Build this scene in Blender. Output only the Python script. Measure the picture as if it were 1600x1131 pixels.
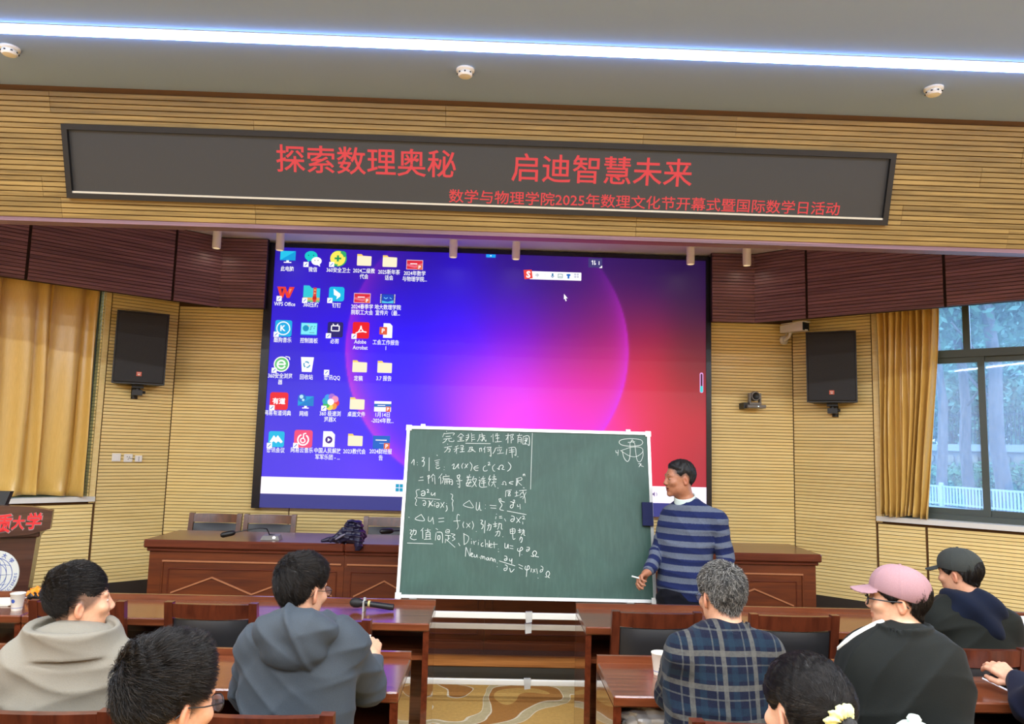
import bpy, math, random
import numpy as np
from math import sin, cos, pi, radians
from mathutils import Matrix, Vector

for _o in list(bpy.data.objects):
    bpy.data.objects.remove(_o, do_unlink=True)
SC = bpy.context.scene
COL = SC.collection
random.seed(7)
RNG = np.random.RandomState(11)

# ------------------------------------------------------------------ camera, world, light, exposure
FPX = 1170.0
CAMH = 1.72
_p, _y, _r = radians(6.351), radians(1.398), radians(1.482)
CF = np.array([sin(_y)*cos(_p), cos(_y)*cos(_p), sin(_p)])
_R0 = np.array([cos(_y), -sin(_y), 0.0])
_U0 = np.cross(_R0, CF)
CR = _R0*cos(_r) + _U0*sin(_r)
CU = -_R0*sin(_r) + _U0*cos(_r)
cam_d = bpy.data.cameras.new('camera')
cam_d.sensor_width = 36.0
cam_d.lens = FPX/1600*36
cam_d.clip_start = 0.05
cam_d.clip_end = 200
cam = bpy.data.objects.new('camera', cam_d)
COL.objects.link(cam)
cam.matrix_world = Matrix(((CR[0], CU[0], -CF[0], 0), (CR[1], CU[1], -CF[1], 0), (CR[2], CU[2], -CF[2], CAMH), (0, 0, 0, 1)))
SC.camera = cam

SC.view_settings.view_transform = 'Standard'
SC.view_settings.look = 'None'
SC.view_settings.gamma = 1.0
SC.view_settings.exposure = 0.0
SC.view_settings.use_curve_mapping = False
try:
    SC.cycles.max_bounces = 8
    SC.cycles.diffuse_bounces = 4
    SC.cycles.glossy_bounces = 4
    SC.cycles.transparent_max_bounces = 12
    SC.cycles.sample_clamp_indirect = 6.0
    SC.cycles.caustics_reflective = False
    SC.cycles.caustics_refractive = False
except Exception:
    pass

W = bpy.data.worlds.new('world')
SC.world = W
W.use_nodes = True
_bg = W.node_tree.nodes['Background']
_bg.inputs[0].default_value = (0.40, 0.63, 1.0, 1)      # overcast, bluish against the indoor white balance
_bg.inputs[1].default_value = 6.0

def area_light(name, loc, sx, sy, power, color, rot=(0, 0, 0)):
    l = bpy.data.lights.new(name, 'AREA')
    l.shape = 'RECTANGLE'; l.size = sx; l.size_y = sy; l.energy = power; l.color = color
    o = bpy.data.objects.new(name, l); COL.objects.link(o)
    o.location = loc; o.rotation_euler = rot
    return o
# ceiling strip lamps of the hall (the first one is in view, the rest hang behind the camera)
CEIL = 3.85
STRIP_Y = [3.81, 1.9, 0.0, -1.9, -3.8]
STRIP_COL = (0.97, 0.98, 1.0)
for _i, _yy in enumerate(STRIP_Y):
    area_light('strip_lamp_light', (0, _yy, CEIL-0.030), 12.0, 0.09, 320 if _i else 62, STRIP_COL)
# downlights over the stage
for _x, _yy in [(-2.73, 7.2), (-2.12, 7.2), (-0.43, 7.2), (0.19, 7.2), (1.92, 7.2), (2.48, 7.2)]:
    area_light('stage_downlight_light', (_x, _yy, 3.545), 0.06, 0.06, 0.3, (1.0, 0.85, 0.65))

# ------------------------------------------------------------------ helpers
def ray(px, py):
    return CF + CR*(px-800)/FPX - CU*(py-565.5)/FPX
ORG = np.array([0, 0, CAMH])
def at(px, py, Y):
    d = ray(px, py); return ORG + d*(Y/d[1])
def atZ(px, py, Z):
    d = ray(px, py); return ORG + d*((Z-CAMH)/d[2])
def atP(px, py, p0, n):
    d = ray(px, py); n = np.asarray(n, float); return ORG + d*(((np.asarray(p0, float)-ORG)@n)/(d@n))

def srgb(r, g, b, a=1.0):
    f = lambda c: (c/255/12.92) if c/255 <= 0.04045 else ((c/255+0.055)/1.055)**2.4
    return (f(r), f(g), f(b), a)

def tag(o, label=None, cat=None, group=None, kind=None):
    if label: o['label'] = label
    if cat: o['category'] = cat
    if group: o['group'] = group
    if kind: o['kind'] = kind
    return o
def empty(name, loc=(0, 0, 0), rz=0.0, label=None, cat=None, group=None, kind=None):
    o = bpy.data.objects.new(name, None); COL.objects.link(o)
    o.empty_display_size = 0.1
    o.location = loc; o.rotation_euler = (0, 0, rz)
    return tag(o, label, cat, group, kind)
def copy_tree(o, parent=None):
    c = o.copy(); COL.objects.link(c)
    c.parent = parent
    if parent is not None: c.matrix_parent_inverse = o.matrix_parent_inverse
    for ch in o.children: copy_tree(ch, c)
    return c

def frame(p0, p1):
    p0 = np.asarray(p0, float); p1 = np.asarray(p1, float)
    d = p1-p0; d = d/(np.linalg.norm(d)+1e-12)
    a = np.array([0, 0, 1.0]) if abs(d[2]) < 0.9 else np.array([1.0, 0, 0])
    u = np.cross(d, a); u /= np.linalg.norm(u); v = np.cross(d, u)
    return d, u, v

class MB:
    def __init__(s): s.v = []; s.f = []; s.m = []; s.mi = 0
    def add(s, vs, fs):
        b = len(s.v); s.v += [tuple(float(c) for c in p) for p in vs]
        for f in fs: s.f.append([b+i for i in f]); s.m.append(s.mi)
        return s
    def mat(s, i): s.mi = i; return s
    def box(s, x0, x1, y0, y1, z0, z1, rz=0, c=None):
        vs = [(x, y, z) for z in (z0, z1) for y in (y0, y1) for x in (x0, x1)]
        if rz:
            cx, cy = c if c else ((x0+x1)/2, (y0+y1)/2)
            vs = [(cx+(x-cx)*cos(rz)-(y-cy)*sin(rz), cy+(x-cx)*sin(rz)+(y-cy)*cos(rz), z) for x, y, z in vs]
        return s.add(vs, [(0, 2, 3, 1), (4, 5, 7, 6), (0, 1, 5, 4), (2, 6, 7, 3), (0, 4, 6, 2), (1, 3, 7, 5)])
    def hexa(s, b, t):      # bottom 4 corners, top 4 corners, both counter clockwise
        return s.add(list(b)+list(t), [(3, 2, 1, 0), (4, 5, 6, 7), (0, 1, 5, 4), (1, 2, 6, 5), (2, 3, 7, 6), (3, 0, 4, 7)])
    def bbox(s, x0, x1, y0, y1, z0, z1, r=0.006):   # box with chamfered vertical and horizontal edges
        vs = []; fs = []
        zs = [(z0, r), (z0+r, 0), (z1-r, 0), (z1, r)]
        for z, i in zs:
            a = i
            vs += [(x0+r+a*0, y0+a, z), (x1-r, y0+a, z), (x1-a, y0+r, z), (x1-a, y1-r, z), (x1-r, y1-a, z), (x0+r, y1-a, z), (x0+a, y1-r, z), (x0+a, y0+r, z)]
        fs.append(tuple(range(7, -1, -1))); fs.append(tuple(range(24, 32)))
        for k in range(3):
            for i in range(8):
                j = (i+1) % 8; fs.append((k*8+i, k*8+j, k*8+8+j, k*8+8+i))
        return s.add(vs, fs)
    def cyl(s, p0, p1, r0, r1=None, n=12, caps=True):
        r1 = r0 if r1 is None else r1
        d, u, v = frame(p0, p1); p0 = np.asarray(p0, float); p1 = np.asarray(p1, float)
        vs = []
        for p, r in ((p0, r0), (p1, r1)):
            for i in range(n):
                t = 2*pi*i/n; vs.append(p+(u*cos(t)+v*sin(t))*r)
        fs = [(i, n+i, n+(i+1) % n, (i+1) % n) for i in range(n)]
        if caps: fs += [tuple(range(n)), tuple(range(2*n-1, n-1, -1))]
        return s.add(vs, fs)
    def tube(s, pts, r, n=8):
        pts = [np.asarray(p, float) for p in pts]
        rs = r if hasattr(r, '__len__') else [r]*len(pts)
        vs = []; u = None
        for i, p in enumerate(pts):
            t = pts[min(i+1, len(pts)-1)]-pts[max(i-1, 0)]; t /= np.linalg.norm(t)+1e-12
            if u is None: _, u, _ = frame(p, p+t)
            u = u-t*(u@t); u /= np.linalg.norm(u)+1e-12; w = np.cross(t, u)
            for k in range(n):
                a = 2*pi*k/n; vs.append(p+(u*cos(a)+w*sin(a))*rs[i])
        fs = []
        for i in range(len(pts)-1):
            for k in range(n):
                l = (k+1) % n; fs.append((i*n+k, i*n+l, i*n+n+l, i*n+n+k))
        fs += [tuple(range(n-1, -1, -1)), tuple(range((len(pts)-1)*n, len(pts)*n))]
        return s.add(vs, fs)
    def lathe(s, prof, c=(0, 0, 0), n=24, axis='z'):
        vs = []
        for r, z in prof:
            for i in range(n):
                a = 2*pi*i/n
                p = (r*cos(a), r*sin(a), z) if axis == 'z' else (r*cos(a), z, r*sin(a))
                vs.append((c[0]+p[0], c[1]+p[1], c[2]+p[2]))
        fs = []
        for k in range(len(prof)-1):
            for i in range(n):
                j = (i+1) % n
                q = (k*n+i, k*n+j, k*n+n+j, k*n+n+i)
                fs.append(q if axis == 'z' else q[::-1])
        return s.add(vs, fs)
    def prism(s, poly, o, u, v, h):     # polygon in plane (u,v) from origin o, extruded by vector h
        o, u, v, h = [np.asarray(a, float) for a in (o, u, v, h)]
        n = len(poly)
        a = [o+u*x+v*y for x, y in poly]; b = [p+h for p in a]
        return s.add(a+b, [tuple(range(n-1, -1, -1)), tuple(range(n, 2*n))]+[(i, (i+1) % n, n+(i+1) % n, n+i) for i in range(n)])
    def build(s, name, mats, parent=None, smooth=False, kind=None, fix=False):
        me = bpy.data.meshes.new(name)
        me.from_pydata(s.v, [], s.f)
        mats = mats if isinstance(mats, (list, tuple)) else [mats]
        for m in mats: me.materials.append(m)
        if len(mats) > 1: me.polygons.foreach_set('material_index', s.m)
        if smooth:
            me.polygons.foreach_set('use_smooth', [True]*len(me.polygons))
            me.set_sharp_from_angle(angle=radians(38))
        me.update()
        if fix:
            import bmesh
            b = bmesh.new(); b.from_mesh(me); bmesh.ops.recalc_face_normals(b, faces=b.faces); b.to_mesh(me); b.free()
        o = bpy.data.objects.new(name, me); COL.objects.link(o)
        if parent is not None: o.parent = parent
        if kind: o['kind'] = kind
        return o

# ------------------------------------------------------------------ materials
class NT:
    def __init__(s, name):
        s.m = bpy.data.materials.new(name); s.m.use_nodes = True
        s.t = s.m.node_tree; s.b = s.t.nodes['Principled BSDF']
    def n(s, typ, **kw):
        nd = s.t.nodes.new(typ)
        for k, v in kw.items():
            if k.startswith('i_'):
                key = k[2:]; key = int(key) if key.isdigit() else key.replace('_', ' ')
                nd.inputs[key].default_value = v
            else: setattr(nd, k, v)
        return nd
    def l(s, a, b): s.t.links.new(a, b)
    def set(s, **kw):
        for k, v in kw.items(): s.b.inputs[k.replace('_', ' ')].default_value = v
        return s
    def coord(s, kind='Object', scale=(1, 1, 1), rot=(0, 0, 0)):
        tc = s.n('ShaderNodeTexCoord'); mp = s.n('ShaderNodeMapping')
        mp.inputs['Scale'].default_value = scale; mp.inputs['Rotation'].default_value = rot
        s.l(tc.outputs[kind], mp.inputs['Vector']); return mp.outputs[0]
    def noise(s, vec, scale=5, detail=4, rough=0.5, dist=0.0):
        nd = s.n('ShaderNodeTexNoise'); nd.inputs['Scale'].default_value = scale
        nd.inputs['Detail'].default_value = detail; nd.inputs['Roughness'].default_value = rough
        nd.inputs['Distortion'].default_value = dist
        if vec is not None: s.l(vec, nd.inputs['Vector'])
        return nd.outputs['Fac']
    def ramp(s, fac, stops, interp='LINEAR'):
        nd = s.n('ShaderNodeValToRGB'); cr = nd.color_ramp; cr.interpolation = interp
        while len(cr.elements) < len(stops): cr.elements.new(0.5)
        for e, (p, c) in zip(cr.elements, stops): e.position = p; e.color = c
        s.l(fac, nd.inputs[0]); return nd.outputs[0]
    def mix(s, fac, a, b, mode='MIX'):
        nd = s.n('ShaderNodeMix', data_type='RGBA', blend_type=mode)
        if isinstance(fac, (int, float)): nd.inputs[0].default_value = fac
        else: s.l(fac, nd.inputs[0])
        for x, i in ((a, 6), (b, 7)):
            if isinstance(x, tuple): nd.inputs[i].default_value = x
            else: s.l(x, nd.inputs[i])
        return nd.outputs[2]
    def math(s, op, a, b=None, c=None):
        nd = s.n('ShaderNodeMath', operation=op)
        for i, x in enumerate((a, b, c)):
            if x is None: continue
            if isinstance(x, (int, float)): nd.inputs[i].default_value = x
            else: s.l(x, nd.inputs[i])
        return nd.outputs[0]
    def bump(s, h, strength=0.3, dist=0.002):
        nd = s.n('ShaderNodeBump'); nd.inputs['Strength'].default_value = strength
        nd.inputs['Distance'].default_value = dist; s.l(h, nd.inputs['Height']); s.l(nd.outputs[0], s.b.inputs['Normal'])
    def color(s, c): s.l(c, s.b.inputs['Base Color'])

def plain(name, col, rough=0.6, metal=0.0, spec=0.5, coat=0.0, var=0.06, scale=12):
    t = NT(name); t.set(Roughness=rough, Metallic=metal); t.b.inputs['Specular IOR Level'].default_value = spec
    t.b.inputs['Coat Weight'].default_value = coat
    f = t.noise(t.coord(), scale, 3)
    c0 = tuple(max(0, x*(1-var)) for x in col[:3])+(1,); c1 = tuple(min(1, x*(1+var)) for x in col[:3])+(1,)
    t.color(t.mix(f, c0, c1)); return t.m
def emit(name, col, strength=1.0):
    t = NT(name); t.b.inputs['Base Color'].default_value = (0.01, 0.01, 0.01, 1)
    t.b.inputs['Emission Color'].default_value = col; t.b.inputs['Emission Strength'].default_value = strength
    t.b.inputs['Roughness'].default_value = 0.6
    return t.m
def wood(name, dark, light, rough=0.4, coat=0.0, grain=(1.2, 30, 60), per_object=0.15, coatr=0.06, spec=0.5, axis='x', bump=0.15):
    t = NT(name); t.set(Roughness=rough); t.b.inputs['Coat Weight'].default_value = coat
    t.b.inputs['Coat Roughness'].default_value = coatr; t.b.inputs['Specular IOR Level'].default_value = spec
    sc = grain if axis == 'x' else ((grain[1], grain[2], grain[0]) if axis == 'z' else (grain[1], grain[0], grain[2]))
    oi = t.n('ShaderNodeObjectInfo')
    vec = t.coord(scale=sc)
    ad = t.n('ShaderNodeVectorMath', operation='ADD'); t.l(vec, ad.inputs[0])
    cb = t.n('ShaderNodeCombineXYZ'); rnd = t.math('MULTIPLY', oi.outputs['Random'], 57.0)
    t.l(rnd, cb.inputs[0]); t.l(rnd, cb.inputs[1]); t.l(cb.outputs[0], ad.inputs[1])
    f = t.noise(ad.outputs[0], 1.0, 6, 0.6, 0.6)
    c = t.ramp(f, [(0.28, dark), (0.72, light)])
    if per_object:
        v = t.math('MULTIPLY_ADD', oi.outputs['Random'], 2*per_object, 1-per_object)
        c = t.mix(1.0, c, (1, 1, 1, 1), 'MULTIPLY')
        hs = t.n('ShaderNodeHueSaturation'); t.l(v, hs.inputs['Value']); t.l(c, hs.inputs['Color']); c = hs.outputs[0]
    t.color(c); t.bump(f, bump, 0.0006); return t.m

M = {}
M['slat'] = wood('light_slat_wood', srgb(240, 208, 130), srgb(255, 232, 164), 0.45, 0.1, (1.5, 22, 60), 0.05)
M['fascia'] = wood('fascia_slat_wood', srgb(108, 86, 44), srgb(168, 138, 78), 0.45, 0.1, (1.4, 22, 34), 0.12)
M['groove'] = plain('brown_groove_board', srgb(92, 62, 30), 0.9)  # the board's own dark brown, in the grooves and the backing
M['valance'] = wood('dark_valance_wood', srgb(80, 50, 58), srgb(150, 108, 114), 0.45, 0.0, (0.9, 25, 38), 0.06)
M['valgroove'] = plain('dark_groove_board', srgb(40, 22, 18), 0.9)
M['maroon'] = wood('maroon_desk_wood', srgb(84, 38, 20), srgb(132, 72, 42), 0.24, 0.7, (2.2, 30, 30), 0.05, 0.13, bump=0.03)
M['rost'] = wood('rostrum_wood', srgb(78, 31, 6), srgb(114, 52, 12), 0.45, 0.0, (2.0, 30, 26), 0.04, 0.12)
M['rost_dark'] = wood('rostrum_nosing_wood', srgb(74, 30, 18), srgb(112, 54, 34), 0.3, 0.4, (2.0, 30, 30), 0.0, 0.1)
M['shine'] = wood('polished_side_veneer', srgb(70, 30, 18), srgb(112, 52, 30), 0.12, 1.0, (30, 2.0, 30), 0.0, 0.02)
M['chairwood'] = wood('chair_walnut', srgb(58, 24, 14), srgb(102, 48, 28), 0.28, 0.5, (26, 26, 2.5), 0.08, 0.1)
M['leather'] = NT('black_leather')
_t = M['leather']; _t.set(Roughness=0.42); _t.b.inputs['Base Color'].default_value = srgb(34, 34, 36)
_t.bump(_t.noise(_t.coord(), 240, 3), 0.25, 0.0006); M['leather'] = _t.m
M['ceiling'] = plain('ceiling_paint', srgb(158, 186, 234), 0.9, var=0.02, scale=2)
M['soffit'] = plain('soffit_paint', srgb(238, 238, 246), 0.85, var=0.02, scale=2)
M['white'] = plain('white_paint', srgb(228, 226, 216), 0.5, var=0.02)
M['whiteplastic'] = plain('white_plastic', srgb(246, 244, 236), 0.4, var=0.02)
M['alu'] = plain('brushed_aluminium', srgb(205, 208, 205), 0.35, 0.6, var=0.04, scale=60)
M['black'] = plain('black_plastic', srgb(9, 9, 10), 0.45, var=0.1)
M['grille'] = NT('speaker_grille')
_t = M['grille']; _t.set(Roughness=0.6)
_v = _t.n('ShaderNodeTexVoronoi'); _v.inputs['Scale'].default_value = 160; _t.l(_t.coord(), _v.inputs['Vector'])
_t.color(_t.ramp(_v.outputs['Distance'], [(0.2, srgb(5, 5, 5)), (0.5, srgb(22, 21, 20))])); _t.bump(_v.outputs['Distance'], 0.4, 0.001); M['grille'] = _t.m
M['stage'] = wood('stage_floor_wood', srgb(52, 26, 20), srgb(82, 42, 30), 0.2, 0.8, (2, 20, 20), 0.0, 0.05)
M['riserwood'] = wood('riser_wood', srgb(140, 84, 40), srgb(186, 124, 66), 0.3, 0.4, (2, 30, 60), 0.0)
M['riserblack'] = plain('riser_black', srgb(66, 64, 58), 0.5)
M['skirt'] = plain('dark_skirting', srgb(58, 48, 38), 0.5)
M['wallplain'] = plain('hall_wall_paint', srgb(214, 190, 150), 0.8, var=0.03, scale=3)
# carpet with a curling cloud pattern
_t = NT('patterned_carpet'); _t.set(Roughness=0.95)
_vec = _t.coord(scale=(1, 1, 1))
_a = _t.noise(_vec, 1.5, 1.5, 0.4, 0.7)
_g, _bn, _lt, _cr = srgb(222, 176, 92), srgb(186, 128, 56), srgb(214, 196, 146), srgb(250, 236, 200)
_c = _t.ramp(_a, [(0.0, _bn), (0.33, _bn), (0.334, _cr), (0.341, _g), (0.55, _g), (0.554, _cr), (0.561, _lt), (0.62, _lt), (0.624, _cr), (0.631, _bn), (0.68, _bn), (0.69, _g)], 'CONSTANT')
_f = _t.noise(_t.coord(), 260, 2)
_f2 = _t.noise(_t.coord(), 40, 3)
_c = _t.mix(0.45, _c, _t.ramp(_f, [(0.3, srgb(150, 150, 150)), (0.7, srgb(255, 255, 255))]), 'MULTIPLY')
_c = _t.mix(0.25, _c, _t.ramp(_f2, [(0.3, srgb(170, 160, 140)), (0.7, srgb(255, 255, 255))]), 'MULTIPLY')
_t.color(_c); _t.bump(_f, 0.5, 0.004); M['carpet'] = _t.m
# ------------------------------------------------------------------ the room
PITCH, SLAT = 0.032, 0.0272
_bm = {}
def board_mesh(L, k, mat, gmat, t=0.018, depth=0.012):
    key = (round(L, 3), k, mat.name)
    if key in _bm: return _bm[key]
    prof = []
    for i in range(k):
        z = i*PITCH
        prof += [(-t+depth, z), (-t+0.0015, z), (-t, z+0.0015), (-t, z+SLAT-0.0015), (-t+0.0015, z+SLAT), (-t+depth, z+SLAT)]
    prof.append((-t+depth, k*PITCH))
    vs = [(0, y, z) for y, z in prof]+[(L, y, z) for y, z in prof]
    n = len(prof); fs = []; mi = []
    for i in range(n-1):
        fs.append((i, n+i, n+i+1, i+1)); mi.append(1 if i % 6 in (5,) else 0)
    # back and ends
    vs += [(0, 0, 0), (0, 0, k*PITCH), (L, 0, 0), (L, 0, k*PITCH)]
    b = 2*n
    fs += [(b, 0)+tuple(range(1, n))+(b+1,), tuple([b+2, b+3]+list(range(2*n-1, n-1, -1)))]; mi += [0, 0]
    me = bpy.data.meshes.new('board'); me.from_pydata(vs, [], fs)
    me.materials.append(mat); me.materials.append(gmat)
    me.polygons.foreach_set('material_index', mi); me.update()
    _bm[key] = me
    return me
def place_board(name, parent, L, k, mat, gmat, mw):
    o = bpy.data.objects.new(name, board_mesh(L, k, mat, gmat)); COL.objects.link(o)
    o.parent = parent; o.matrix_world = mw
    return o
def board_field(parent, o, d, L, z0, z1, mat, gmat, name='slat_board'):
    """rows of grooved boards, o = xy start, d = unit direction left to right seen from the room"""
    rz = math.atan2(d[1], d[0]); z = z0
    while z < z1-PITCH*0.5:
        k = int(min(4, round((z1-z)/PITCH)))
        if k < 1: break
        place_board(name, parent, L, k, mat, gmat, Matrix.Translation((o[0], o[1], z)) @ Matrix.Rotation(rz, 4, 'Z'))
        z += k*PITCH

fl = MB().box(-6.5, 6.5, -6.2, 8.0, -0.15, 0.0).build('floor', M['carpet'], kind='structure')
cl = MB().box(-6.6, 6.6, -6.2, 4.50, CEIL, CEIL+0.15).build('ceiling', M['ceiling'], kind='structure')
ST = 0.16      # stage height
stg = MB().hexa([(-5.0, 5.80, 0), (5.0, 5.80, 0), (5.0, 7.75, 0), (-5.0, 7.75, 0)], [(-5.0, 5.80, ST), (5.0, 5.80, ST), (5.0, 7.75, ST), (-5.0, 7.75, ST)]).build('stage_floor', M['stage'], kind='structure')
MB().bbox(-5.0, 5.0, 5.765, 5.80, 0.085, ST+0.004, 0.004).build('riser_board', M['riserwood'], stg)
MB().box(-5.0, 5.0, 5.78, 5.80, 0.0, 0.085).build('riser_plinth', M['riserblack'], stg)

BY = 7.6
CL, CRX = -3.21, 3.08
wb = MB().box(-3.6, 3.5, BY, BY+0.15, 0, 3.9).build('wall_back', M['groove'], kind='structure')
_sx = at(453, 800, BY)[0]
board_field(wb, (CL+0.012, BY), (1, 0), _sx-0.012-CL-0.012, ST, 3.04, M['slat'], M['groove'])
board_field(wb, (_sx, BY), (1, 0), 0.0-_sx-0.012, ST, 1.06, M['slat'], M['groove'])
board_field(wb, (0.0, BY), (1, 0), 1.95-0.012, ST, 1.06, M['slat'], M['groove'])
board_field(wb, (1.95, BY), (1, 0), CRX-0.012-1.95, ST, 3.04, M['slat'], M['groove'])

ANG = radians(41)
SD = {'left': np.array([-cos(ANG), -sin(ANG), 0]), 'right': np.array([cos(ANG), -sin(ANG), 0])}
SN = {'left': np.array([sin(ANG), -cos(ANG), 0]), 'right': np.array([-sin(ANG), -cos(ANG), 0])}
SC0 = {'left': np.array([CL, BY, 0]), 'right': np.array([CRX, BY, 0])}
def wp(side, s, z, off=0.0):      # s metres out from the corner, off metres into the room
    return SC0[side]+SD[side]*s+SN[side]*off+np.array([0, 0, z])
def wpx(side, px, py, off=0.0):   # which (s, z) of the side wall lies behind a spot of the view
    p = atP(px, py, SC0[side]+SN[side]*off, SN[side])
    return float((p-SC0[side])@SD[side]), float(p[2])
SLEN = (BY-4.74)/sin(ANG)
WIN0 = {'left': (wpx('left', 160, 500)[0]+wpx('left', 141, 760)[0])/2, 'right': 0.82}
WIN1 = 3.5
SILLZ, HEADZ = 1.15, 3.16
def sidebox(mb, side, s0, s1, z0, z1, o0, o1):
    a = [wp(side, s0, z0, o0), wp(side, s1, z0, o0), wp(side, s1, z0, o1), wp(side, s0, z0, o1)]
    b = [p+np.array([0, 0, z1-z0]) for p in a]
    if side == 'right': a = a[::-1]; b = b[::-1]
    return mb.hexa(a, b)
for side in ('left', 'right'):
    w0 = WIN0[side]
    mb = MB()
    sidebox(mb, side, 0, w0, 0, 3.9, -0.24, 0); sidebox(mb, side, WIN1, SLEN+0.2, 0, 3.9, -0.24, 0)
    sidebox(mb, side, w0, WIN1, 0, SILLZ-0.05, -0.24, 0); sidebox(mb, side, w0, WIN1, HEADZ, 3.9, -0.24, 0)
    wl = mb.build('wall_'+side, M['groove'], kind='structure', fix=True)
    def bf(s0, s1, z0, z1, mat=M['slat'], off=0.0):
        g = 0.011
        if side == 'left': o, d = wp(side, s1-g, 0, off), -SD[side]
        else: o, d = wp(side, s0+g, 0, off), SD[side]
        board_field(wl, o, d, s1-s0-2*g, z0, z1, mat, M['groove'])
    seam = 1.137 if side == 'left' else 1.185
    bf(0, w0-0.05, 0.345, 3.13); bf(WIN1+0.05, SLEN, 0.345, 3.13)
    _z1 = SILLZ-0.06
    bf(w0-0.05, seam, 0.345, _z1); bf(seam, seam+1.2, 0.345, _z1); bf(seam+1.2, WIN1+0.05, 0.345, _z1)
    # slatted reveal of the window jamb nearest the corner
    jm = MB()
    for z in np.arange(SILLZ, HEADZ, PITCH): sidebox(jm, side, w0-0.004, w0+0.012, z, z+SLAT, -0.13, 0.0)
    jm.build('window_reveal', M['slat'], wl, kind='stuff', fix=True)
    tr = MB(); sidebox(tr, side, w0-0.05, w0-0.002, SILLZ-0.06, HEADZ, 0, 0.024); sidebox(tr, side, WIN1+0.002, WIN1+0.05, SILLZ-0.06, HEADZ, 0, 0.024)
    tr.build('window_trim', M['slat'], wl, fix=True)
    # skirting
    sk = MB(); sidebox(sk, side, 0.0, SLEN, 0.0, 0.343, 0, 0.022)
    sk.build('baseboard_'+side, M['skirt'], kind='structure', fix=True)
    # stone sill
    sl = MB(); sidebox(sl, side, w0-0.045, WIN1+0.05, SILLZ-0.045, SILLZ, -0.13, 0.06)
    sl.build('window_sill', M['white'], wl, fix=True)
MB().box(CL, CRX, BY-0.04, BY-0.019, ST, ST+0.09).build('baseboard_back', M['skirt'], kind='structure')

# hall behind the camera
MB().box(-6.5, -6.38, -6.2, 4.80, 0, CEIL).build('wall_hall_left', M['wallplain'], kind='structure')
MB().box(6.25, 6.4, -6.2, 4.80, 0, CEIL).build('wall_hall_right', M['wallplain'], kind='structure')
MB().box(-6.5, 6.4, -6.3, -6.1, 0, CEIL).build('wall_hall_rear', M['wallplain'], kind='structure')

# windows
M['winframe'] = plain('grey_green_window_frame', srgb(74, 82, 78), 0.45, 0.3, var=0.04)
_t = NT('window_glass'); _t.set(Roughness=0.0, IOR=1.45); _t.b.inputs['Transmission Weight'].default_value = 1.0
_t.b.inputs['Base Color'].default_value = (0.93, 0.97, 1, 1)
# thin architectural glass: transparent + a little mirror
_tr = _t.n('ShaderNodeBsdfTransparent'); _tr.inputs[0].default_value = (0.86, 0.92, 1.0, 1)
_gl = _t.n('ShaderNodeBsdfGlossy'); _gl.inputs['Roughness'].default_value = 0.02
_fr = _t.n('ShaderNodeFresnel'); _fr.inputs[0].default_value = 1.5
_mx = _t.n('ShaderNodeMixShader'); _t.l(_fr.outputs[0], _mx.inputs[0]); _t.l(_tr.outputs[0], _mx.inputs[1]); _t.l(_gl.outputs[0], _mx.inputs[2])
_ts = _t.n('ShaderNodeBsdfTranslucent'); _ts.inputs[0].default_value = (0.80, 0.88, 1.0, 1)     # milky bluish veil that puts haze over the view outside
_m2 = _t.n('ShaderNodeMixShader'); _m2.inputs[0].default_value = 0.10; _t.l(_mx.outputs[0], _m2.inputs[1]); _t.l(_ts.outputs[0], _m2.inputs[2])
_t.l(_m2.outputs[0], _t.t.nodes['Material Output'].inputs[0]); M['glass'] = _t.m
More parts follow.
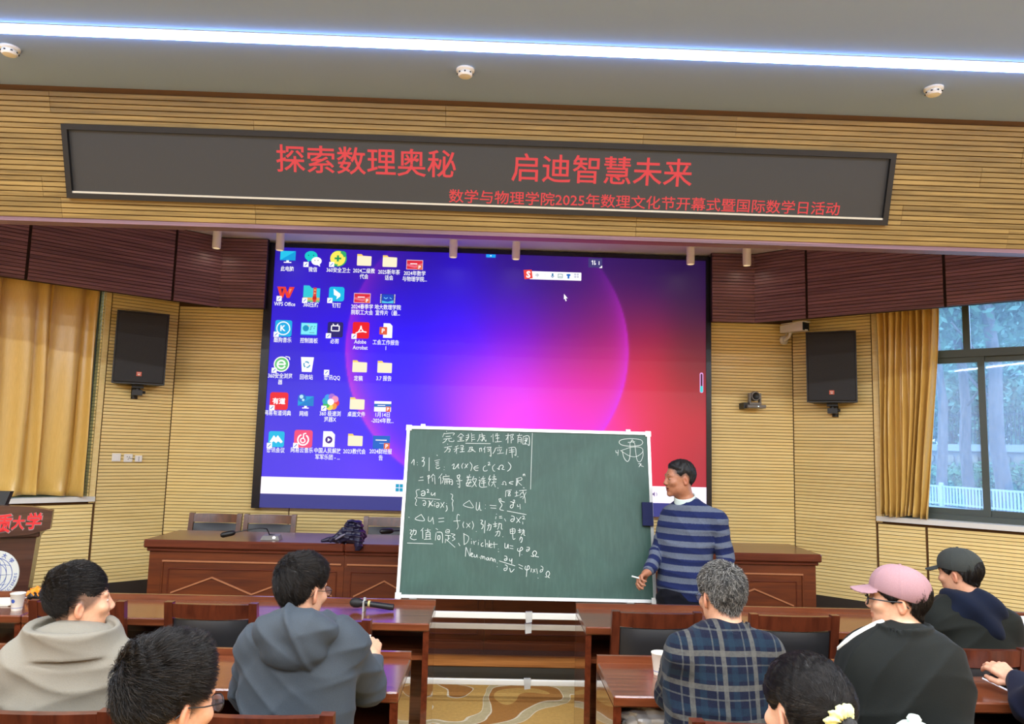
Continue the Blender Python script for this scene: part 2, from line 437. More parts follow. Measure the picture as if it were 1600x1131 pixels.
def window(side, num):
    w0 = WIN0[side]; o0 = -0.12
    root = empty('window_%d' % num, tuple(wp(side, (w0+WIN1)/2, SILLZ)), 0, kind='structure')
    inv = Matrix.Translation(root.location).inverted()
    def bd(mb, name, mat, par=root):
        o = mb.build(name, mat, par, fix=True); o.matrix_parent_inverse = inv if par is root else Matrix(); return o
    zt = 2.58 if side == 'left' else wpx('right', 1560, 549, -0.10)[1]
    sm = wpx('right', 1509, 510, -0.10)[0] if side == 'right' else w0+0.9
    m1 = MB()
    sidebox(m1, side, w0+0.014, w0+0.06, SILLZ, HEADZ, o0-0.05, o0+0.02); sidebox(m1, side, WIN1-0.06, WIN1, SILLZ, HEADZ, o0-0.05, o0+0.02)
    sidebox(m1, side, w0+0.06, WIN1-0.06, SILLZ, SILLZ+0.05, o0-0.05, o0+0.02); sidebox(m1, side, w0+0.06, WIN1-0.06, HEADZ-0.05, HEADZ, o0-0.05, o0+0.02)
    sidebox(m1, side, w0+0.06, WIN1-0.06, zt-0.035, zt+0.035, o0-0.05, o0+0.02)
    bd(m1, 'window_frame', M['winframe'])
    muls = [sm, sm+1.0]
    for s in muls:
        mm = MB(); sidebox(mm, side, s-0.028, s+0.028, zt+0.035, HEADZ-0.05, o0-0.04, o0+0.01); bd(mm, 'mullion', M['winframe'])
    cuts = [w0+0.06]+muls+[WIN1-0.06]
    for i in range(3):
        a, b = cuts[i]+(0.03 if i else 0), cuts[i+1]-(0.03 if i < 2 else 0)
        g = MB(); sidebox(g, side, a, b, zt+0.035, HEADZ-0.05, o0-0.02, o0-0.014); bd(g, 'pane', M['glass'])
    # sliding sashes below the transom
    sc = [w0+0.06, sm+0.10, sm+1.05, WIN1-0.06]
    for i in range(3):
        a, b = sc[i]-(0.03 if i else 0), sc[i+1]+(0.03 if i < 2 else 0)
        oo = o0-0.012 if i % 2 == 0 else o0-0.038
        z0, z1 = SILLZ+0.05, zt-0.035
        f = MB()
        sidebox(f, side, a, a+0.055, z0, z1, oo-0.012, oo+0.012); sidebox(f, side, b-0.055, b, z0, z1, oo-0.012, oo+0.012)
        sidebox(f, side, a+0.055, b-0.055, z0, z0+0.055, oo-0.012, oo+0.012); sidebox(f, side, a+0.055, b-0.055, z1-0.05, z1, oo-0.012, oo+0.012)
        fo = bd(f, 'sash', M['winframe'])
        g = MB(); sidebox(g, side, a+0.055, b-0.055, z0+0.055, z1-0.05, oo-0.003, oo+0.003); bd(g, 'pane', M['glass'])
        if i == 1:
            h = MB(); sidebox(h, side, a+0.02, a+0.035, 1.72, 1.80, oo+0.012, oo+0.03); bd(h, 'sash_latch', M['black'])
window('left', 1); window('right', 2)

# dark boarded valances and the ceiling over the stage
SOF = 3.72
VZ = 3.01
vL0, vR0 = np.array([-2.75, 7.418, 0]), np.array([2.62, 7.395, 0])
def valance(side, v0, segs, x_in):
    sd = SD[side]; L = (v0[1]-4.80)/sin(ANG)
    back = v0-SN[side]*0.05
    a = [v0-SN[side]*0.001, v0+sd*L-SN[side]*0.001, v0+sd*L-SN[side]*0.05, v0-SN[side]*0.05]
    if side == 'right': a = a[::-1]
    mb = MB().hexa([p+np.array([0, 0, VZ]) for p in a], [p+np.array([0, 0, SOF]) for p in a])
    # underside lip board
    b = [v0, v0+sd*L, v0+sd*L-SN[side]*0.5, v0-SN[side]*0.44]
    if side == 'right': b = b[::-1]
    xi0, xi1 = (v0[0], x_in) if side == 'left' else (x_in, v0[0])
    mb.box(xi0, xi1, v0[1]+0.001, v0[1]+0.05, VZ, SOF)
    o = mb.build('trim_'+('1' if side == 'left' else '2'), M['valgroove'], kind='structure', fix=True)
    edges = [0]+segs+[L]
    for i in range(len(edges)-1):
        s0, s1 = edges[i]+(0.012 if i else 0.0), edges[i+1]-0.012
        if side == 'left': st, d = v0+sd*s1, -sd
        else: st, d = v0+sd*s0, sd
        board_field(o, st, d, s1-s0, VZ, SOF, M['valance'], M['valgroove'], 'valance_board')
    board_field(o, (xi0, v0[1]), (1, 0), xi1-xi0, VZ, SOF, M['valance'], M['valgroove'], 'valance_board')
valance('left', vL0, [0.45, 1.64, 2.84], at(415, 430, 7.40)[0])
valance('right', vR0, [0.52, 1.69, 2.88], at(1113, 430, 7.38)[0])
sof = MB().box(-5.2, 5.1, 4.807, BY, SOF, SOF+0.1).build('ceiling_stage', M['soffit'], kind='structure')

# leaning fascia: y = 4.478 + (3.85 - z) * SLOPE
SLOPE = 0.137/0.425
FP = np.array([0, 4.478, CEIL]); FV = np.array([0, -SLOPE, 1.0]); FV = FV/np.linalg.norm(FV)   # up the slope
FN = np.array([0, -1.0, -SLOPE]); FN = FN/np.linalg.norm(FN)                                        # towards the hall
def fp(x, v, off=0.0):      # v measured down the slope from the ceiling
    return FP+np.array([x, 0, 0])-FV*v+FN*off
def fpx(px, py, off=0.0):
    p = atP(px, py, FP+FN*off, FN); return float(p[0]), float(-(p-FP)@FV)
FLEN = (CEIL-3.09)/FV[2]
fb = MB()
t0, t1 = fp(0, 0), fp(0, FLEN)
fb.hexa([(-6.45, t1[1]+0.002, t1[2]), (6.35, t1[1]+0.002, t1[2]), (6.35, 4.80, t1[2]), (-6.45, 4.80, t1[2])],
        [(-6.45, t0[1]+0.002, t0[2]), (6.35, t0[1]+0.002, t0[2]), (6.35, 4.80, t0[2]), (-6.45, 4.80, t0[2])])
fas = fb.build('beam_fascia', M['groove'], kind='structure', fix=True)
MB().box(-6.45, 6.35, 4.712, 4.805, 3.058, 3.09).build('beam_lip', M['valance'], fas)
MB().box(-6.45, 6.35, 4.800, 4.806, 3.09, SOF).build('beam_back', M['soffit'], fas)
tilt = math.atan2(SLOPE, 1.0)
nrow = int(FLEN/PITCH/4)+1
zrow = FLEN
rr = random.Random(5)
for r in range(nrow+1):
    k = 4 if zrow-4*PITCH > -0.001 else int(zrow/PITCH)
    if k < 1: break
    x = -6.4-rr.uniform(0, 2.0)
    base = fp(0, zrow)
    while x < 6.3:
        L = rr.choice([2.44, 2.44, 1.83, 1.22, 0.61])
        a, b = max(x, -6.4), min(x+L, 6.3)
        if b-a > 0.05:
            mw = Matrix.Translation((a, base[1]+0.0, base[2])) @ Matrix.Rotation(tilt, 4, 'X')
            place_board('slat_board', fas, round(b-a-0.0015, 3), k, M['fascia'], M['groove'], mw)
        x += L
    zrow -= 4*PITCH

# ceiling strip lamps
M['strip'] = emit('strip_lamp_diffuser', (0.34, 0.58, 1.0, 1), 15.0)
for i, yy in enumerate(STRIP_Y):
    e = empty('strip_light', (0, yy, CEIL-0.001), 0, 'long bright linear strip light set in the ceiling, running the whole width' if i == 0 else 'ceiling strip light behind the audience, row %s from the stage' % ['', 'two', 'three', 'four', 'five'][i], 'light', 'linear ceiling strip lights')
    w = 0.030
    MB().box(-6.2, 6.2, -w, w, -0.022, -0.003).build('diffuser', M['strip'], e)
    MB().box(-6.22, 6.22, -w-0.008, -w, -0.003, 0.0).box(-6.22, 6.22, w, w+0.008, -0.003, 0.0).box(-6.2, 6.2, -w, w, -0.002, 0.0).build('housing', M['white'], e)
# ------------------------------------------------------------------ flat print helpers (text and screen pictures)
def text_verts(s, bold=0.0, shear=0.0, align='CENTER', spacing=1.0):
    c = bpy.data.curves.new('text', 'FONT'); c.body = s; c.offset = bold; c.shear = shear; c.align_x = align; c.space_character = spacing
    c.resolution_u = 2; c.size = 1.0; c.space_line = 1.0
    o = bpy.data.objects.new('text', c); COL.objects.link(o)
    dg = bpy.context.evaluated_depsgraph_get()
    me = bpy.data.meshes.new_from_object(o.evaluated_get(dg))
    v = np.empty(len(me.vertices)*3, 'f'); me.vertices.foreach_get('co', v); v = v.reshape(-1, 3)[:, :2]
    f = [tuple(p.vertices) for p in me.polygons]
    bpy.data.objects.remove(o, do_unlink=True); bpy.data.meshes.remove(me); bpy.data.curves.remove(c)
    return v, f
def text_fit(s, w=None, h=None, **k):
    v, f = text_verts(s, **k); lo, hi = v.min(0), v.max(0); sz = hi-lo
    v = v-(lo+hi)/2
    if w and h: v = v*[w/sz[0], h/sz[1]]
    elif w: v = v*(w/sz[0])
    else: v = v*(h/sz[1])
    return v, f
def add_flat(mb, v, f, o, u, w):
    o, u, w = [np.asarray(a, float) for a in (o, u, w)]
    return mb.add([o+u*a+w*b for a, b in v], f)

# ------------------------------------------------------------------ LED message sign on the fascia
M['ledframe'] = plain('sign_dark_metal', srgb(36, 35, 36), 0.4, 0.4)
_t = NT('sign_lamp_panel'); _t.set(Roughness=0.5)
_f = _t.noise(_t.coord(), 900, 1); _t.color(_t.ramp(_f, [(0.35, srgb(26, 25, 25)), (0.65, srgb(42, 41, 40))]))
_t.b.inputs['Emission Color'].default_value = srgb(66, 64, 62); _t.b.inputs['Emission Strength'].default_value = 0.25; M['ledpanel'] = _t.m
M['ledred'] = emit('lit_red_dots', srgb(222, 42, 48), 1.0)
(xa, va), (xb, vb_) = fpx(97, 193, 0.03), fpx(1400, 240, 0.03)
(xc, vc), (xd, vd) = fpx(106, 310, 0.03), fpx(1385, 352, 0.03)
x0, x1, v0, v1 = (xa+xc)/2, (xb+xd)/2, (va+vb_)/2, (vc+vd)/2
sign = empty('message_sign', tuple(fp((x0+x1)/2, v1, 0.0)), 0, 'long dark LED message board with red lettering hung on the leaning fascia', 'sign')
sinv = Matrix.Translation(sign.location).inverted()
def fbox(mb, xa, xb, va, vb, o0, o1):
    b = [fp(xa, vb, o1), fp(xb, vb, o1), fp(xb, vb, o0), fp(xa, vb, o0)]
    t = [fp(xa, va, o1), fp(xb, va, o1), fp(xb, va, o0), fp(xa, va, o0)]
    return mb.hexa(b, t)
T_ = 0.034
for (a, b, c, d) in ((x0, x1, v0, v0+T_), (x0, x1, v1-T_, v1), (x0, x0+T_, v0+T_, v1-T_), (x1-T_, x1, v0+T_, v1-T_)):
    o = fbox(MB(), a, b, c, d, -0.015, 0.045).build('frame_bar', M['ledframe'], sign, fix=True); o.matrix_parent_inverse = sinv
o = fbox(MB(), x0+T_, x1-T_, v1-T_-0.012, v1-T_, 0.02, 0.04).build('light_ledge', M['alu'], sign, fix=True); o.matrix_parent_inverse = sinv
o = fbox(MB(), x0+T_, x1-T_, v0+T_, v1-T_-0.012, -0.01, 0.022).build('lamp_panel', M['ledpanel'], sign, fix=True); o.matrix_parent_inverse = sinv
def led_text(s, ax, ay0, ay1, bx, bold):      # left edge, top, bottom (mid height), right edge in the view
    mx = (ax+bx)/2; mid = (ay0+ay1)/2; sl = 0.0345
    xl, _ = fpx(ax, mid-(mx-ax)*sl, 0.024); xr, _ = fpx(bx, mid+(bx-mx)*sl, 0.024)
    _, vt = fpx(mx, ay0, 0.024); _, vb = fpx(mx, ay1, 0.024)
    v, f = text_fit(s, xr-xl, vb-vt, bold=bold)
    o = add_flat(MB(), v, f, fp((xl+xr)/2, (vt+vb)/2, 0.0235), (1, 0, 0), FV).build('lettering', M['ledred'], sign); o.matrix_parent_inverse = sinv
led_text('探索数理奥秘', 431.5, 230, 273.5, 712.6, 0.009)
led_text('启迪智慧未来', 799.5, 243.5, 288, 1082, 0.008)
led_text('数学与物理学院2025年数理文化节开幕式暨国际数学日活动', 701.5, 305.5, 326.5, 1312, 0.008)

# ------------------------------------------------------------------ the big display on the back wall
SY = 7.50
def sp(px, py): p = at(px, py, SY); return float(p[0]), float(p[2])
ox0 = sp(405.5, 590)[0]; ox1 = sp(1111, 600)[0]
oz1 = sp(760, 391.5)[1]+0.005; oz0 = sp(500, 796)[1]
ix0 = sp(420, 560)[0]; ix1 = sp(1103, 600)[0]; iz1 = sp(770, 397)[1]; iz0 = sp(500, 773)[1]
tz = sp(500, 746.5)[1]
disp = empty('wall_display', ((ox0+ox1)/2, SY+0.07, oz0), 0, 'huge wall screen showing a blue and magenta computer desktop with icons', 'screen')
dinv = Matrix.Translation(disp.location).inverted()
def dpart(mb, name, mat, **k):
    o = mb.build(name, mat, disp, **k); o.matrix_parent_inverse = dinv; return o
M['bezel'] = plain('dark_bezel', srgb(34, 36, 44), 0.25, 0.2)
mb = MB().box(ox0, ix0, SY-0.012, SY+0.07, oz0, oz1).box(ix1, ox1, SY-0.012, SY+0.07, oz0, oz1).box(ix0, ix1, SY-0.012, SY+0.07, iz1, oz1).box(ix0, ix1, SY+0.02, SY+0.07, iz0, iz1)
dpart(mb, 'bezel', M['bezel'])
dpart(MB().box(ix0, ix1, SY-0.010, SY+0.07, oz0+0.008, iz0), 'lower_panel', emit('painted_blue_reflection', srgb(62, 64, 150), 0.8))  # blue glow stands in for screen light reflected in the glossy lower bezel
CP = """430,390,35,20,150;430,560,40,25,190;430,700,60,40,200;430,735,70,50,215;550,420,45,10,160;540,520,35,0,215;480,450,35,10,190;480,640,48,32,205;550,650,50,20,215;500,730,75,45,220;590,735,90,50,225;
650,400,30,5,140;650,480,25,0,200;640,560,30,0,255;650,630,40,0,255;640,690,30,0,250;720,440,30,0,180;720,510,50,0,240;715,570,105,10,245;740,620,190,45,240;765,655,225,60,240;700,640,130,20,245;
800,400,35,10,110;800,460,50,10,150;800,510,85,0,200;800,560,155,10,215;805,610,215,45,228;815,655,245,50,235;870,410,40,15,100;880,470,65,15,120;880,520,110,10,140;880,570,175,20,150;880,620,220,30,190;885,660,245,30,210;
930,420,40,10,90;940,480,90,15,90;940,530,130,22,85;935,580,195,22,100;930,620,215,28,130;930,655,235,30,190;1000,420,30,5,75;1000,480,75,10,85;1005,530,150,25,60;1000,590,200,30,55;1000,645,215,38,85;
1080,420,25,5,60;1090,480,45,10,60;1090,540,95,30,45;1080,600,135,35,40;1060,660,190,32,48;1090,730,150,32,45;1040,740,205,32,52;960,720,240,30,120;860,740,245,40,200;740,740,210,40,230"""
cp = np.array([[float(x) for x in q.split(',')] for q in CP.replace('\n', '').split(';')])
cxy = np.array([sp(a, b) for a, b in cp[:, :2]])
nx, nz = 300, 176
gx, gz = np.meshgrid(np.linspace(ix0, ix1, nx), np.linspace(tz, iz1, nz))
d2 = (gx[..., None]-cxy[:, 0])**2+(gz[..., None]-cxy[:, 1])**2
w = np.exp(-d2/(2*0.24**2))+1e-9
colr = (w[..., None]*cp[:, 2:]).sum(2)/w.sum(2)[..., None]
cc = np.array(sp(762, 545)); rad = abs(sp(981, 545)[0]-cc[0])
rr_ = np.hypot(gx-cc[0], gz-cc[1]); th = np.arctan2(gz-cc[1], gx-cc[0])
inner = rad-rr_
right = np.clip(np.cos(th-radians(-22)), 0, 1)**2.2; left = np.clip(np.cos(th-radians(205)), 0, 1)**1.6
g1 = np.where(inner > 0, np.exp(-inner/0.14), np.exp(inner/0.010))*right
g2 = np.where(inner > 0, np.exp(-inner/0.16), np.exp(inner/0.010))*left*0.85
colr = colr*(1-g1[..., None]*0.75)+np.array([205, 30, 235])*g1[..., None]*0.75
colr = colr*(1-g2[..., None]*0.75)+np.array([235, 45, 200])*g2[..., None]*0.75
cl_ = np.clip(colr, 0, 255)/255; lin = np.where(cl_ <= 0.04045, cl_/12.92, ((cl_+0.055)/1.055)**2.4)
vs = np.stack([gx.ravel(), np.full(gx.size, SY), gz.ravel()], 1)
idx = np.arange(nx*nz).reshape(nz, nx)
fs = np.stack([idx[:-1, :-1].ravel(), idx[:-1, 1:].ravel(), idx[1:, 1:].ravel(), idx[1:, :-1].ravel()], 1)
me = bpy.data.meshes.new('screen_picture'); me.from_pydata(vs.tolist(), [], fs.tolist())
at_ = me.color_attributes.new('picture', 'FLOAT_COLOR', 'POINT')
at_.data.foreach_set('color', np.concatenate([lin.reshape(-1, 3), np.ones((nx*nz, 1))], 1).astype('f').ravel())
_t = NT('screen_picture'); _a = _t.n('ShaderNodeAttribute', attribute_name='picture')
_t.b.inputs['Base Color'].default_value = (0.01, 0.01, 0.012, 1); _t.l(_a.outputs['Color'], _t.b.inputs['Emission Color']); _t.b.inputs['Emission Strength'].default_value = 1.3; _t.b.inputs['Roughness'].default_value = 0.5
me.materials.append(_t.m)
o = bpy.data.objects.new('screen_picture', me); COL.objects.link(o); o.parent = disp; o.matrix_parent_inverse = dinv
_em = {}
def E_(r, g, b, s=1.0):
    k = (r, g, b, s)
    if k not in _em: _em[k] = emit('screen_colour_%d_%d_%d' % (r, g, b), srgb(r, g, b), s)
    return _em[k]
dpart(MB().box(ix0, ix1, SY-0.002, SY+0.004, iz0, tz), 'taskbar', E_(250, 240, 255, 1.15))

PXM = abs(sp(801, 560)[0]-sp(800, 560)[0])
class Pic:
    def __init__(s, px, py): s.x, s.z = sp(px, py); s.mb = MB(); s.mats = []; s.k = 0
    def c(s, col):
        m = E_(*col)
        if m not in s.mats: s.mats.append(m)
        s.mb.mi = s.mats.index(m)
    def poly(s, pts, col):
        s.c(col); s.k += 1
        y = SY-0.003-s.k*0.0006
        s.mb.prism([(a*PXM, -b*PXM) for a, b in pts][::-1], (s.x, y, s.z), (1, 0, 0), (0, 0, 1), (0, 0.0005, 0)); return s
    def rect(s, x0, y0, x1, y1, col): return s.poly([(x0, y0), (x1, y0), (x1, y1), (x0, y1)], col)
    def rr(s, x0, y0, x1, y1, r, col):
        p = []
        for cx, cy, a0 in ((x1-r, y0+r, -90), (x1-r, y1-r, 0), (x0+r, y1-r, 90), (x0+r, y0+r, 180)):
            for i in range(5): a = radians(a0+i*22.5); p.append((cx+r*cos(a), cy+r*sin(a)))
        return s.poly(p, col)
    def circ(s, cx, cy, rx, col, ry=None, a0=0, a1=360, n=24):
        ry = ry or rx
        return s.poly([(cx+rx*cos(radians(a0+(a1-a0)*i/n)), cy+ry*sin(radians(a0+(a1-a0)*i/n))) for i in range(n if a1-a0 == 360 else n+1)], col)
    def line(s, pts, w, col):
        for (a, b), (c, d) in zip(pts[:-1], pts[1:]):
            L = math.hypot(c-a, d-b) or 1; nx_, ny_ = -(d-b)/L*w/2, (c-a)/L*w/2
            s.poly([(a+nx_, b+ny_), (a-nx_, b-ny_), (c-nx_, d-ny_), (c+nx_, d+ny_)], col)
        return s
    def ring(s, cx, cy, r, w, col, a0=0, a1=360, n=20):
        return s.line([(cx+r*cos(radians(a0+(a1-a0)*i/n)), cy+r*sin(radians(a0+(a1-a0)*i/n))) for i in range(n+1)], w, col)
    def text(s, t, cx, cy, h, col, w=None, bold=0.0):
        s.c(col); s.k += 1
        v, f = text_fit(t, w*PXM if w else None, h*PXM, bold=bold)
        add_flat(s.mb, v, f, (s.x+cx*PXM, SY-0.0035-s.k*0.0006, s.z-cy*PXM), (1, 0, 0), (0, 0, 1)); return s
    def arrow(s): return s.rect(-14, 6, -6, 14, WH).line([(-12, 12), (-8, 8)], 1.2, (40, 120, 210))
    def done(s, name='desktop_icon', label=None, parent=None):
        o = s.mb.build(name, s.mats, disp, fix=False); o.matrix_parent_inverse = dinv
        if label: o['label'] = label
        return o
WH = (255, 252, 255, 1.1); CY = (0, 190, 235); RED = (235, 30, 45); YE = (255, 235, 170); GR = (60, 185, 90); DB = (10, 60, 190)
def caption(icon, lines):
    for t, px, py in lines:
        x, z = sp(px, py)
        v, f = text_verts(t, bold=0.012); lo, hi = v.min(0), v.max(0)
        hh = PXM
        v = (v-(lo+hi)/2)*[hh*6.9, hh*8.6]
        mb = MB(); add_flat(mb, v, f, (x, SY-0.006, z), (1, 0, 0), (0, 0, 1))
        o = mb.build('icon_caption', E_(255, 255, 255, 1.0), icon)
        o['kind'] = 'stuff'
def folder(px, py):
    p = Pic(px, py); p.poly([(-11, -9), (-4, -9), (-2, -6.5), (11, -6), (11, 9), (-11, 8)], (255, 214, 110)); p.rr(-11, -6, 11.5, 9.5, 1.2, (255, 240, 205, 1.05)); return p
def slide(px, py, c1, c2):
    p = Pic(px, py); p.rect(-13, -8, 13, 7.5, (240, 200, 210)).rect(-12.2, -7, 12.2, 6.7, c1).poly([(-12, -2), (0, 1), (12, -3), (12, 2), (0, 5), (-12, 2)], c2).rect(-7, -2.4, 4, -1, WH).rect(4, 0, 12, 7.5, (235, 110, 70)).text('P', 8, 3.7, 5.5, WH, bold=0.02); return p
ic = []
ic.append((Pic(450, 402).rect(-12, -10, 12, 5, (0, 160, 225)).poly([(-12, -10), (12, -10), (-12, 5)], (30, 200, 240)).rect(-2, 5, 2, 7.5, WH).rect(-6, 7.5, 6, 9, WH), [('此电脑', 449, 420)]))
ic.append((Pic(489, 404).circ(-3, -4, 10, (0, 205, 205), 8).poly([(-10, 0), (-7, 6), (-3, 2)], (0, 205, 205)).circ(-7, -5, 1, (0, 110, 120)).circ(1, -5, 1, (0, 110, 120)).circ(6, 4, 8, WH, 6.5).poly([(6, 9), (12, 13), (11, 7)], WH).circ(3.5, 3, .9, (120, 120, 120)).circ(8.5, 3, .9, (120, 120, 120)).arrow(), [('微信', 489, 421)]))
ic.append((Pic(529, 404).circ(0, 0, 13, (40, 175, 110)).circ(-1, 0, 12, (255, 240, 95)).circ(7, -7, 5, (40, 175, 110)).circ(-4, 8.5, 4, (40, 175, 110)).circ(-1, 0, 9.5, (255, 240, 95)).rect(-6, -1.5, 4.5, 1.5, (20, 150, 90)).rect(-2.3, -5, .8, 5, (20, 150, 90)).arrow(), [('360安全卫士', 529, 422)]))
ic.append((folder(569, 406), [('2024二级教', 569, 423), ('代会', 569, 432)]))
ic.append((folder(609, 408), [('2025新年茶', 608, 425), ('话会', 608, 434)]))
ic.append((slide(648, 414, (225, 40, 60), (240, 110, 130)), [('2024年数学', 648, 427), ('与物理学院...', 648, 436)]))
ic.append((Pic(447, 457).poly([(-14, -9), (-1, -9), (2, 0), (5, -9), (13, -9), (6, 8.5), (1.5, 8.5), (-1.5, 0), (-4, 8.5), (-8, 8.5)], (240, 60, 45)).poly([(-8, -6), (-4, -6), (-6, 2)], (60, 10, 100)).poly([(5, -6), (9, -6), (5, 3)], (255, 140, 110)).arrow(), [('WPS Office', 445, 475)]))
ic.append((Pic(487, 460).poly([(-13, -14), (-4, -14), (0, -10), (13, -10), (13, 12), (-13, 12)], (40, 205, 220)).rect(-13, 5, 13, 9, (240, 170, 90)).rect(-13, 9, 13, 12, (120, 200, 120)).rect(2.5, -11, 7.5, 12, (225, 60, 60)).rect(3.8, -8, 6.2, -6, (250, 200, 120)).rect(3.8, -3, 6.2, -1, (250, 200, 120)).rect(2, 3, 8, 8, (200, 30, 30)).arrow(), [('360压缩', 486, 476)]))
ic.append((Pic(526, 460).rr(-12, -12, 12, 11, 4, CY).poly([(-5, -9), (6, -1), (6, 3), (0, 8), (1, 3), (-4, 1)], WH).arrow(), [('钉钉', 526, 477)]))
ic.append((slide(566, 466, (225, 40, 60), (240, 110, 130)), [('2024春季学', 566, 479), ('院职工大会', 566, 488)]))
_f = Pic(606, 467).rect(-12, -7.5, 12, 7.5, (10, 30, 110)).rect(-9, -7, 9, 7, (0, 70, 200)).poly([(-9, 3), (0, 5), (9, 2), (9, 7), (-9, 7)], (80, 200, 240)).line([(-6, -2), (-3, 0), (0, -2)], 1, (140, 220, 255)).line([(3, -2), (6, 0)], 1, (140, 220, 255))
for q in range(6): _f.rect(-11.6, -7+q*2.5, -10, -5.7+q*2.5, WH).rect(10, -7+q*2.5, 11.6, -5.7+q*2.5, WH)
ic.append((_f, [('地大数理学院', 606, 480), ('宣传片（最...', 606, 489)]))
ic.append((Pic(443, 513).rr(-13, -13, 13, 13, 3.5, (0, 175, 235)).ring(0, 0, 10, 1.6, WH).text('K', 0, 0, 9, WH, bold=0.03).arrow(), [('酷狗音乐', 442, 531)]))
ic.append((Pic(483, 514).rr(-13, -10, 13, 10, 1, (20, 140, 220)).rect(-12, -9, 12, 8.5, (130, 240, 255)).circ(-5, -1, 4.8, (0, 150, 200)).circ(-3, -3, 3.6, (245, 170, 140), a0=-90, a1=0, n=6).line([(1, 1), (3, 1), (3, -4), (6, -4)], .9, (60, 130, 150)).rect(1, 5.5, 9, 6.3, (60, 130, 150)).circ(8, -1, .8, (60, 130, 150)).circ(9, -4, .8, (60, 130, 150)), [('控制面板', 483, 532)]))
ic.append((Pic(524, 515).rr(-12, -12, 12, 12, 3, (34, 30, 110)).line([(-6, -6), (6, -6), (6, 2), (-6, 2), (-6, -6)], 1.6, WH).line([(-4, -9), (-2, -6)], 1.4, WH).line([(4, -9), (2, -6)], 1.4, WH).arrow(), [('必剪', 523, 533)]))
ic.append((Pic(564, 516).rr(-13, -13, 13, 13, 3, (240, 25, 40)).line([(-8, 5), (-4, 3), (-1, -2), (0, -7), (1, -2), (4, 2), (9, 3)], 1.7, WH).line([(-4, 3), (4, 2)], 1.5, WH).arrow(), [('Adobe', 563, 534), ('Acrobat', 563, 543)]))
ic.append((Pic(603, 517).poly([(-4, -12), (6, -12), (10, -8), (10, 11), (-4, 11)], WH).rr(-10, -6, 2, 6, 1, (230, 95, 60)).text('P', -4, 0, 7, WH, bold=0.02), [('工会工作报告', 603, 535), ('1', 603, 544)]))
ic.append((Pic(440, 569).circ(0, 0, 12, WH).circ(0, 0, 10.3, (100, 200, 120)).ring(0, 0.5, 6, 2.6, WH, 20, 360).rect(-6, -1, 6.5, 1.4, WH).line([(6, -12), (12, -11), (13, -7)], 1.2, WH).arrow(), [('360安全浏览', 438, 587), ('器', 438, 597)]))
ic.append((Pic(480, 569).poly([(-10, -11), (10, -11), (7.5, 12), (-7.5, 12)], WH).ring(0, 1, 4.2, 2.0, (30, 150, 200), 0, 95).ring(0, 1, 4.2, 2.0, (30, 150, 200), 120, 215).ring(0, 1, 4.2, 2.0, (30, 150, 200), 240, 335), [('回收站', 479, 589)]))
ic.append((Pic(521, 572).arrow(), [('腾讯QQ', 519, 590)]))
ic.append((folder(562, 572), [('定稿', 560, 591)]))
ic.append((folder(601, 573), [('3.7 报告', 600, 591)]))
ic.append((Pic(436, 627).rr(-14, -14, 14, 13, 4, (240, 30, 45)).text('有道', 0, -.5, 10, WH, w=20, bold=0.03).arrow(), [('网易有道词典', 434, 645)]))
ic.append((Pic(477, 627).rect(-11, -8, 13, 7, (0, 165, 225)).poly([(-11, 7), (13, -8), (13, 7)], (0, 130, 210)).rect(-1, 7, 3, 9.5, WH).rect(-4, 9.5, 6, 11, WH).circ(-5, -5, 6.3, (20, 110, 210)).circ(-6, -7, 3, (190, 235, 255)).circ(-3, -2, 2, (190, 235, 255)), [('网络', 475, 646)]))
_f = Pic(517, 628)
for q, cc_ in enumerate([(235, 60, 70), (250, 150, 60), (240, 225, 90), (70, 190, 90), (30, 180, 190), (50, 160, 240), (170, 110, 220), (245, 150, 190)]): _f.circ(8*cos(radians(q*45+10)), 8*sin(radians(q*45+10)), 5.2, cc_, n=14)
ic.append((_f.circ(0, 0, 5, WH).arrow(), [('360 极速浏', 516, 646), ('览器X', 516, 655)]))
ic.append((folder(558, 630), [('桌面文件', 557, 647)]))
ic.append((Pic(598, 635).rect(-13, -8, 13, 8, WH).rect(-13, -4, 13, 1, (20, 110, 200)).rect(-8, -2, 4, -1, WH).rect(5, 0, 12, 8, (235, 110, 70)).text('P', 8.5, 4, 5, WH, bold=0.02), [('1月14日', 598, 648), ('-2024年数...', 598, 657)]))
ic.append((Pic(432, 686).rr(-12, -12, 12, 12, 3, CY).poly([(-10, 4), (-4, -6), (-1, -2), (2, -6), (10, 4), (7, 6), (3, 3), (0, 6), (-4, 3), (-7, 6)], WH).arrow(), [('腾讯会议', 431, 703)]))
ic.append((Pic(474, 686).rr(-14, -14, 14, 13, 4, (245, 75, 125)).ring(0, 1, 8, 2.2, WH, -60, 250).ring(0, 2, 3.4, 1.8, WH).line([(1, -1), (1, -8), (5, -9)], 1.8, WH).arrow(), [('网易云音乐', 472, 703)]))
ic.append((Pic(514, 686).poly([(-9, -12), (4, -12), (9, -7), (9, 12), (-9, 12)], WH).circ(0, 1, 5.5, (70, 30, 140)).poly([(-1.8, -2), (3, 1), (-1.8, 4)], WH), [('中国人民解放', 512, 704), ('军军乐团 - ...', 512, 714)]))
ic.append((folder(555, 687), [('2023教代会', 554, 705)]))
ic.append((Pic(596, 691).rect(-13, -10, 13, 10, (0, 100, 205)).rect(-9, -4, 8, -2.6, WH).rect(-3, 1, 5, 2, (150, 200, 250)).rect(4, 1, 13, 10, (235, 110, 70)).text('P', 8.5, 5.7, 6, WH, bold=0.02), [('2024财经报', 595, 705), ('告', 595, 715)]))
for p_, caps in ic: caption(p_.done(), caps)
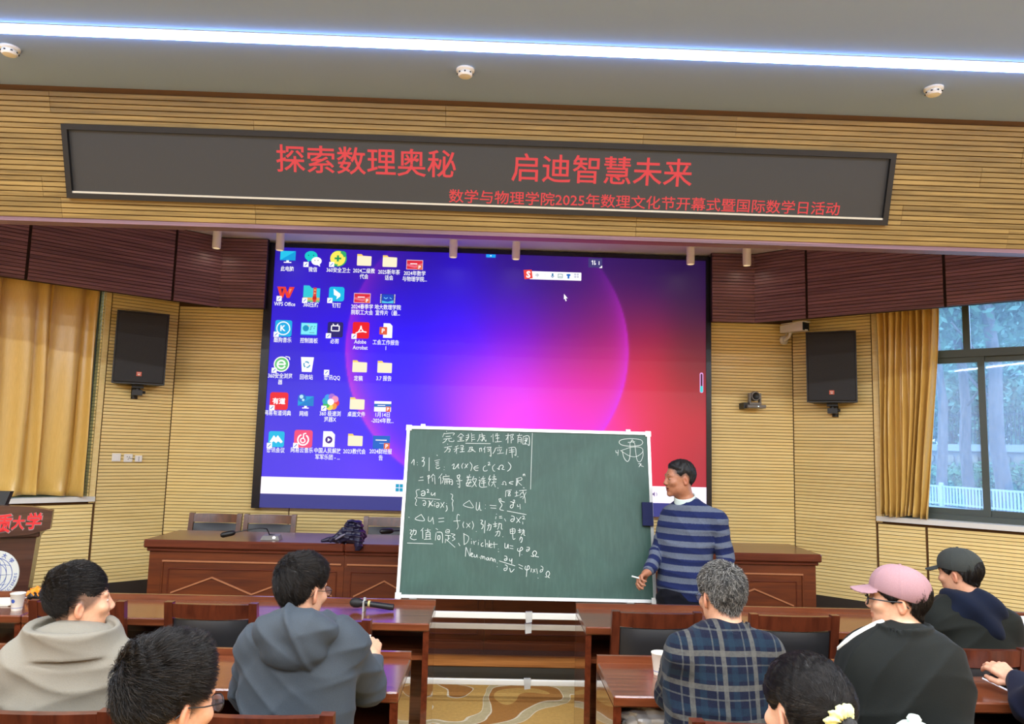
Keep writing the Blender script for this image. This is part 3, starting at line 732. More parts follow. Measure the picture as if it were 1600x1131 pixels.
Pic(767, 400).rect(-7.5, -2.5, 7.5, 2.5, (0, 165, 255)).poly([(-1.5, -1), (1.5, -1), (0, 1)], WH).done('screen_tab')
_f = Pic(863, 431).rr(-36, -6.5, 46, 6.5, 1, WH).poly([(-46, -8), (-33, -9), (-31, 5), (-44, 7)], (240, 70, 60)).text('S', -38, -1, 11, WH, bold=0.04)
for q, tt in enumerate(['中', '°,']): _f.text(tt, -24+q*12.5, 0, 6 if q == 0 else 4, (40, 90, 130))
_f.rr(-1, -4, 1.6, 1, 1, (40, 120, 170)).line([(-2.5, 0), (0.3, 3), (3, 0)], .9, (40, 120, 170)).line([(9, -3), (16, -3), (16, 3), (9, 3), (9, -3)], .9, (50, 140, 140)).line([(10, 1), (15, 1)], .9, (50, 140, 140))
_f.poly([(22, -2.5), (24, -3.5), (27, -3.5), (29, -2.5), (28, 0), (27, -.5), (27, 4), (24, 4), (24, -.5), (23, 0)], (20, 110, 200))
for a_, b_ in ((36, -3), (40, -3), (36, 1), (40, 1)): _f.line([(a_-1, b_-1), (a_+1, b_-1), (a_+1, b_+1), (a_-1, b_+1), (a_-1, b_-1)], .6, (90, 110, 170))
_f.done('input_toolbar')
Pic(931, 411).rect(-12, -7.5, 10, 7.5, (62, 58, 120)).line([(-5, 3), (-5, -4)], 1.2, WH).line([(-7, -2), (-5, -4)], 1.2, WH).line([(-2, -4), (-2, 3)], 1.2, WH).line([(-2, 3), (0, 1)], 1.2, WH).text('1', 5, 0, 6, WH, bold=0.02).poly([(5, 8), (10, 4), (10, 8)], WH).done('network_badge')
Pic(883, 465).poly([(-2, -6), (4, 1), (1, 1), (2.5, 5), (1, 6), (-.5, 1.8), (-2, 3)], WH).done('mouse_pointer')
Pic(1096, 598).rr(-2.8, -16, 2.8, 16, 2.6, (235, 170, 235)).rr(-1.4, -14, 1.4, 6, 1.2, (70, 20, 60)).rr(-2, 5, 2, 15, 1.8, (60, 220, 215)).done('level_bar')
_f = Pic(624, 762)
for a_ in (-5.6, .4):
    for b_ in (-5.6, .4): _f.rect(a_, b_, a_+5.2, b_+5.2, (0, 160, 200))
_f.done('start_button')
Pic(1023, 772).poly([(-4, -1.5), (-2, -1.5), (0, -4), (0, 4), (-2, 1.5), (-4, 1.5)], (120, 100, 150)).ring(0, 0, 3, .9, (120, 100, 150), -50, 50).done('volume_symbol')

# ------------------------------------------------------------------ wall fittings
def speaker(side, pxl, pxr, pyt, pyb, label, logo):
    off = 0.26
    s_a, z_a = wpx(side, (pxl+pxr)/2, (pyt+pyb)/2, off)
    hw, hh = (0.225, 0.345)
    e = empty('wall_speaker', tuple(wp(side, s_a, z_a-hh, off-0.15)), 0, label, 'speaker', 'pair of wall speakers')
    rz = (0.0-(-1 if side == 'left' else 1)*0.0)
    # cabinet turned towards the audience
    yaw_ = math.atan2(-SN[side][0], SN[side][1]) + pi
    yaw_ = (radians(26) if side == 'left' else radians(-26))
    e.rotation_euler = (0, 0, yaw_)
    D = 0.30
    poly = [(-hw, 0), (hw, 0), (hw*0.72, D), (-hw*0.72, D)]
    b = MB().hexa([(x, y-D/2, 0) for x, y in poly], [(x, y-D/2, 2*hh) for x, y in poly]); b.build('cabinet', M['black'], e)
    MB().bbox(-hw+0.012, hw-0.012, -D/2-0.014, -D/2+0.001, 0.014, 2*hh-0.014, 0.006).build('grille', M['grille'], e)
    g = MB().box(-0.022, 0.022, -D/2-0.018, -D/2-0.012, 0.075, 0.115).build('maker_badge', M['badge'], e)
    c = MB(); v, f = text_fit('w', 0.026, 0.014, bold=0.03); add_flat(c, v, f, (0, -D/2-0.0186, 0.088), (1, 0, 0), (0, 0, 1)); c.box(-0.014, 0.014, -D/2-0.0185, -D/2-0.017, 0.101, 0.105)
    c.build('badge_mark', M['white'], g)
    # bracket underneath reaching back to the wall
    loc = Vector(wp(side, s_a, z_a-hh, off-0.15)); back = Matrix.Rotation(-yaw_, 3, 'Z') @ (Vector(wp(side, s_a, z_a-hh, 0.02))-loc)
    br = MB().box(-0.05, 0.05, -0.06, 0.05, -0.03, 0.0).cyl((0, 0, -0.09), (0, 0, -0.02), 0.026)
    br.box(-0.045, 0.045, -0.05, 0.03, -0.10, -0.05).tube([(0, 0, -0.075), (back.x*0.5, back.y*0.5, -0.075), (back.x, back.y, -0.075)], 0.018)
    br.cyl((back.x, back.y, -0.13), (back.x, back.y, -0.02), 0.03)
    br.cyl((0.045, -0.01, -0.07), (0.07, -0.01, -0.07), 0.014)
    br.build('bracket', M['black'], e, smooth=True)
M['badge'] = plain('orange_badge', srgb(205, 90, 60), 0.5)
speaker('left', 193, 262, 491, 597, 'black wall speaker left of the screen with small orange badge', 1)
speaker('right', 1259, 1325, 524, 622, 'black wall speaker between the right curtain and the bullet camera', 1)

def place_wall(side, px, py, off): s_, z_ = wpx(side, px, py, off); return wp(side, s_, z_, off)
for i, (px, py, w, h, nm, lab) in enumerate([(181.5, 714.5, 0.078, 0.078, 'blank_plate', 'blank square white wall plate, leftmost of three'), (200, 715.5, 0.078, 0.078, 'wall_socket', 'square white wall socket in the middle of three plates'), (215.5, 716.5, 0.062, 0.062, 'switch_box', 'small raised white switch box, rightmost of three plates')]):
    p = place_wall('left', px, py, 0.020)
    e = empty(nm, tuple(p), radians(41), lab, 'wall socket', 'white electrical plates on the left wall')
    d_ = 0.028 if i == 2 else 0.01
    MB().bbox(-w/2, w/2, -d_, 0.0, -h/2, h/2, 0.004).build('plate', M['whiteplastic'], e)
    if i == 0: MB().bbox(-w/2+0.012, w/2-0.012, -d_-0.002, -d_+0.004, -h/2+0.012, h/2-0.012, 0.002).build('cover', M['whiteplastic'], e)
    else:
        m = MB()
        for a, b in ([(-0.01, 0.012), (0.01, 0.012), (0, -0.012)] if i == 1 else [(0, 0.014), (0, 0.0), (0, -0.014)]): m.box(a-0.004, a+0.004, -d_-0.001, -d_+0.002, b-0.003, b+0.003)
        m.build('socket_hole', M['black'], e, kind='stuff')
    if i == 1: MB().tube([(0.0, -0.011, 0.0), (0.03, -0.02, -0.004), (0.075, -0.02, -0.010)], 0.002, 6).build('thin_wire', M['black'], e, smooth=True)

# tracking camera on a bracket
p = at(1178, 637, 7.46)
e = empty('tracking_camera', tuple(p), 0, 'grey pan tilt camera on a shelf bracket beside the screen', 'camera')
M['camgrey'] = plain('camera_grey_plastic', srgb(120, 116, 110), 0.4)
MB().bbox(-0.085, 0.105, -0.06, 0.07, -0.005, 0.028, 0.006).build('base', M['camgrey'], e)
MB().bbox(-0.055, -0.038, -0.03, 0.03, 0.028, 0.145, 0.004).bbox(0.05, 0.067, -0.03, 0.03, 0.028, 0.145, 0.004).bbox(-0.055, 0.067, -0.035, 0.035, 0.028, 0.052, 0.004).build('yoke', M['camgrey'], e)
MB().lathe([(0.0, -0.05), (0.044, -0.05), (0.048, -0.03), (0.048, 0.03), (0.03, 0.045), (0, 0.045)], (0.006, 0, 0.115), 20, 'y').build('camera_head', M['camgrey'], e, smooth=True, fix=True)
MB().lathe([(0.0, -0.054), (0.02, -0.056), (0.032, -0.062), (0.036, -0.05), (0.036, -0.045)], (0.006, 0, 0.115), 20, 'y').build('lens', M['black'], e, smooth=True, fix=True)
MB().box(-0.11, -0.06, -0.02, 0.12, -0.01, 0.05).build('bracket', M['black'], e)
MB().box(0.02, 0.03, -0.0625, -0.06, 0.008, 0.016).build('status_light', E_(235, 255, 255, 2), e)
# bullet camera in the corner
p = np.array(at(1238, 513, 7.38))
e = empty('bullet_camera', tuple(p), radians(28), 'white bullet security camera high in the right corner', 'camera')
MB().hexa([(-0.05, -0.16, -0.045), (0.05, -0.16, -0.045), (0.04, 0.12, -0.035), (-0.04, 0.12, -0.035)], [(-0.05, -0.16, 0.045), (0.05, -0.16, 0.045), (0.04, 0.12, 0.035), (-0.04, 0.12, 0.035)]).bbox(-0.055, 0.055, -0.18, 0.10, 0.044, 0.052, 0.003).build('housing', M['whiteplastic'], e)
MB().bbox(-0.046, 0.046, -0.168, -0.158, -0.04, 0.04, 0.003).build('front_glass', M['black'], e)
MB().box(-0.02, 0.02, -0.170, -0.166, -0.042, -0.03).build('light_bar', M['white'], e)
MB().tube([(0, 0.02, -0.04), (0.01, 0.05, -0.08), (0.05, 0.14, -0.10)], 0.016).lathe([(0.0, -0.03), (0.045, -0.03), (0.045, 0.0), (0.0, 0.0)], (0.05, 0.165, -0.10), 16, 'y').build('mount_arm', M['whiteplastic'], e, smooth=True, fix=True)
MB().tube([(0.0, 0.12, 0.0), (0.07, 0.16, 0.05), (0.12, 0.16, 0.02), (0.09, 0.16, -0.05), (0.05, 0.16, -0.08)], 0.005, 6).build('cable', M['white'], e, smooth=True)

# smoke detectors on the hall ceiling
for i, (px, py) in enumerate([(15, 80), (727, 114), (1459, 143)]):
    p = atZ(px, py, CEIL-0.02)
    e = empty('smoke_detector', (p[0], p[1], CEIL), 0, ['round white smoke detector at the far left of the ceiling', 'round white smoke detector at the middle of the ceiling', 'round white smoke detector at the right of the ceiling'][i], 'smoke detector', 'round ceiling smoke detectors')
    MB().lathe([(0.0, 0.0), (0.052, 0.0), (0.052, -0.010), (0.045, -0.016), (0.0, -0.016)], n=24).build('base', M['whiteplastic'], e, smooth=True, fix=True)
    MB().lathe([(0.038, -0.014), (0.042, -0.022), (0.042, -0.034), (0.034, -0.042), (0.0, -0.046)], n=24).build('sensor_dome', M['whiteplastic'], e, smooth=True, fix=True)
    m = MB()
    for k in range(8): a = k*pi/4; m.box(0.0425, 0.0435, -0.006, 0.006, -0.032, -0.024, 0) if k == 0 else m.box(0.043*cos(a)-0.004, 0.043*cos(a)+0.004, 0.043*sin(a)-0.004, 0.043*sin(a)+0.004, -0.031, -0.025)
    m.build('vent_slot', M['black'], e, kind='stuff')

# surface downlights above the stage
for i, (px, py) in enumerate([(338, 388), (437, 391), (708, 402), (806, 405), (1079, 413), (1167, 415)]):
    p = atZ(px, py, 3.55)
    e = empty('stage_downlight', (p[0], p[1], SOF), 0, 'white cylinder downlight over the stage, %s from the left' % ['first', 'second', 'third', 'fourth', 'fifth', 'sixth'][i], 'light', 'white cylinder downlights over the stage')
    MB().lathe([(0, 0), (0.04, 0), (0.04, -0.165), (0.034, -0.17), (0.034, -0.15), (0, -0.15)], n=20).build('tube_housing', M['whiteplastic'], e, smooth=True, fix=True)
    MB().lathe([(0.0, -0.149), (0.033, -0.149), (0.033, -0.152), (0.0, -0.152)], n=16).build('lens', E_(255, 225, 180, 1.5), e, fix=True)
# ------------------------------------------------------------------ chairs
def chair_proto():
    r = empty('conference_chair', (0, 0, 0))
    W2, H = 0.235, 0.88
    def yb(z): return -0.20-0.075*max(0, (z-0.44)/(H-0.44))
    for sx in (-1, 1):
        m = MB(); x0, x1 = (sx*W2, sx*(W2-0.042)); xa, xb = min(x0, x1), max(x0, x1)
        zs = [0.0, 0.44, 0.66, H]; prev = None
        for z, zz in zip(zs[:-1], zs[1:]):
            a, b = yb(z)+(0.0 if z else -0.03), yb(zz)
            m.hexa([(xa, a-0.02, z), (xb, a-0.02, z), (xb, a+0.02, z), (xa, a+0.02, z)], [(xa, b-0.02, zz), (xb, b-0.02, zz), (xb, b+0.02, zz), (xa, b+0.02, zz)])
        m.build('back_post', M['chairwood'], r)
        MB().hexa([(sx*W2-0.0-(0.04 if sx > 0 else 0), 0.19, 0), (sx*W2+(0.04 if sx < 0 else 0), 0.19, 0), (sx*W2+(0.04 if sx < 0 else 0), 0.23, 0), (sx*W2-(0.04 if sx > 0 else 0), 0.23, 0)],
                  [(sx*W2-(0.045 if sx > 0 else 0), 0.185, 0.41), (sx*W2+(0.045 if sx < 0 else 0), 0.185, 0.41), (sx*W2+(0.045 if sx < 0 else 0), 0.235, 0.41), (sx*W2-(0.045 if sx > 0 else 0), 0.235, 0.41)]).build('front_leg', M['chairwood'], r)
    # curved top rail, lower edge dips in an arc
    n = 10; vs = []; fs = []
    for i in range(n+1):
        u = -1+2*i/n; x = u*(W2-0.040); bow = -0.022*(1-u*u); zt = H-0.006-0.002*u*u; zl = H-0.078-0.006*(1-u*u)
        for z, dy in ((zl, -0.016), (zt, -0.016), (zt, 0.016), (zl, 0.016)): vs.append((x, yb(z)+bow+dy, z))
    for i in range(n):
        for k in range(4): a = i*4+k; b = i*4+(k+1) % 4; fs.append((a, b, b+4, a+4))
    fs += [(3, 2, 1, 0), (n*4, n*4+1, n*4+2, n*4+3)]
    MB().add(vs, fs).build('top_rail', M['chairwood'], r, smooth=True, fix=True)
    # leather back pad, slightly domed both ways
    def pad(x0, x1, z0, z1, yf, th, nm, horiz=False):
        vs = []; fs = []; N = 8
        for side in (-1, 1):
            for j in range(N+1):
                for i in range(N+1):
                    u, v = -1+2*i/N, -1+2*j/N
                    e_ = (1-abs(u)**5)*(1-abs(v)**5); t = th*(0.35+0.65*e_)
                    x = x0+(x1-x0)*(u+1)/2; w_ = z0+(z1-z0)*(v+1)/2
                    if horiz: vs.append((x, w_, yf+(t if side > 0 else -0.02)))
                    else: vs.append((x, yf(w_)-0.022*(1-u*u)+side*t, w_))
        B = (N+1)**2
        for j in range(N):
            for i in range(N):
                a = j*(N+1)+i; q = (a, a+1, a+N+2, a+N+1); fs += [q, tuple(B+k for k in q[::-1])]
        for i in range(N):
            for a, b in ((i, i+1), (N*(N+1)+i, N*(N+1)+i+1), (i*(N+1), (i+1)*(N+1)), (i*(N+1)+N, (i+1)*(N+1)+N)): fs.append((a, b, b+B, a+B))
        return MB().add(vs, fs).build(nm, M['leather'], r, smooth=True, fix=True)
    pad(-W2+0.046, W2-0.046, 0.50, H-0.088, yb, 0.030, 'back_pad')
    MB().box(-W2+0.042, W2-0.042, yb(0.47)-0.015, yb(0.47)+0.015, 0.45, 0.50).build('lower_rail', M['chairwood'], r)
    MB().box(-W2+0.042, W2-0.042, -0.19, 0.225, 0.36, 0.41).build('seat_frame', M['chairwood'], r)
    pad(-W2+0.01, W2-0.01, -0.19, 0.235, 0.41, 0.055, 'seat_pad', True)
    return r
chair0 = chair_proto(); _used = [False]
def chair(x, y_back, rz, label, group, z=0.0):
    """y_back: world y of the back's top edge"""
    c = chair0 if not _used[0] else copy_tree(chair0); _used[0] = True
    dy = 0.275*cos(rz); dx = -0.275*sin(rz)
    c.location = (x+dx, y_back+dy, z); c.rotation_euler = (0, 0, rz)
    return tag(c, label, 'chair', group)
CHAIRS = []
def cx(pxl, pxr, py, Y): return float((at(pxl, py, Y)[0]+at(pxr, py, Y)[0])/2)
G1, G2, G3 = 'empty chairs at the first audience desks', 'chairs behind the seated audience', 'chairs behind the stage desk'
chair(cx(55, 197, 935, 4.0), 3.98, radians(2), 'dark wooden chair with black pad behind the grey jacket man\'s head', G1)
chair(cx(262, 400, 940, 4.0), 4.0, 0, 'empty dark wooden chair between the grey jacket man and the hooded man', G1)
chair(cx(430, 580, 965, 3.72), 3.70, radians(-3), 'dark wooden chair half hidden right of the hooded man', G1)
chair(cx(960, 1092, 955, 4.0), 4.0, 0, 'empty dark wooden chair at the aisle below the lecturer', G1)
chair(cx(1170, 1311, 955, 4.0), 4.0, 0, 'empty dark wooden chair between the plaid man and the pink cap', G1)
chair(cx(1447, 1600, 1000, 3.40), 3.40, radians(-2), 'dark wooden chair under the man in the grey cap', G2)
chair(cx(-52, 168, 1095, 2.44), 2.44, 0, 'dark wooden chair backing the man in the pale grey jacket', G2)
chair(cx(298, 518, 1100, 2.47), 2.44, 0, 'dark wooden chair backing the man in the hooded slate jacket', G2)
chair(cx(1079, 1299, 1112, 2.47), 2.44, 0, 'dark wooden chair backing the man in the plaid shirt', G2)
chair(cx(1395, 1605, 1128, 2.40), 2.38, radians(-3), 'dark wooden chair backing the man in the pink cap', G2)
for i, (a, b) in enumerate([(296, 381), (381, 466), (567, 652)]):
    chair(cx(a, b, 810, 7.0), 6.99, pi, 'wooden chair behind the stage desk, %s' % ['farthest left', 'right beside the farthest left one', 'next to the dark bag and half behind the chalkboard'][i], G3, ST)

# ------------------------------------------------------------------ audience desks
TOPZ = 0.76
def desk(x0, x1, yn, yf, label, group, polish_left, polish_right):
    r = empty('audience_desk', ((x0+x1)/2, (yn+yf)/2, 0), 0, label, 'desk', group)
    hw, hd = (x1-x0)/2-0.001, (yf-yn)/2
    MB().bbox(-hw, hw, -hd, hd-0.022, TOPZ-0.042, TOPZ, 0.006).build('desktop', M['maroon'], r)
    MB().box(-hw, hw, hd-0.022, hd, 0.08, TOPZ+0.028).build('modesty_panel', M['maroon'], r)
    for sx, pol in ((-1, polish_left), (1, polish_right)):
        xa, xb = sorted((sx*hw, sx*(hw-0.032)))
        m = MB().hexa([(xa, -hd+0.05, 0), (xb, -hd+0.05, 0), (xb, hd-0.022, 0), (xa, hd-0.022, 0)], [(xa, -hd+0.012, TOPZ-0.042), (xb, -hd+0.012, TOPZ-0.042), (xb, hd-0.022, TOPZ-0.042), (xa, hd-0.022, TOPZ-0.042)])
        m.build('side_panel', M['shine'] if pol else M['maroon'], r)
    n = 3; w = (2*hw-0.064)/n
    MB().box(-hw+0.032, hw-0.032, -hd+0.06, hd-0.022, 0.555, 0.578).build('shelf', M['maroon'], r)
    for k in range(1, n): MB().box(-hw+0.032+k*w-0.009, -hw+0.032+k*w+0.009, -hd+0.05, hd-0.022, 0.578, TOPZ-0.042).build('divider', M['maroon'], r)
    return r
GD = 'long audience desks'
R1 = (4.15, 4.64); R2 = (3.03, 3.51); R3 = (1.76, 2.22)
desk(-2.46, -0.305, *R1, 'front row desk left of the aisle, holding the black microphone', GD, False, True)
desk(-4.62, -2.462, *R1, 'front row desk at the far left with the paper cup on it', GD, False, True)
desk(0.535, 2.40, *R1, 'front row desk right of the aisle behind two empty chairs', GD, True, False)
desk(2.402, 4.50, *R1, 'front row desk at the right in front of the grey cap man', GD, True, False)
desk(-2.48, -0.332, *R2, 'second row desk left of the aisle where the hooded man writes', GD, False, True)
desk(-4.62, -2.482, *R2, 'second row desk at the far left edge', GD, False, False)
desk(0.503, 2.42, *R2, 'second row desk right of the aisle at the plaid man', GD, True, False)
desk(2.422, 4.45, *R2, 'second row desk at the right edge with the phone above it', GD, False, False)
desk(-2.45, -0.34, *R3, 'third row desk left of the aisle before the nearest man', GD, False, True)
desk(0.50, 2.40, *R3, 'third row desk right of the aisle before the ponytail woman', GD, True, False)

# ------------------------------------------------------------------ the stage desk (four joined units)
RY = 5.95; RX0, RX1 = -2.60, 2.57; RTZ = 0.935
edges = [RX0, RX0+1.49, RX0+2.585, RX0+3.68, RX1]
units = ['leftmost', 'second from the left', 'second from the right', 'rightmost']
M['line'] = plain('pale_moulding_highlight', srgb(176, 116, 80), 0.25, coat=0.5)
for i in range(4):
    a, b = edges[i]+0.001, edges[i+1]-0.001
    e = empty('stage_desk', ((a+b)/2, RY+0.30, ST), 0, 'panelled reddish wooden desk unit on the stage with zigzag moulding, %s' % units[i], 'desk', 'joined stage desk units')
    h = (b-a)/2; Z = lambda z: z-ST
    y0 = -0.30
    MB().box(-h, h, y0, y0+0.03, 0, Z(0.86)).build('front_panel', M['rost'], e)
    for sx in (-1, 1):
        xa, xb = sorted((sx*h, sx*(h-0.03))); MB().box(xa, xb, y0+0.03, 0.28, 0, Z(0.86)).build('side_panel', M['rost'], e)
    ol = 0.035 if i == 0 else 0.0; orr = 0.035 if i == 3 else 0.0
    MB().bbox(-h-ol, h+orr, y0-0.045, 0.30, Z(0.872), Z(RTZ), 0.010).build('desktop', M['rost_dark'], e)
    MB().bbox(-h-ol*0.5, h+orr*0.5, y0-0.020, 0.28, Z(0.845), Z(0.873), 0.006).build('cornice_moulding', M['rost_dark'], e)
    m0, m1 = (-h+0.10 if i == 0 else -h+0.02), (h-0.10 if i == 3 else h-0.02)
    def rail(x0_, x1_, z0_, z1_, nm, mat, d=0.010): MB().bbox(x0_, x1_, y0-d, y0+0.002, z0_, z1_, 0.003).build(nm, mat, e)
    rail(m0, m1, Z(0.765), Z(0.779), 'top_moulding', M['line'])
    rail(m0, m1, Z(0.22), Z(0.232), 'bottom_moulding', M['rost'])
    if i == 0: rail(m0, m0+0.012, Z(0.232), Z(0.765), 'stile_moulding', M['rost'])
    if i == 3: rail(m1-0.012, m1, Z(0.232), Z(0.765), 'stile_moulding', M['rost'])
    f0, f1 = m0+(0.05 if i == 0 else 0.03), m1-(0.05 if i == 3 else 0.03)
    for q in ((f0, f1, Z(0.712), Z(0.720)), (f0, f1, Z(0.27), Z(0.278)), (f0, f0+0.008, Z(0.278), Z(0.712)), (f1-0.008, f1, Z(0.278), Z(0.712))): rail(*q, 'inner_frame_moulding', M['rost_dark'], 0.007)
    # zigzag strips, upper and mirrored lower
    nz_ = 4; w_ = (f1-f0-0.06)/nz_
    for up in (1,):
        for k in range(nz_):
            xa, xb = f0+0.03+k*w_, f0+0.03+(k+1)*w_; za, zb = (0.535, 0.655) if k % 2 == 0 else (0.655, 0.535)
            if up < 0: za, zb = 0.99-za, 0.99-zb
            t = 0.006
            MB().hexa([(xa, y0-0.008, Z(za)-t), (xb, y0-0.008, Z(zb)-t), (xb, y0+0.001, Z(zb)-t), (xa, y0+0.001, Z(za)-t)], [(xa, y0-0.008, Z(za)+t), (xb, y0-0.008, Z(zb)+t), (xb, y0+0.001, Z(zb)+t), (xa, y0+0.001, Z(za)+t)]).build('zigzag_strip', M['line'], e)
    MB().box(-h+0.03, h-0.03, y0+0.03, 0.20, Z(0.60), Z(0.62)).build('shelf', M['rost'], e)

# ------------------------------------------------------------------ chalkboard on its stand
BP0 = np.array([0, 5.20, 0.69]); BP1 = np.array([0, 5.45, 1.833]); BV = (BP1-BP0); BH = np.linalg.norm(BV); BV = BV/BH
BN = np.array([0, -BV[2], BV[1]])
def bpx(px, py, off=0.0):
    p = atP(px, py, BP0+BN*off, BN); return float(p[0]), float((p-BP0)@BV)
def bpt(x, v, off=0.0): return np.array([x, 0, 0])+BP0+BV*v+BN*off
xl = (bpx(637, 667)[0]+bpx(618, 932)[0])/2; xr = (bpx(1015, 676)[0]+bpx(1026, 938)[0])/2
vb0 = (bpx(618, 934)[1]+bpx(1026, 942)[1])/2; vt0 = (bpx(637, 666)[1]+bpx(1015, 675)[1])/2
cbd = empty('chalkboard', ((xl+xr)/2, 5.25, 0), 0, 'green chalkboard in a white metal frame covered with handwritten chalk formulas', 'chalkboard')
cinv = Matrix.Translation(cbd.location).inverted()
def cpart(mb, name, mat, **k): o = mb.build(name, mat, cbd, **k); o.matrix_parent_inverse = cinv; return o
def bbx(mb, x0, x1, v0, v1, o0, o1):
    return mb.hexa([bpt(x0, v0, o1), bpt(x1, v0, o1), bpt(x1, v0, o0), bpt(x0, v0, o0)], [bpt(x0, v1, o1), bpt(x1, v1, o1), bpt(x1, v1, o0), bpt(x0, v1, o0)])
_t = NT('green_chalkboard'); _t.set(Roughness=0.5)
_f = _t.noise(_t.coord(scale=(1, 1, 1)), 2.2, 5, 0.6, 1.2); _f2 = _t.noise(_t.coord(scale=(6, 1, 1)), 9, 4)
_c = _t.ramp(_f, [(0.3, srgb(34, 68, 58)), (0.7, srgb(48, 86, 74))]); _c = _t.mix(0.15, _c, _t.ramp(_f2, [(0.45, srgb(40, 72, 62)), (0.8, srgb(96, 124, 112))]))
_t.color(_c); M['board'] = _t.m
M['chalk'] = plain('chalk', srgb(212, 220, 214), 0.95, var=0.1, scale=200)
T_ = 0.022
cpart(bbx(MB(), xl+T_, xr-T_, vb0+T_, vt0-T_, -0.02, 0.0), 'writing_surface', M['board'], fix=True)
for q in ((xl, xr, vb0, vb0+T_), (xl, xr, vt0-T_, vt0), (xl, xl+T_, vb0+T_, vt0-T_), (xr-T_, xr, vb0+T_, vt0-T_)): cpart(bbx(MB(), *q, -0.026, 0.010), 'frame_rail', M['alu'], fix=True)
for qx in (xl, xr):
    for qv in (vb0, vt0):
        cpart(bbx(MB(), qx-0.006 if qx == xl else qx-0.034, qx+0.034 if qx == xl else qx+0.006, qv-0.006 if qv == vb0 else qv-0.034, qv+0.034 if qv == vb0 else qv+0.006, -0.028, 0.013), 'frame_corner', M['whiteplastic'], fix=True)
for px in (661, 981):
    x = bpx(px, 670)[0]; cpart(bbx(MB(), x-0.016, x+0.016, vt0-0.004, vt0+0.014, -0.02, 0.014), 'top_clip', M['alu'], fix=True)
posts = [bpx(645, 938)[0], bpx(985, 945)[0]]
for x in posts:
    cpart(MB().tube([(x, 5.255, 0.10), (x, 5.255, 0.60)], 0.016).tube([(x, 5.255, 0.60), (x, 5.225, 0.675)], 0.012), 'stand_post', M['alu'], smooth=True)
    m = MB(); m.box(x-0.024, x+0.024, 5.19, 5.24, 0.640, 0.685); cpart(m, 'pivot_bracket', M['alu'])
    cpart(MB().box(x-0.018, x+0.018, 4.98, 5.56, 0.085, 0.115), 'stand_foot', M['white'])
    for yy in (5.0, 5.54):
        cpart(MB().lathe([(0, -0.012), (0.030, -0.012), (0.032, 0), (0.030, 0.012), (0, 0.012)], (x, 0, 0.032), 14, 'y').add([], []) if False else MB().cyl((x-0.012, yy, 0.033), (x+0.012, yy, 0.033), 0.033, n=16).box(x-0.016, x+0.016, yy-0.012, yy+0.012, 0.05, 0.088), 'castor', M['black'], smooth=True)
zb1, zb2, zb3 = atP(826, 962, (0, 5.24, 0), (0, 1, 0))[2], atP(826, 980, (0, 5.27, 0), (0, 1, 0))[2], atP(826, 1066, (0, 5.24, 0), (0, 1, 0))[2]
xt = at(826, 962, 5.24)[0]
M['bar2'] = plain('dull_white_bar', srgb(170, 160, 145), 0.5)
for z, y, h, mt in ((zb1, 5.235, 0.021, M['white']), (zb2, 5.275, 0.019, M['bar2']), (zb3, 5.235, 0.019, M['white'])):
    cpart(MB().bbox(posts[0], posts[1], y-0.012, y+0.012, z-h, z+h, 0.004), 'cross_bar', mt)
_t = NT('clear_tape'); _t.set(Roughness=0.25, Alpha=0.75); _t.b.inputs['Base Color'].default_value = srgb(205, 205, 200); M['tape'] = _t.m
for z, y, h in ((zb1, 5.235, 0.021), (zb2, 5.275, 0.019), (zb3, 5.235, 0.019)):
    cpart(MB().hexa([(xt-0.018, y-0.016, z-h-0.022), (xt+0.022, y-0.016, z-h-0.016), (xt+0.024, y+0.016, z-h-0.012), (xt-0.022, y+0.016, z-h-0.012)], [(xt-0.024, y-0.016, z+h+0.006), (xt+0.024, y-0.016, z+h+0.008), (xt+0.024, y+0.016, z+h+0.008), (xt-0.022, y+0.016, z+h+0.006)]), 'tape_wrap', M['tape'])
# magnetic felt eraser stuck on the board
ea, eb = bpx(1003, 822), bpx(1018, 786)
er = empty('board_eraser', tuple(bpt((ea[0]+eb[0])/2, ea[1], 0.0)), 0, 'dark navy felt eraser stuck upright at the right edge of the chalkboard', 'eraser')
o = bbx(MB(), ea[0], eb[0], ea[1], eb[1], 0.012, 0.04).build('handle_block', plain('navy_felt', srgb(20, 28, 70), 0.9), er, fix=True); o.matrix_parent_inverse = Matrix.Translation(er.location).inverted()
o = bbx(MB(), ea[0]+0.004, eb[0]-0.004, ea[1]+0.005, eb[1]-0.005, 0.001, 0.012).build('felt_pad', plain('grey_felt', srgb(60, 62, 70), 0.95), er, fix=True); o.matrix_parent_inverse = Matrix.Translation(er.location).inverted()

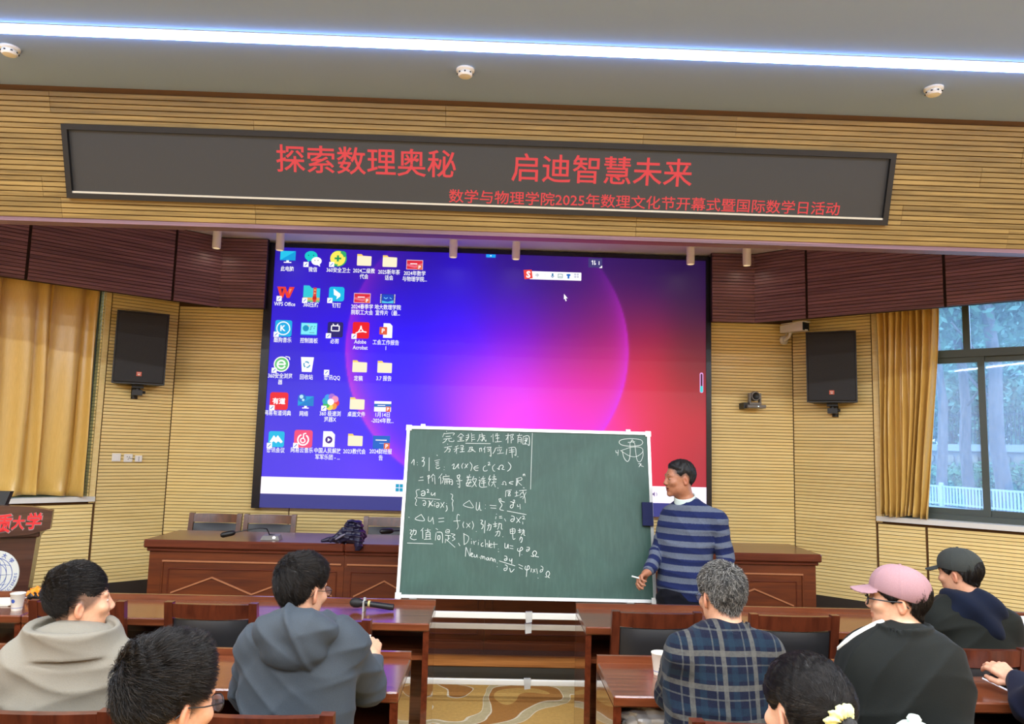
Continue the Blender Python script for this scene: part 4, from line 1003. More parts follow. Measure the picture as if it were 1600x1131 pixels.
# chalk handwriting: pen strokes on the board plane
C7 = {'title_writing': "562,98,568,106;540,118,520,165;535,128,650,120,638,145;555,160,610,155;530,190,625,178;570,185,548,215,520,232;592,182,596,212,645,215,648,200;728,125,690,165;728,125,762,155;705,170,750,165;710,190,745,187;728,168,726,212;688,213,765,208;812,128,815,170,785,215;785,150,812,145;785,172,812,168;780,195,812,188;848,120,852,220;855,145,885,142;855,170,885,166;855,195,890,190;780,236,1065,240;940,135,935,180,915,215;940,140,1005,150;945,165,975,160,970,200,950,195;965,120,985,170,1010,215,1015,195;1000,165,965,215;1078,150,1070,165;1092,130,1095,225;1130,125,1120,160;1120,150,1165,145;1125,180,1165,175;1143,120,1145,220;1115,222,1190,215;1235,150,1290,145;1265,125,1262,235;1262,160,1240,200;1295,135,1300,235;1295,140,1325,135,1310,165,1325,190,1300,200;1365,150,1425,145;1395,125,1375,175;1375,175,1375,235;1375,175,1412,172,1412,235;1378,195,1410,193;1378,212,1410,210;1435,165,1430,245;1435,160,1500,155,1505,255,1485,250;1450,180,1480,178,1478,195,1452,197;1450,210,1478,205,1455,235,1480,245;1430,245,1470,245",
'title_writing_b': "575,243,582,250;540,285,625,270;580,282,565,315,540,340;575,300,605,300,600,330,585,335;700,262,660,280;645,305,710,290;680,280,678,355;678,305,655,335;720,265,755,262,750,285,722,287;725,305,765,300;745,285,743,330;715,335,770,330;820,285,860,280,850,305,870,310,820,335;835,285,825,310,805,335;840,300,895,335;940,290,942,335;942,300,960,290,965,330;1005,275,985,305;998,295,998,345;1020,285,1075,280;1030,305,1050,303,1048,325,1030,325;1065,283,1070,380,1055,372;1160,262,1165,270;1120,290,1195,283;1122,290,1110,325,1090,355;1145,305,1150,325;1165,300,1168,322;1190,300,1170,345;1140,355,1215,345;1250,300,1243,365;1268,290,1345,285,1352,370,1335,365;1275,315,1335,310;1275,338,1335,332;1305,290,1312,400;1370,388,1380,388",
'divider_line': "1540,118,1530,400,1520,760",
'formula_a': "165,465,195,420,195,485;230,452,234,456;232,480,236,484;285,400,310,398,300,430,285,440,312,445,305,490,290,498;368,398,366,550;455,368,462,378;428,435,490,422;440,455,480,448;440,475,480,468;445,495,480,488;445,505,455,525,480,518,490,510;538,505,542,509;535,535,540,538;625,490,650,470,648,500,640,525,665,520,700,470,695,510,710,520;755,460,738,490,745,525;775,470,800,515;810,468,770,520;830,450,855,490,840,550;925,490,890,500,875,520,895,545,925,545;880,518,930,515;1010,490,985,510,985,545,1010,552,1030,540;1035,460,1050,450,1055,465,1035,485,1065,480;1115,475,1088,505,1095,545,1115,555;1140,520,1165,535,1160,515,1175,490,1200,485,1210,505,1195,530,1225,535;1265,450,1295,490,1285,530,1255,555",
'formula_b': "262,625,300,618;245,660,305,655;345,610,370,600,365,635,355,640;355,605,362,695;415,585,385,625;412,590,435,612;405,625,405,670;430,620,435,700;515,580,475,635;498,620,500,700;555,590,560,600;525,615,600,608;528,615,530,640,600,635;530,645,515,690;545,655,545,705;545,655,625,650,630,705,615,700;570,655,570,700;597,655,598,700;548,675,625,672;685,605,715,595,710,625,690,630,685,600;690,630,700,645,722,640;675,665,745,658;712,648,715,735,698,728;690,690,700,705;790,625,845,618;800,605,812,640;830,590,808,640;795,655,850,648;785,690,850,680;815,640,790,715,845,722;840,660,800,725;875,610,855,660;865,645,905,640,880,700,850,735;865,660,905,730;935,620,942,628;930,660,948,655,938,710,960,735,1025,730;955,640,1005,632;985,608,965,665,1008,660;955,690,1012,683;988,640,988,725;1060,600,1045,645,1070,640;1070,640,1045,680,1050,720;1085,620,1125,615;1105,590,1105,640;1080,645,1130,640,1120,655;1075,680,1130,675;1105,650,1095,690,1070,725;1105,690,1120,735;1145,742,1152,748;1190,700,1210,705,1205,680,1225,670,1240,690,1235,710,1250,705;1325,670,1285,678,1280,690,1320,702;1365,640,1355,720;1375,645,1365,715;1355,640,1410,625,1420,650,1375,670,1420,715;1435,585,1437,608;1437,592,1450,585,1455,608;1240,775,1235,845;1240,775,1305,765;1260,790,1290,785,1265,830,1295,830;1262,800,1292,820;1340,800,1380,795;1360,775,1360,835;1340,840,1385,828;1390,775,1475,768;1435,740,1450,745;1430,770,1455,860,1460,915;1395,830,1415,800,1440,800;1470,790,1430,870;1400,850,1430,840",
'formula_c': "260,760,220,775,230,835,208,860,225,880,210,930,230,945;275,790,300,775,320,790,315,825,285,830,280,810,315,800;340,765,355,760,360,775,345,795,370,792;395,795,392,820,410,825,435,795;435,795,432,835;235,855,492,875;290,890,310,885,330,905,320,940,300,940,305,920,328,915;360,890,375,900,365,950;410,885,385,920,355,965;370,900,400,945,412,940;430,915,428,955;432,895,435,900;450,915,475,915,478,950,455,965,450,945,475,940;500,910,535,965;540,905,495,970;565,940,572,985,555,1012;565,918,568,922;610,810,635,825,625,870,640,885,630,920,638,970,635,1010;825,885,755,940,870,968,825,885;905,905,903,985,925,990,940,930;940,905,945,990,965,995;1005,935,1008,939;1003,975,1007,980;1055,940,1130,945;1065,970,1130,975;1225,905,1165,890,1195,935,1170,985,1215,1000;1160,865,1163,885;1163,872,1180,865,1185,885;1290,900,1315,905,1325,940,1310,970,1290,965,1295,940,1320,935;1320,885,1335,880,1338,895,1322,912,1345,912;1370,930,1372,955,1390,950;1398,925,1402,985"}
C8 = {'formula_d': "1060,112,1245,147;955,165,950,190;957,140,960,145;985,165,1010,163;985,180,1015,180;1035,185,1048,212;1100,160,1125,165,1130,195,1110,215,1095,205,1105,190,1128,190;1150,175,1185,225;1195,170,1150,225;1205,165,1220,160,1225,175,1210,190,1235,188;1210,215,1212,240",
'formula_e': "115,170,120,176;235,145,175,190,265,205,235,145;305,165,303,205,325,210,345,175;345,170,355,240;400,185,455,180;400,218,455,212;605,155,585,145,578,190,590,260,575,290;545,210,610,205;645,215,635,245,645,275;670,230,705,270;708,225,668,275;725,210,738,250,725,290;762,308,766,312;805,200,825,205,810,235,830,245,825,275,812,285;850,205,842,325;870,255,905,245,900,290,885,300;885,230,885,260,868,300;925,240,965,235;945,215,948,270;930,262,965,255;975,240,1005,235,1005,280,1018,288;985,225,980,265,968,290;950,315,990,308,985,350,970,352;975,300,965,330,945,355;1018,358,1022,362;1090,285,1092,330;1092,290,1135,285,1132,325,1092,330;1092,308,1132,305;1112,275,1118,380,1140,375;1165,300,1200,295;1180,280,1183,325;1168,318,1200,312;1205,300,1225,298,1222,340,1235,350;1215,285,1212,320,1195,345;1180,375,1205,368,1200,410,1188,410;1195,355,1180,395",
'formula_f': "125,295,145,300,130,330,150,340;150,305,185,300,180,335,165,340;165,285,160,315,148,340;130,330,145,345,130,370,160,388,190,385;255,275,230,305;248,295,250,380;270,300,325,295;297,280,297,320;280,320,280,380;280,320,318,316,320,380;282,340,318,337;282,358,318,355;262,385,330,382;100,420,348,428;375,280,395,292;378,320,370,395;385,315,435,325,440,420;395,350,415,352,412,385,395,382,395,350;475,295,470,320,500,325;478,290,505,295,503,325;480,308,502,311;465,345,520,350;495,350,495,385;520,330,560,340,535,360,560,380,530,400;470,380,465,420;475,385,560,462;510,370,480,400;592,420,608,448;645,325,648,435;640,330,690,360,680,410,645,438;718,400,718,430;716,380,718,384;738,400,745,435;742,415,765,400;785,410,783,440;786,392,788,396;830,415,812,430,815,450,835,448;850,385,855,460;855,435,872,425,878,462;890,395,888,460;895,445,912,435,905,425,893,440,898,462,920,460;935,410,938,470;915,432,970,432;975,475,978,480;975,500,980,505;1040,420,1040,465,1060,465,1070,430,1072,475;1085,445,1120,450;1085,470,1120,475;1165,470,1160,490,1180,500,1210,480,1200,460,1185,480,1180,550;1200,530,1204,535;1250,460,1275,465,1270,490,1250,500,1248,485,1272,480;1290,545,1320,548,1305,520,1325,495,1345,515,1330,545,1365,555",
'formula_g': "665,460,660,550;668,462,700,545;708,470,702,548;712,535,730,525,720,515,712,535,722,552,740,548;745,530,748,555,765,550,770,530,775,562;793,555,796,560;808,575,812,545,825,550,827,572,832,550,845,555,848,580;875,558,860,570,868,585,880,575,882,560,888,590;900,590,902,565,918,570,920,595;930,600,932,575,945,580,948,605;965,610,968,614;963,645,967,650;985,592,1138,640;1035,545,1055,550,1060,580,1040,590,1035,575,1058,572;1085,570,1085,590,1100,592,1108,570,1105,620;1040,630,1060,640,1058,675,1035,685,1032,665,1055,660;1085,660,1098,700,1130,670;1170,625,1212,645;1175,655,1210,672;1240,640,1232,665,1250,680,1275,665,1270,640,1255,650,1245,745;1295,665,1290,700;1310,670,1330,700;1332,668,1308,705;1345,665,1352,715;1357,755,1360,760;1385,640,1405,655,1400,690,1380,700,1382,680,1402,675;1425,745,1445,745,1435,715,1455,690,1470,715,1455,745,1470,755"}
C9 = {'surface_sketch': "180,45,165,62,105,69,50,62,30,45,45,28,105,21,165,28,180,45;40,98,60,90,110,75,160,75,180,92,170,115,135,135,95,130,60,110,38,95;50,100,60,140,80,165,95,150,100,100,98,50;98,50,110,40,128,50;128,50,135,110,145,160,165,165,180,130,180,92;85,45,130,40;8,95,12,110,25,108;25,92,22,128;150,180,165,180,155,200;172,180,165,190,185,198;105,40,112,28,120,38"}
def strokes(data, ox, oy, sc, name, wid=0.0043):
    mb = MB()
    for st_ in data.split(';'):
        q = [float(a) for a in st_.split(',')]
        P = np.array([bpx(ox+q[i]/sc, oy+q[i+1]/sc, 0.001) for i in range(0, len(q), 2)])
        if len(P) > 2:   # smooth the pen path
            ext = np.vstack([2*P[0]-P[1], P, 2*P[-1]-P[-2]]); out = []
            for i in range(1, len(ext)-2):
                for t in (0, 0.25, 0.5, 0.75):
                    p0, p1, p2, p3 = ext[i-1:i+3]
                    out.append(0.5*(2*p1+(p2-p0)*t+(2*p0-5*p1+4*p2-p3)*t*t+(3*p1-p0-3*p2+p3)*t**3))
            P = np.vstack([out, P[-1]])
        T = np.gradient(P, axis=0); T /= np.linalg.norm(T, axis=1, keepdims=True)+1e-9
        N = np.stack([-T[:, 1], T[:, 0]], 1)
        w = wid*RNG.uniform(0.75, 1.1)*0.5*(0.75+0.25*np.sin(np.linspace(0.4, 2.8, len(P))))[:, None]
        a, b = P+N*w, P-N*w
        vs = [bpt(x, v, 0.0012) for x, v in a]+[bpt(x, v, 0.0012) for x, v in b]
        n = len(P); mb.add(vs, [(i, i+1, n+i+1, n+i) for i in range(n-1)])
    return cpart(mb, name, M['chalk'], kind='stuff')
for k_, v_ in C7.items(): strokes(v_, 620, 660, 7.27, 'chalk_writing')
for k_, v_ in C8.items(): strokes(v_, 620, 780, 6.154, 'chalk_writing')
for k_, v_ in C9.items(): strokes(v_, 960, 680, 4.04, 'chalk_sketch', 0.0036)

# ------------------------------------------------------------------ lectern
LY = 5.15
M['lect'] = wood('lectern_dark_wood', srgb(58, 34, 26), srgb(86, 54, 42), 0.3, 0.3, (2, 30, 30), 0.0)
c0 = at(-6, 830, LY)
lec = empty('lectern', (float(c0[0]), LY+0.25, 0), 0, 'dark brown lectern with red characters and a round white emblem at the left edge', 'lectern')
LX = float(c0[0]); 
def lz(px, py): p = at(px, py, LY); return float(p[0]-LX), float(p[2])
yF = -0.25
tw, tz1 = lz(85, 800); tw2, tz0 = lz(83, 829)
top_c = lz(30, 795)[1]
poly = [(-tw*0.98, tz0-0.0), (-tw*0.6, tz0-0.035), (0, tz0-0.05), (tw*0.6, tz0-0.035), (tw*0.98, tz0), (tw, tz1), (tw*0.6, top_c+0.012), (0, top_c+0.02), (-tw*0.6, top_c+0.012), (-tw, tz1)]
MB().prism(poly, (0, yF-0.06, 0), (1, 0, 0), (0, 0, 1), (0, 0.10, 0)).build('name_board', M['lect'], lec, fix=True)
MB().hexa([(-tw*0.9, yF+0.04, tz1-0.04), (tw*0.9, yF+0.04, tz1-0.04), (tw*0.72, 0.20, tz1-0.10), (-tw*0.72, 0.20, tz1-0.10)], [(-tw*0.9, yF+0.04, tz1-0.015), (tw*0.9, yF+0.04, tz1-0.015), (tw*0.72, 0.20, tz1-0.075), (-tw*0.72, 0.20, tz1-0.075)]).build('reading_top', M['lect'], lec)
a_, z1_ = lz(64, 831); b_, z2_ = lz(63, 842)
MB().bbox(-a_, a_, yF-0.035, 0.20, z2_, max(z1_, tz0)+0.03, 0.008).build('neck_moulding', M['lect'], lec)
c_, z3_ = lz(57, 843); d_, z4_ = lz(44, 921)
sl_ = (c_-d_)/(z3_-z4_); bw = c_-sl_*(z3_-0.12)
MB().hexa([(-bw, yF, 0.12), (bw, yF, 0.12), (bw*0.9, 0.18, 0.12), (-bw*0.9, 0.18, 0.12)], [(-c_, yF, z3_), (c_, yF, z3_), (c_*0.95, 0.18, z3_), (-c_*0.95, 0.18, z3_)]).build('body_panel', M['lect'], lec)
MB().bbox(-bw-0.06, bw+0.06, yF-0.05, 0.24, 0.0, 0.12, 0.01).build('plinth', M['lect'], lec)
M['redletter'] = plain('red_letter_paint', srgb(215, 40, 44), 0.5); M['letteredge'] = plain('grey_letter_edge', srgb(150, 130, 130), 0.5)
for ch, px, py, hp in (('质', 6, 817, 28), ('大', 30, 817, 21), ('学', 55, 815, 25)):
    x, z = lz(px, py); s_ = LY/1170*hp
    v, f = text_fit(ch, s_*0.95, s_, bold=0.03, shear=0.12)
    o = add_flat(MB(), v, f, (x, yF-0.063, z), (1, 0, 0), (0, 0, 1)).build('raised_letter', M['redletter'], lec)
    o.data.materials.clear(); o.data.materials.append(M['redletter'])
    v, f = text_fit(ch, s_*1.03, s_*1.08, bold=0.045, shear=0.12)
    add_flat(MB(), v, f, (x+0.002, yF-0.0615, z-0.002), (1, 0, 0), (0, 0, 1)).build('letter_outline', M['letteredge'], o)
ex, ez = lz(-8, 899); er_ = (lz(30, 899)[0]-ex)
M['emblemwhite'] = plain('emblem_white', srgb(214, 216, 208), 0.5); M['emblemblue'] = plain('emblem_blue', srgb(50, 80, 165), 0.5)
em = MB().lathe([(0, -0.006), (er_-0.004, -0.006), (er_, -0.002), (er_, 0.004)], (ex, yF-0.002, ez), 48, 'y').build('emblem', M['emblemwhite'], lec, fix=True)
m = MB(); ye = yF-0.0095
def arc(mb, cx_, cz_, rx, rz, w, a0=0, a1=2*pi, n=48):
    P = [(cx_+(rx+s*w/2)*cos(a0+(a1-a0)*i/n), cz_+(rz+s*w/2)*sin(a0+(a1-a0)*i/n)) for s in (-1, 1) for i in range(n+1)]
    mb.add([(x, ye, z) for x, z in P], [(i, i+1, n+2+i, n+1+i) for i in range(n)])
R_ = er_*0.70
arc(m, ex, ez, R_, R_, 0.004)
for k in (0.33, 0.66): arc(m, ex, ez, R_*k, R_, 0.003)
arc(m, ex, ez, R_*0.66, R_*0.66, 0.003)
for hh in (-0.5, 0, 0.5):
    wv = math.sqrt(1-hh*hh)*R_; arc(m, ex, ez+hh*R_, wv, 0.10*R_*(hh*2 or 0.01), 0.003, 0, pi)
m.add([(ex-0.0015, ye, ez-R_), (ex+0.0015, ye, ez-R_), (ex+0.0015, ye, ez+R_), (ex-0.0015, ye, ez+R_)], [(0, 1, 2, 3)])
m.build('globe_lines', M['emblemblue'], em, kind='stuff')
def ring_text(s, a_start, step, h, r, flip=False, bold=0.02):
    mb = MB()
    for i, ch in enumerate(s):
        a = a_start+step*i; v, f = text_fit(ch, None, h, bold=bold)
        up = np.array([cos(a), 0, sin(a)]); rt = np.array([sin(a), 0, -cos(a)])
        if flip: up, rt = -up, -rt
        add_flat(mb, v, f, np.array([ex, ye, ez])+np.array([cos(a), 0, sin(a)])*r, rt, up)
    mb.build('ring_lettering', M['emblemblue'], em, kind='stuff')
ring_text('大学', radians(68), radians(-25), er_*0.20, er_*0.85)
ring_text('SCIENCES', radians(-52), radians(7.6), er_*0.12, er_*0.85, True, 0.01)

lec.rotation_euler = (0, 0, radians(24)); lec.scale = (0.86, 0.9, 1); lec.location = (LX-0.235*sin(radians(24)), LY+0.235*cos(radians(24)), 0)
p = at(-10, 788, LY+0.28); q = at(24, 798, LY+0.28)
mon = empty('lectern_monitor', (float(p[0])-0.10, LY+0.22, tz1-0.04), 0, 'black monitor standing on the lectern at the left edge', 'monitor')
wv = float(q[0]-p[0])+0.06
MB().hexa([(-wv-0.1, -0.02, 0.02), (wv, -0.02, 0.02), (wv, 0.02, 0.02), (-wv-0.1, 0.02, 0.02)], [(-wv-0.1, 0.03, 0.15), (wv+0.012, 0.03, 0.15), (wv+0.012, 0.07, 0.15), (-wv-0.1, 0.07, 0.15)]).build('screen_shell', M['black'], mon)
MB().box(-0.05, 0.05, -0.03, 0.07, -0.02, 0.03).build('stand', M['black'], mon)

# ------------------------------------------------------------------ small things on the desks
M['paper'] = plain('paper_white', srgb(226, 222, 208), 0.7, var=0.02)
M['cupblue'] = plain('cup_blue_print', srgb(60, 90, 175), 0.6)
def paper_cup(px, pyb, Z, label, hpx=26, logo=True, sc=1.0):
    p = atZ(px, pyb, Z)
    e = empty('paper_cup', (p[0], p[1], Z), 0, label, 'cup')
    MB().lathe([(0, 0.003), (0.0255*sc, 0.003), (0.026*sc, 0.0), (0.0265*sc, 0.004), (0.0365*sc, 0.086*sc), (0.0385*sc, 0.088*sc), (0.0375*sc, 0.091*sc), (0.0355*sc, 0.089*sc), (0.026*sc, 0.008), (0, 0.008)], n=28).build('cup_body', M['paper'], e, smooth=True, fix=True)
    def band(z0, z1, a0, a1, nm, n=16):
        r = lambda z: (0.0265+(z-0.004)*0.1220)*sc+0.0004
        vs = [(r(z)*cos(a0+(a1-a0)*i/n), r(z)*sin(a0+(a1-a0)*i/n), z) for z in (z0, z1) for i in range(n+1)]
        MB().add(vs, [(i, i+1, n+2+i, n+1+i) for i in range(n)]).build(nm, M['cupblue'], e)
    band(0.014, 0.0165, 0, 2*pi, 'blue_stripe', 32)
    if logo:
        m = MB(); n = 16; vs = [(0, 0, 0)]
        for i in range(n): 
            a = 2*pi*i/n; z = 0.052+0.0105*sin(a); th_ = radians(-100)+0.0105*cos(a)/0.031; r = 0.0265+(z-0.004)*0.122+0.0005; vs.append((r*cos(th_), r*sin(th_), z))
        r = 0.0265+(0.048)*0.122+0.0012; vs[0] = (r*cos(radians(-100)), r*sin(radians(-100)), 0.052)
        m.add(vs, [(0, 1+i, 1+(i+1) % n) for i in range(n)]); m.build('round_mark', M['cupblue'], e)
    return e
paper_cup(26, 953, TOPZ, 'white paper cup with a round blue mark on the far left front desk')
paper_cup(1031, 1053, TOPZ, 'white paper cup on the desk beside the plaid man\'s left elbow', logo=False)
p = atZ(2, 942, TOPZ)
pe = empty('paper_stack', (p[0], p[1], TOPZ), 0.1, 'sheets of white paper lying left of the paper cup', 'paper')
for k in range(3): MB().box(-0.11+k*0.006, 0.08+k*0.006, -0.09, 0.09+0.01*k, 0.001+k*0.003, 0.0035+k*0.003, 0.04*k).build('sheet', M['paper'], pe)
# orange packet and black pouch
p = atZ(50, 940, TOPZ+0.0)
oe = empty('orange_packet', (p[0], p[1]+0.05, TOPZ), 0.2, 'crumpled orange packet behind the paper cup', 'packet')
def crumple(nm, sx, sy, sz, mat, parent, seed, n=14, amp=0.25, z0=0.0):
    r_ = np.random.RandomState(seed); vs = []; fs = []
    ph = r_.uniform(0, 6, 6)
    for j in range(n+1):
        v = pi*j/n
        for i in range(2*n):
            u = 2*pi*i/(2*n)
            d = np.array([sin(v)*cos(u), sin(v)*sin(u), cos(v)])
            k = 1+amp*(abs(sin(3*d[0]*2+ph[0]+2*d[2]))-0.5)+amp*0.7*(abs(sin(5*d[1]+3*d[2]+ph[1]))-0.5)+amp*0.4*sin(9*d[0]+7*d[1]+ph[2])
            q = d*k; vs.append((q[0]*sx, q[1]*sy, max(z0, (q[2]*0.5+0.5)*2*sz)))
    for j in range(n):
        for i in range(2*n):
            a = j*2*n+i; b = j*2*n+(i+1) % (2*n); fs.append((a, b, b+2*n, a+2*n))
    return MB().add(vs, fs).build(nm, mat, parent, smooth=True, fix=True)
crumple('wrapper', 0.055, 0.035, 0.035, plain('orange_wrapper', srgb(240, 140, 30), 0.35), oe, 3)
p = atZ(57, 936, TOPZ)
be = empty('black_pouch', (p[0]+0.015, p[1]-0.03, TOPZ), 0.0, 'small black pouch on the desk beside the orange packet', 'pouch')
crumple('pouch_body', 0.045, 0.03, 0.028, M['black'], be, 4)
MB().box(-0.03, 0.03, -0.003, 0.003, 0.055, 0.06).build('zip_pull', M['alu'], be)

# handheld microphone on a little holder
pa, pb = atZ(548, 945, TOPZ+0.03), atZ(615, 950, TOPZ+0.02)
ctr = (pa+pb)/2; ang = math.atan2(pb[1]-pa[1], pb[0]-pa[0]); Lm = float(np.linalg.norm(pb[:2]-pa[:2]))
me_ = empty('handheld_microphone', (ctr[0], ctr[1], TOPZ), ang, 'black handheld microphone lying on a clip on the front desk', 'microphone')
h = Lm/2
def ax(x, z, r): return (x, z, r)
MB().tube([(-h+0.06, 0, 0.042), (-h+0.09, 0, 0.041), (h-0.02, 0, 0.026), (h, 0, 0.025)], [0.021, 0.015, 0.018, 0.0175], 16).build('body', M['black'], me_, smooth=True)
MB().tube([(-h-0.006, 0, 0.0455), (-h+0.002, 0, 0.045), (-h+0.02, 0, 0.044), (-h+0.045, 0, 0.043), (-h+0.062, 0, 0.042)], [0.006, 0.019, 0.027, 0.027, 0.02], 16).build('head_grille', M['grille'], me_, smooth=True)
MB().box(-h+0.075, -h+0.083, -0.035, 0.035, 0.001, 0.06).box(-h+0.073, -h+0.086, -0.006, 0.006, 0.055, 0.074).build('clip_stand', M['alu'], me_)
MB().tube([(-h+0.10, 0, 0.0405), (-h+0.112, 0, 0.040)], 0.0178, 16).build('label_band', plain('gold_band', srgb(190, 180, 120), 0.4), me_, smooth=True)

# gooseneck microphones on the stage desk
def goose(pxb, pyb, pts, label, lit):
    b = atZ(pxb, pyb, RTZ); Yb = b[1]
    e = empty('gooseneck_microphone', (b[0], b[1], RTZ), 0, label, 'microphone', 'gooseneck microphones on the stage desk')
    MB().hexa([(-0.075, -0.05, 0.001), (0.075, -0.05, 0.001), (0.075, 0.05, 0.001), (-0.075, 0.05, 0.001)], [(-0.06, -0.03, 0.032), (0.06, -0.03, 0.032), (0.06, 0.045, 0.040), (-0.06, 0.045, 0.040)]).build('base', M['camgrey'], e)
    if lit: MB().cyl((0.03, -0.036, 0.02), (0.03, -0.043, 0.02), 0.011).build('button_light', E_(255, 250, 240, 2.5), e)
    P = []
    for k, (px, py) in enumerate(pts): q = at(px, py, Yb-0.03*k); P.append(tuple(q-np.array([b[0], b[1], RTZ])))
    P = [(0.02, 0.02, 0.035)]+P
    MB().tube(P, 0.0045, 8).build('gooseneck', M['black'], e, smooth=True)
    a, c = np.array(P[-1]), np.array(P[-2]); d = (a-c)/np.linalg.norm(a-c)
    MB().tube([a-d*0.01, a, a+d*0.02, a+d*0.085, a+d*0.10], [0.006, 0.016, 0.021, 0.021, 0.010], 12).build('foam_head', M['black'], e, smooth=True)
goose(424, 843, [(421, 835), (417, 826), (405, 825), (385, 828), (366, 832)], 'gooseneck microphone with black foam head on the left stage desk', True)
goose(668, 848, [(664, 838), (655, 829), (640, 828), (625, 829), (613, 829.5)], 'gooseneck microphone beside the dark bag, stem passing behind the chalkboard', False)

# dark bag / coat heap on the stage desk
p = atZ(538, 850, RTZ)
hb = empty('folded_dark_coat', (p[0]+0.01, RY+0.02, RTZ), 0, 'dark navy coat heaped on the front edge of the stage desk', 'coat')
M['navycoat'] = plain('navy_coat_nylon', srgb(26, 24, 52), 0.4, var=0.2, scale=20)
# white plastic bag in the desk compartment, phone and folder on the right
p = at(1020, 1122, R2[0]+0.12)
wb_ = empty('plastic_bag', (p[0], R2[0]+0.16, 0.579), 0, 'crumpled white plastic bag in the compartment under the plaid man\'s desk', 'bag')
crumple('bag_body', 0.12, 0.09, 0.050, plain('translucent_white_plastic', srgb(205, 205, 205), 0.35), wb_, 21, 24, 0.22)
crumple('bag_handle', 0.03, 0.02, 0.018, plain('white_plastic_film', srgb(215, 215, 215), 0.35), wb_, 22, 10, 0.25).location = (-0.09, -0.04, 0.02)
p = atZ(1592, 972, TOPZ)
fo = empty('blue_folder', (p[0]+0.10, p[1], TOPZ), 0.1, 'pale blue plastic folder on the front desk at the right edge', 'folder')
M['folder'] = plain('pale_blue_plastic', srgb(176, 196, 225), 0.3)
MB().bbox(-0.16, 0.16, -0.11, 0.11, 0.001, 0.012, 0.002).build('cover', M['folder'], fo); MB().box(-0.15, 0.15, -0.105, 0.1, 0.0125, 0.016).build('papers', M['paper'], fo)
# tall pale flask on the third row desk
p = atP(1428, 1120, (0, 1.9, 0), (0, 1, 0))
fk = empty('drink_flask', (p[0], 1.9, TOPZ), 0, 'pale mint drink flask with a round knob lid at the bottom edge', 'flask')
hz = float(p[2])-TOPZ; M['mint'] = plain('mint_plastic', srgb(206, 224, 212), 0.35)
MB().lathe([(0, 0.001), (0.036, 0.001), (0.038, 0.005), (0.038, hz-0.06), (0.034, hz-0.045), (0, hz-0.045)], n=28).build('flask_body', M['mint'], fk, smooth=True, fix=True)
MB().lathe([(0.0, hz-0.046), (0.043, hz-0.046), (0.043, hz-0.028), (0.030, hz-0.016), (0.014, hz-0.013), (0.017, hz-0.004), (0.012, hz+0.004), (0, hz+0.005)], n=28).build('lid', M['mint'], fk, smooth=True, fix=True)

# ------------------------------------------------------------------ curtains
_t = NT('gold_satin_curtain'); _t.set(Roughness=0.32)
_t.b.inputs['Anisotropic'].default_value = 0.4
_f = _t.noise(_t.coord(scale=(90, 90, 4)), 3, 4)
_t.color(_t.mix(_f, srgb(206, 166, 78), srgb(238, 202, 118))); M['curtain'] = _t.m
_t.b.inputs['Specular IOR Level'].default_value = 0.8
def curtain(side, top, bot, label, folds, seed, ztop, zbot, off=0.05, flare=0.0):
    (ta, tb), (ba, bb) = top, bot       # s range at the top and at the bottom
    r_ = np.random.RandomState(seed)
    nu, nv = folds*14, 40; vs = []; fs = []
    wd = np.concatenate([[0], np.cumsum(r_.uniform(0.45, 1.6, folds))]); wd = wd/wd[-1]
    am = r_.uniform(0.6, 1.25, folds+1)
    for j in range(nv+1):
        t = j/nv; z = ztop+(zbot-ztop)*t
        e_ = t**1.4
        for i in range(nu+1):
            k = i/nu*folds; fi = min(int(k), folds-1); u = wd[fi]+(wd[min(fi+1, folds)]-wd[fi])*(k-fi)
            w = sin(2*pi*k+0.6*sin(3.1*t+fi*2.0))
            w = math.copysign(abs(w)**0.8, w)
            a = (am[fi]*(1-(k-fi))+am[fi+1]*(k-fi))
            dep = 0.040*a*(0.75+0.5*t)*w+0.012*sin(7*u+4*t+seed)
            s_ = (ta+(tb-ta)*u)*(1-e_)+(ba+(bb-ba)*u)*e_+0.010*cos(2*pi*k*1.0+1)*(0.5+t)+0.010*sin(5*t+fi)
            zz = z+(0.012*sin(9*u+seed) if j == nv else 0)
            if t > 0.93: dep += (t-0.93)*0.35*sin(4*pi*u*folds*0.5+1)
            vs.append(wp(side, s_, zz, off+dep))
    for j in range(nv):
        for i in range(nu): a = j*(nu+1)+i; fs.append((a, a+1, a+nu+2, a+nu+1))
    loc = wp(side, (ta+tb)/2, zbot, off)
    e = empty('curtain', tuple(loc), 0, label, 'curtain', 'gold satin curtains')
    inv = Matrix.Translation(e.location).inverted()
    o = MB().add(vs, fs).build('curtain_cloth', M['curtain'], e, smooth=True); o.matrix_parent_inverse = inv
    sm = o.modifiers.new('thickness', 'SOLIDIFY'); sm.thickness = 0.004
    tr = MB(); sidebox(tr, side, min(ta, tb)-0.05, max(ta, tb)+0.05, ztop+0.01, ztop+0.05, off-0.02, off+0.02)
    o = tr.build('curtain_track', M['alu'], e, fix=True); o.matrix_parent_inverse = inv
OC = 0.06
sl = lambda side, px, py: wpx(side, px, py, OC)[0]
curtain('right', (sl('right', 1372, 600), sl('right', 1466, 520)), (sl('right', 1380, 800), sl('right', 1446, 800)), 'gold satin curtain gathered at the right window', 9, 2, 3.12, 1.165, OC)
curtain('left', (sl('left', 156, 480), sl('left', -150, 470)), (sl('left', 128, 770), sl('left', -150, 770)), 'wide gold satin curtain drawn across the left window', 7, 5, 3.12, 1.165, OC)
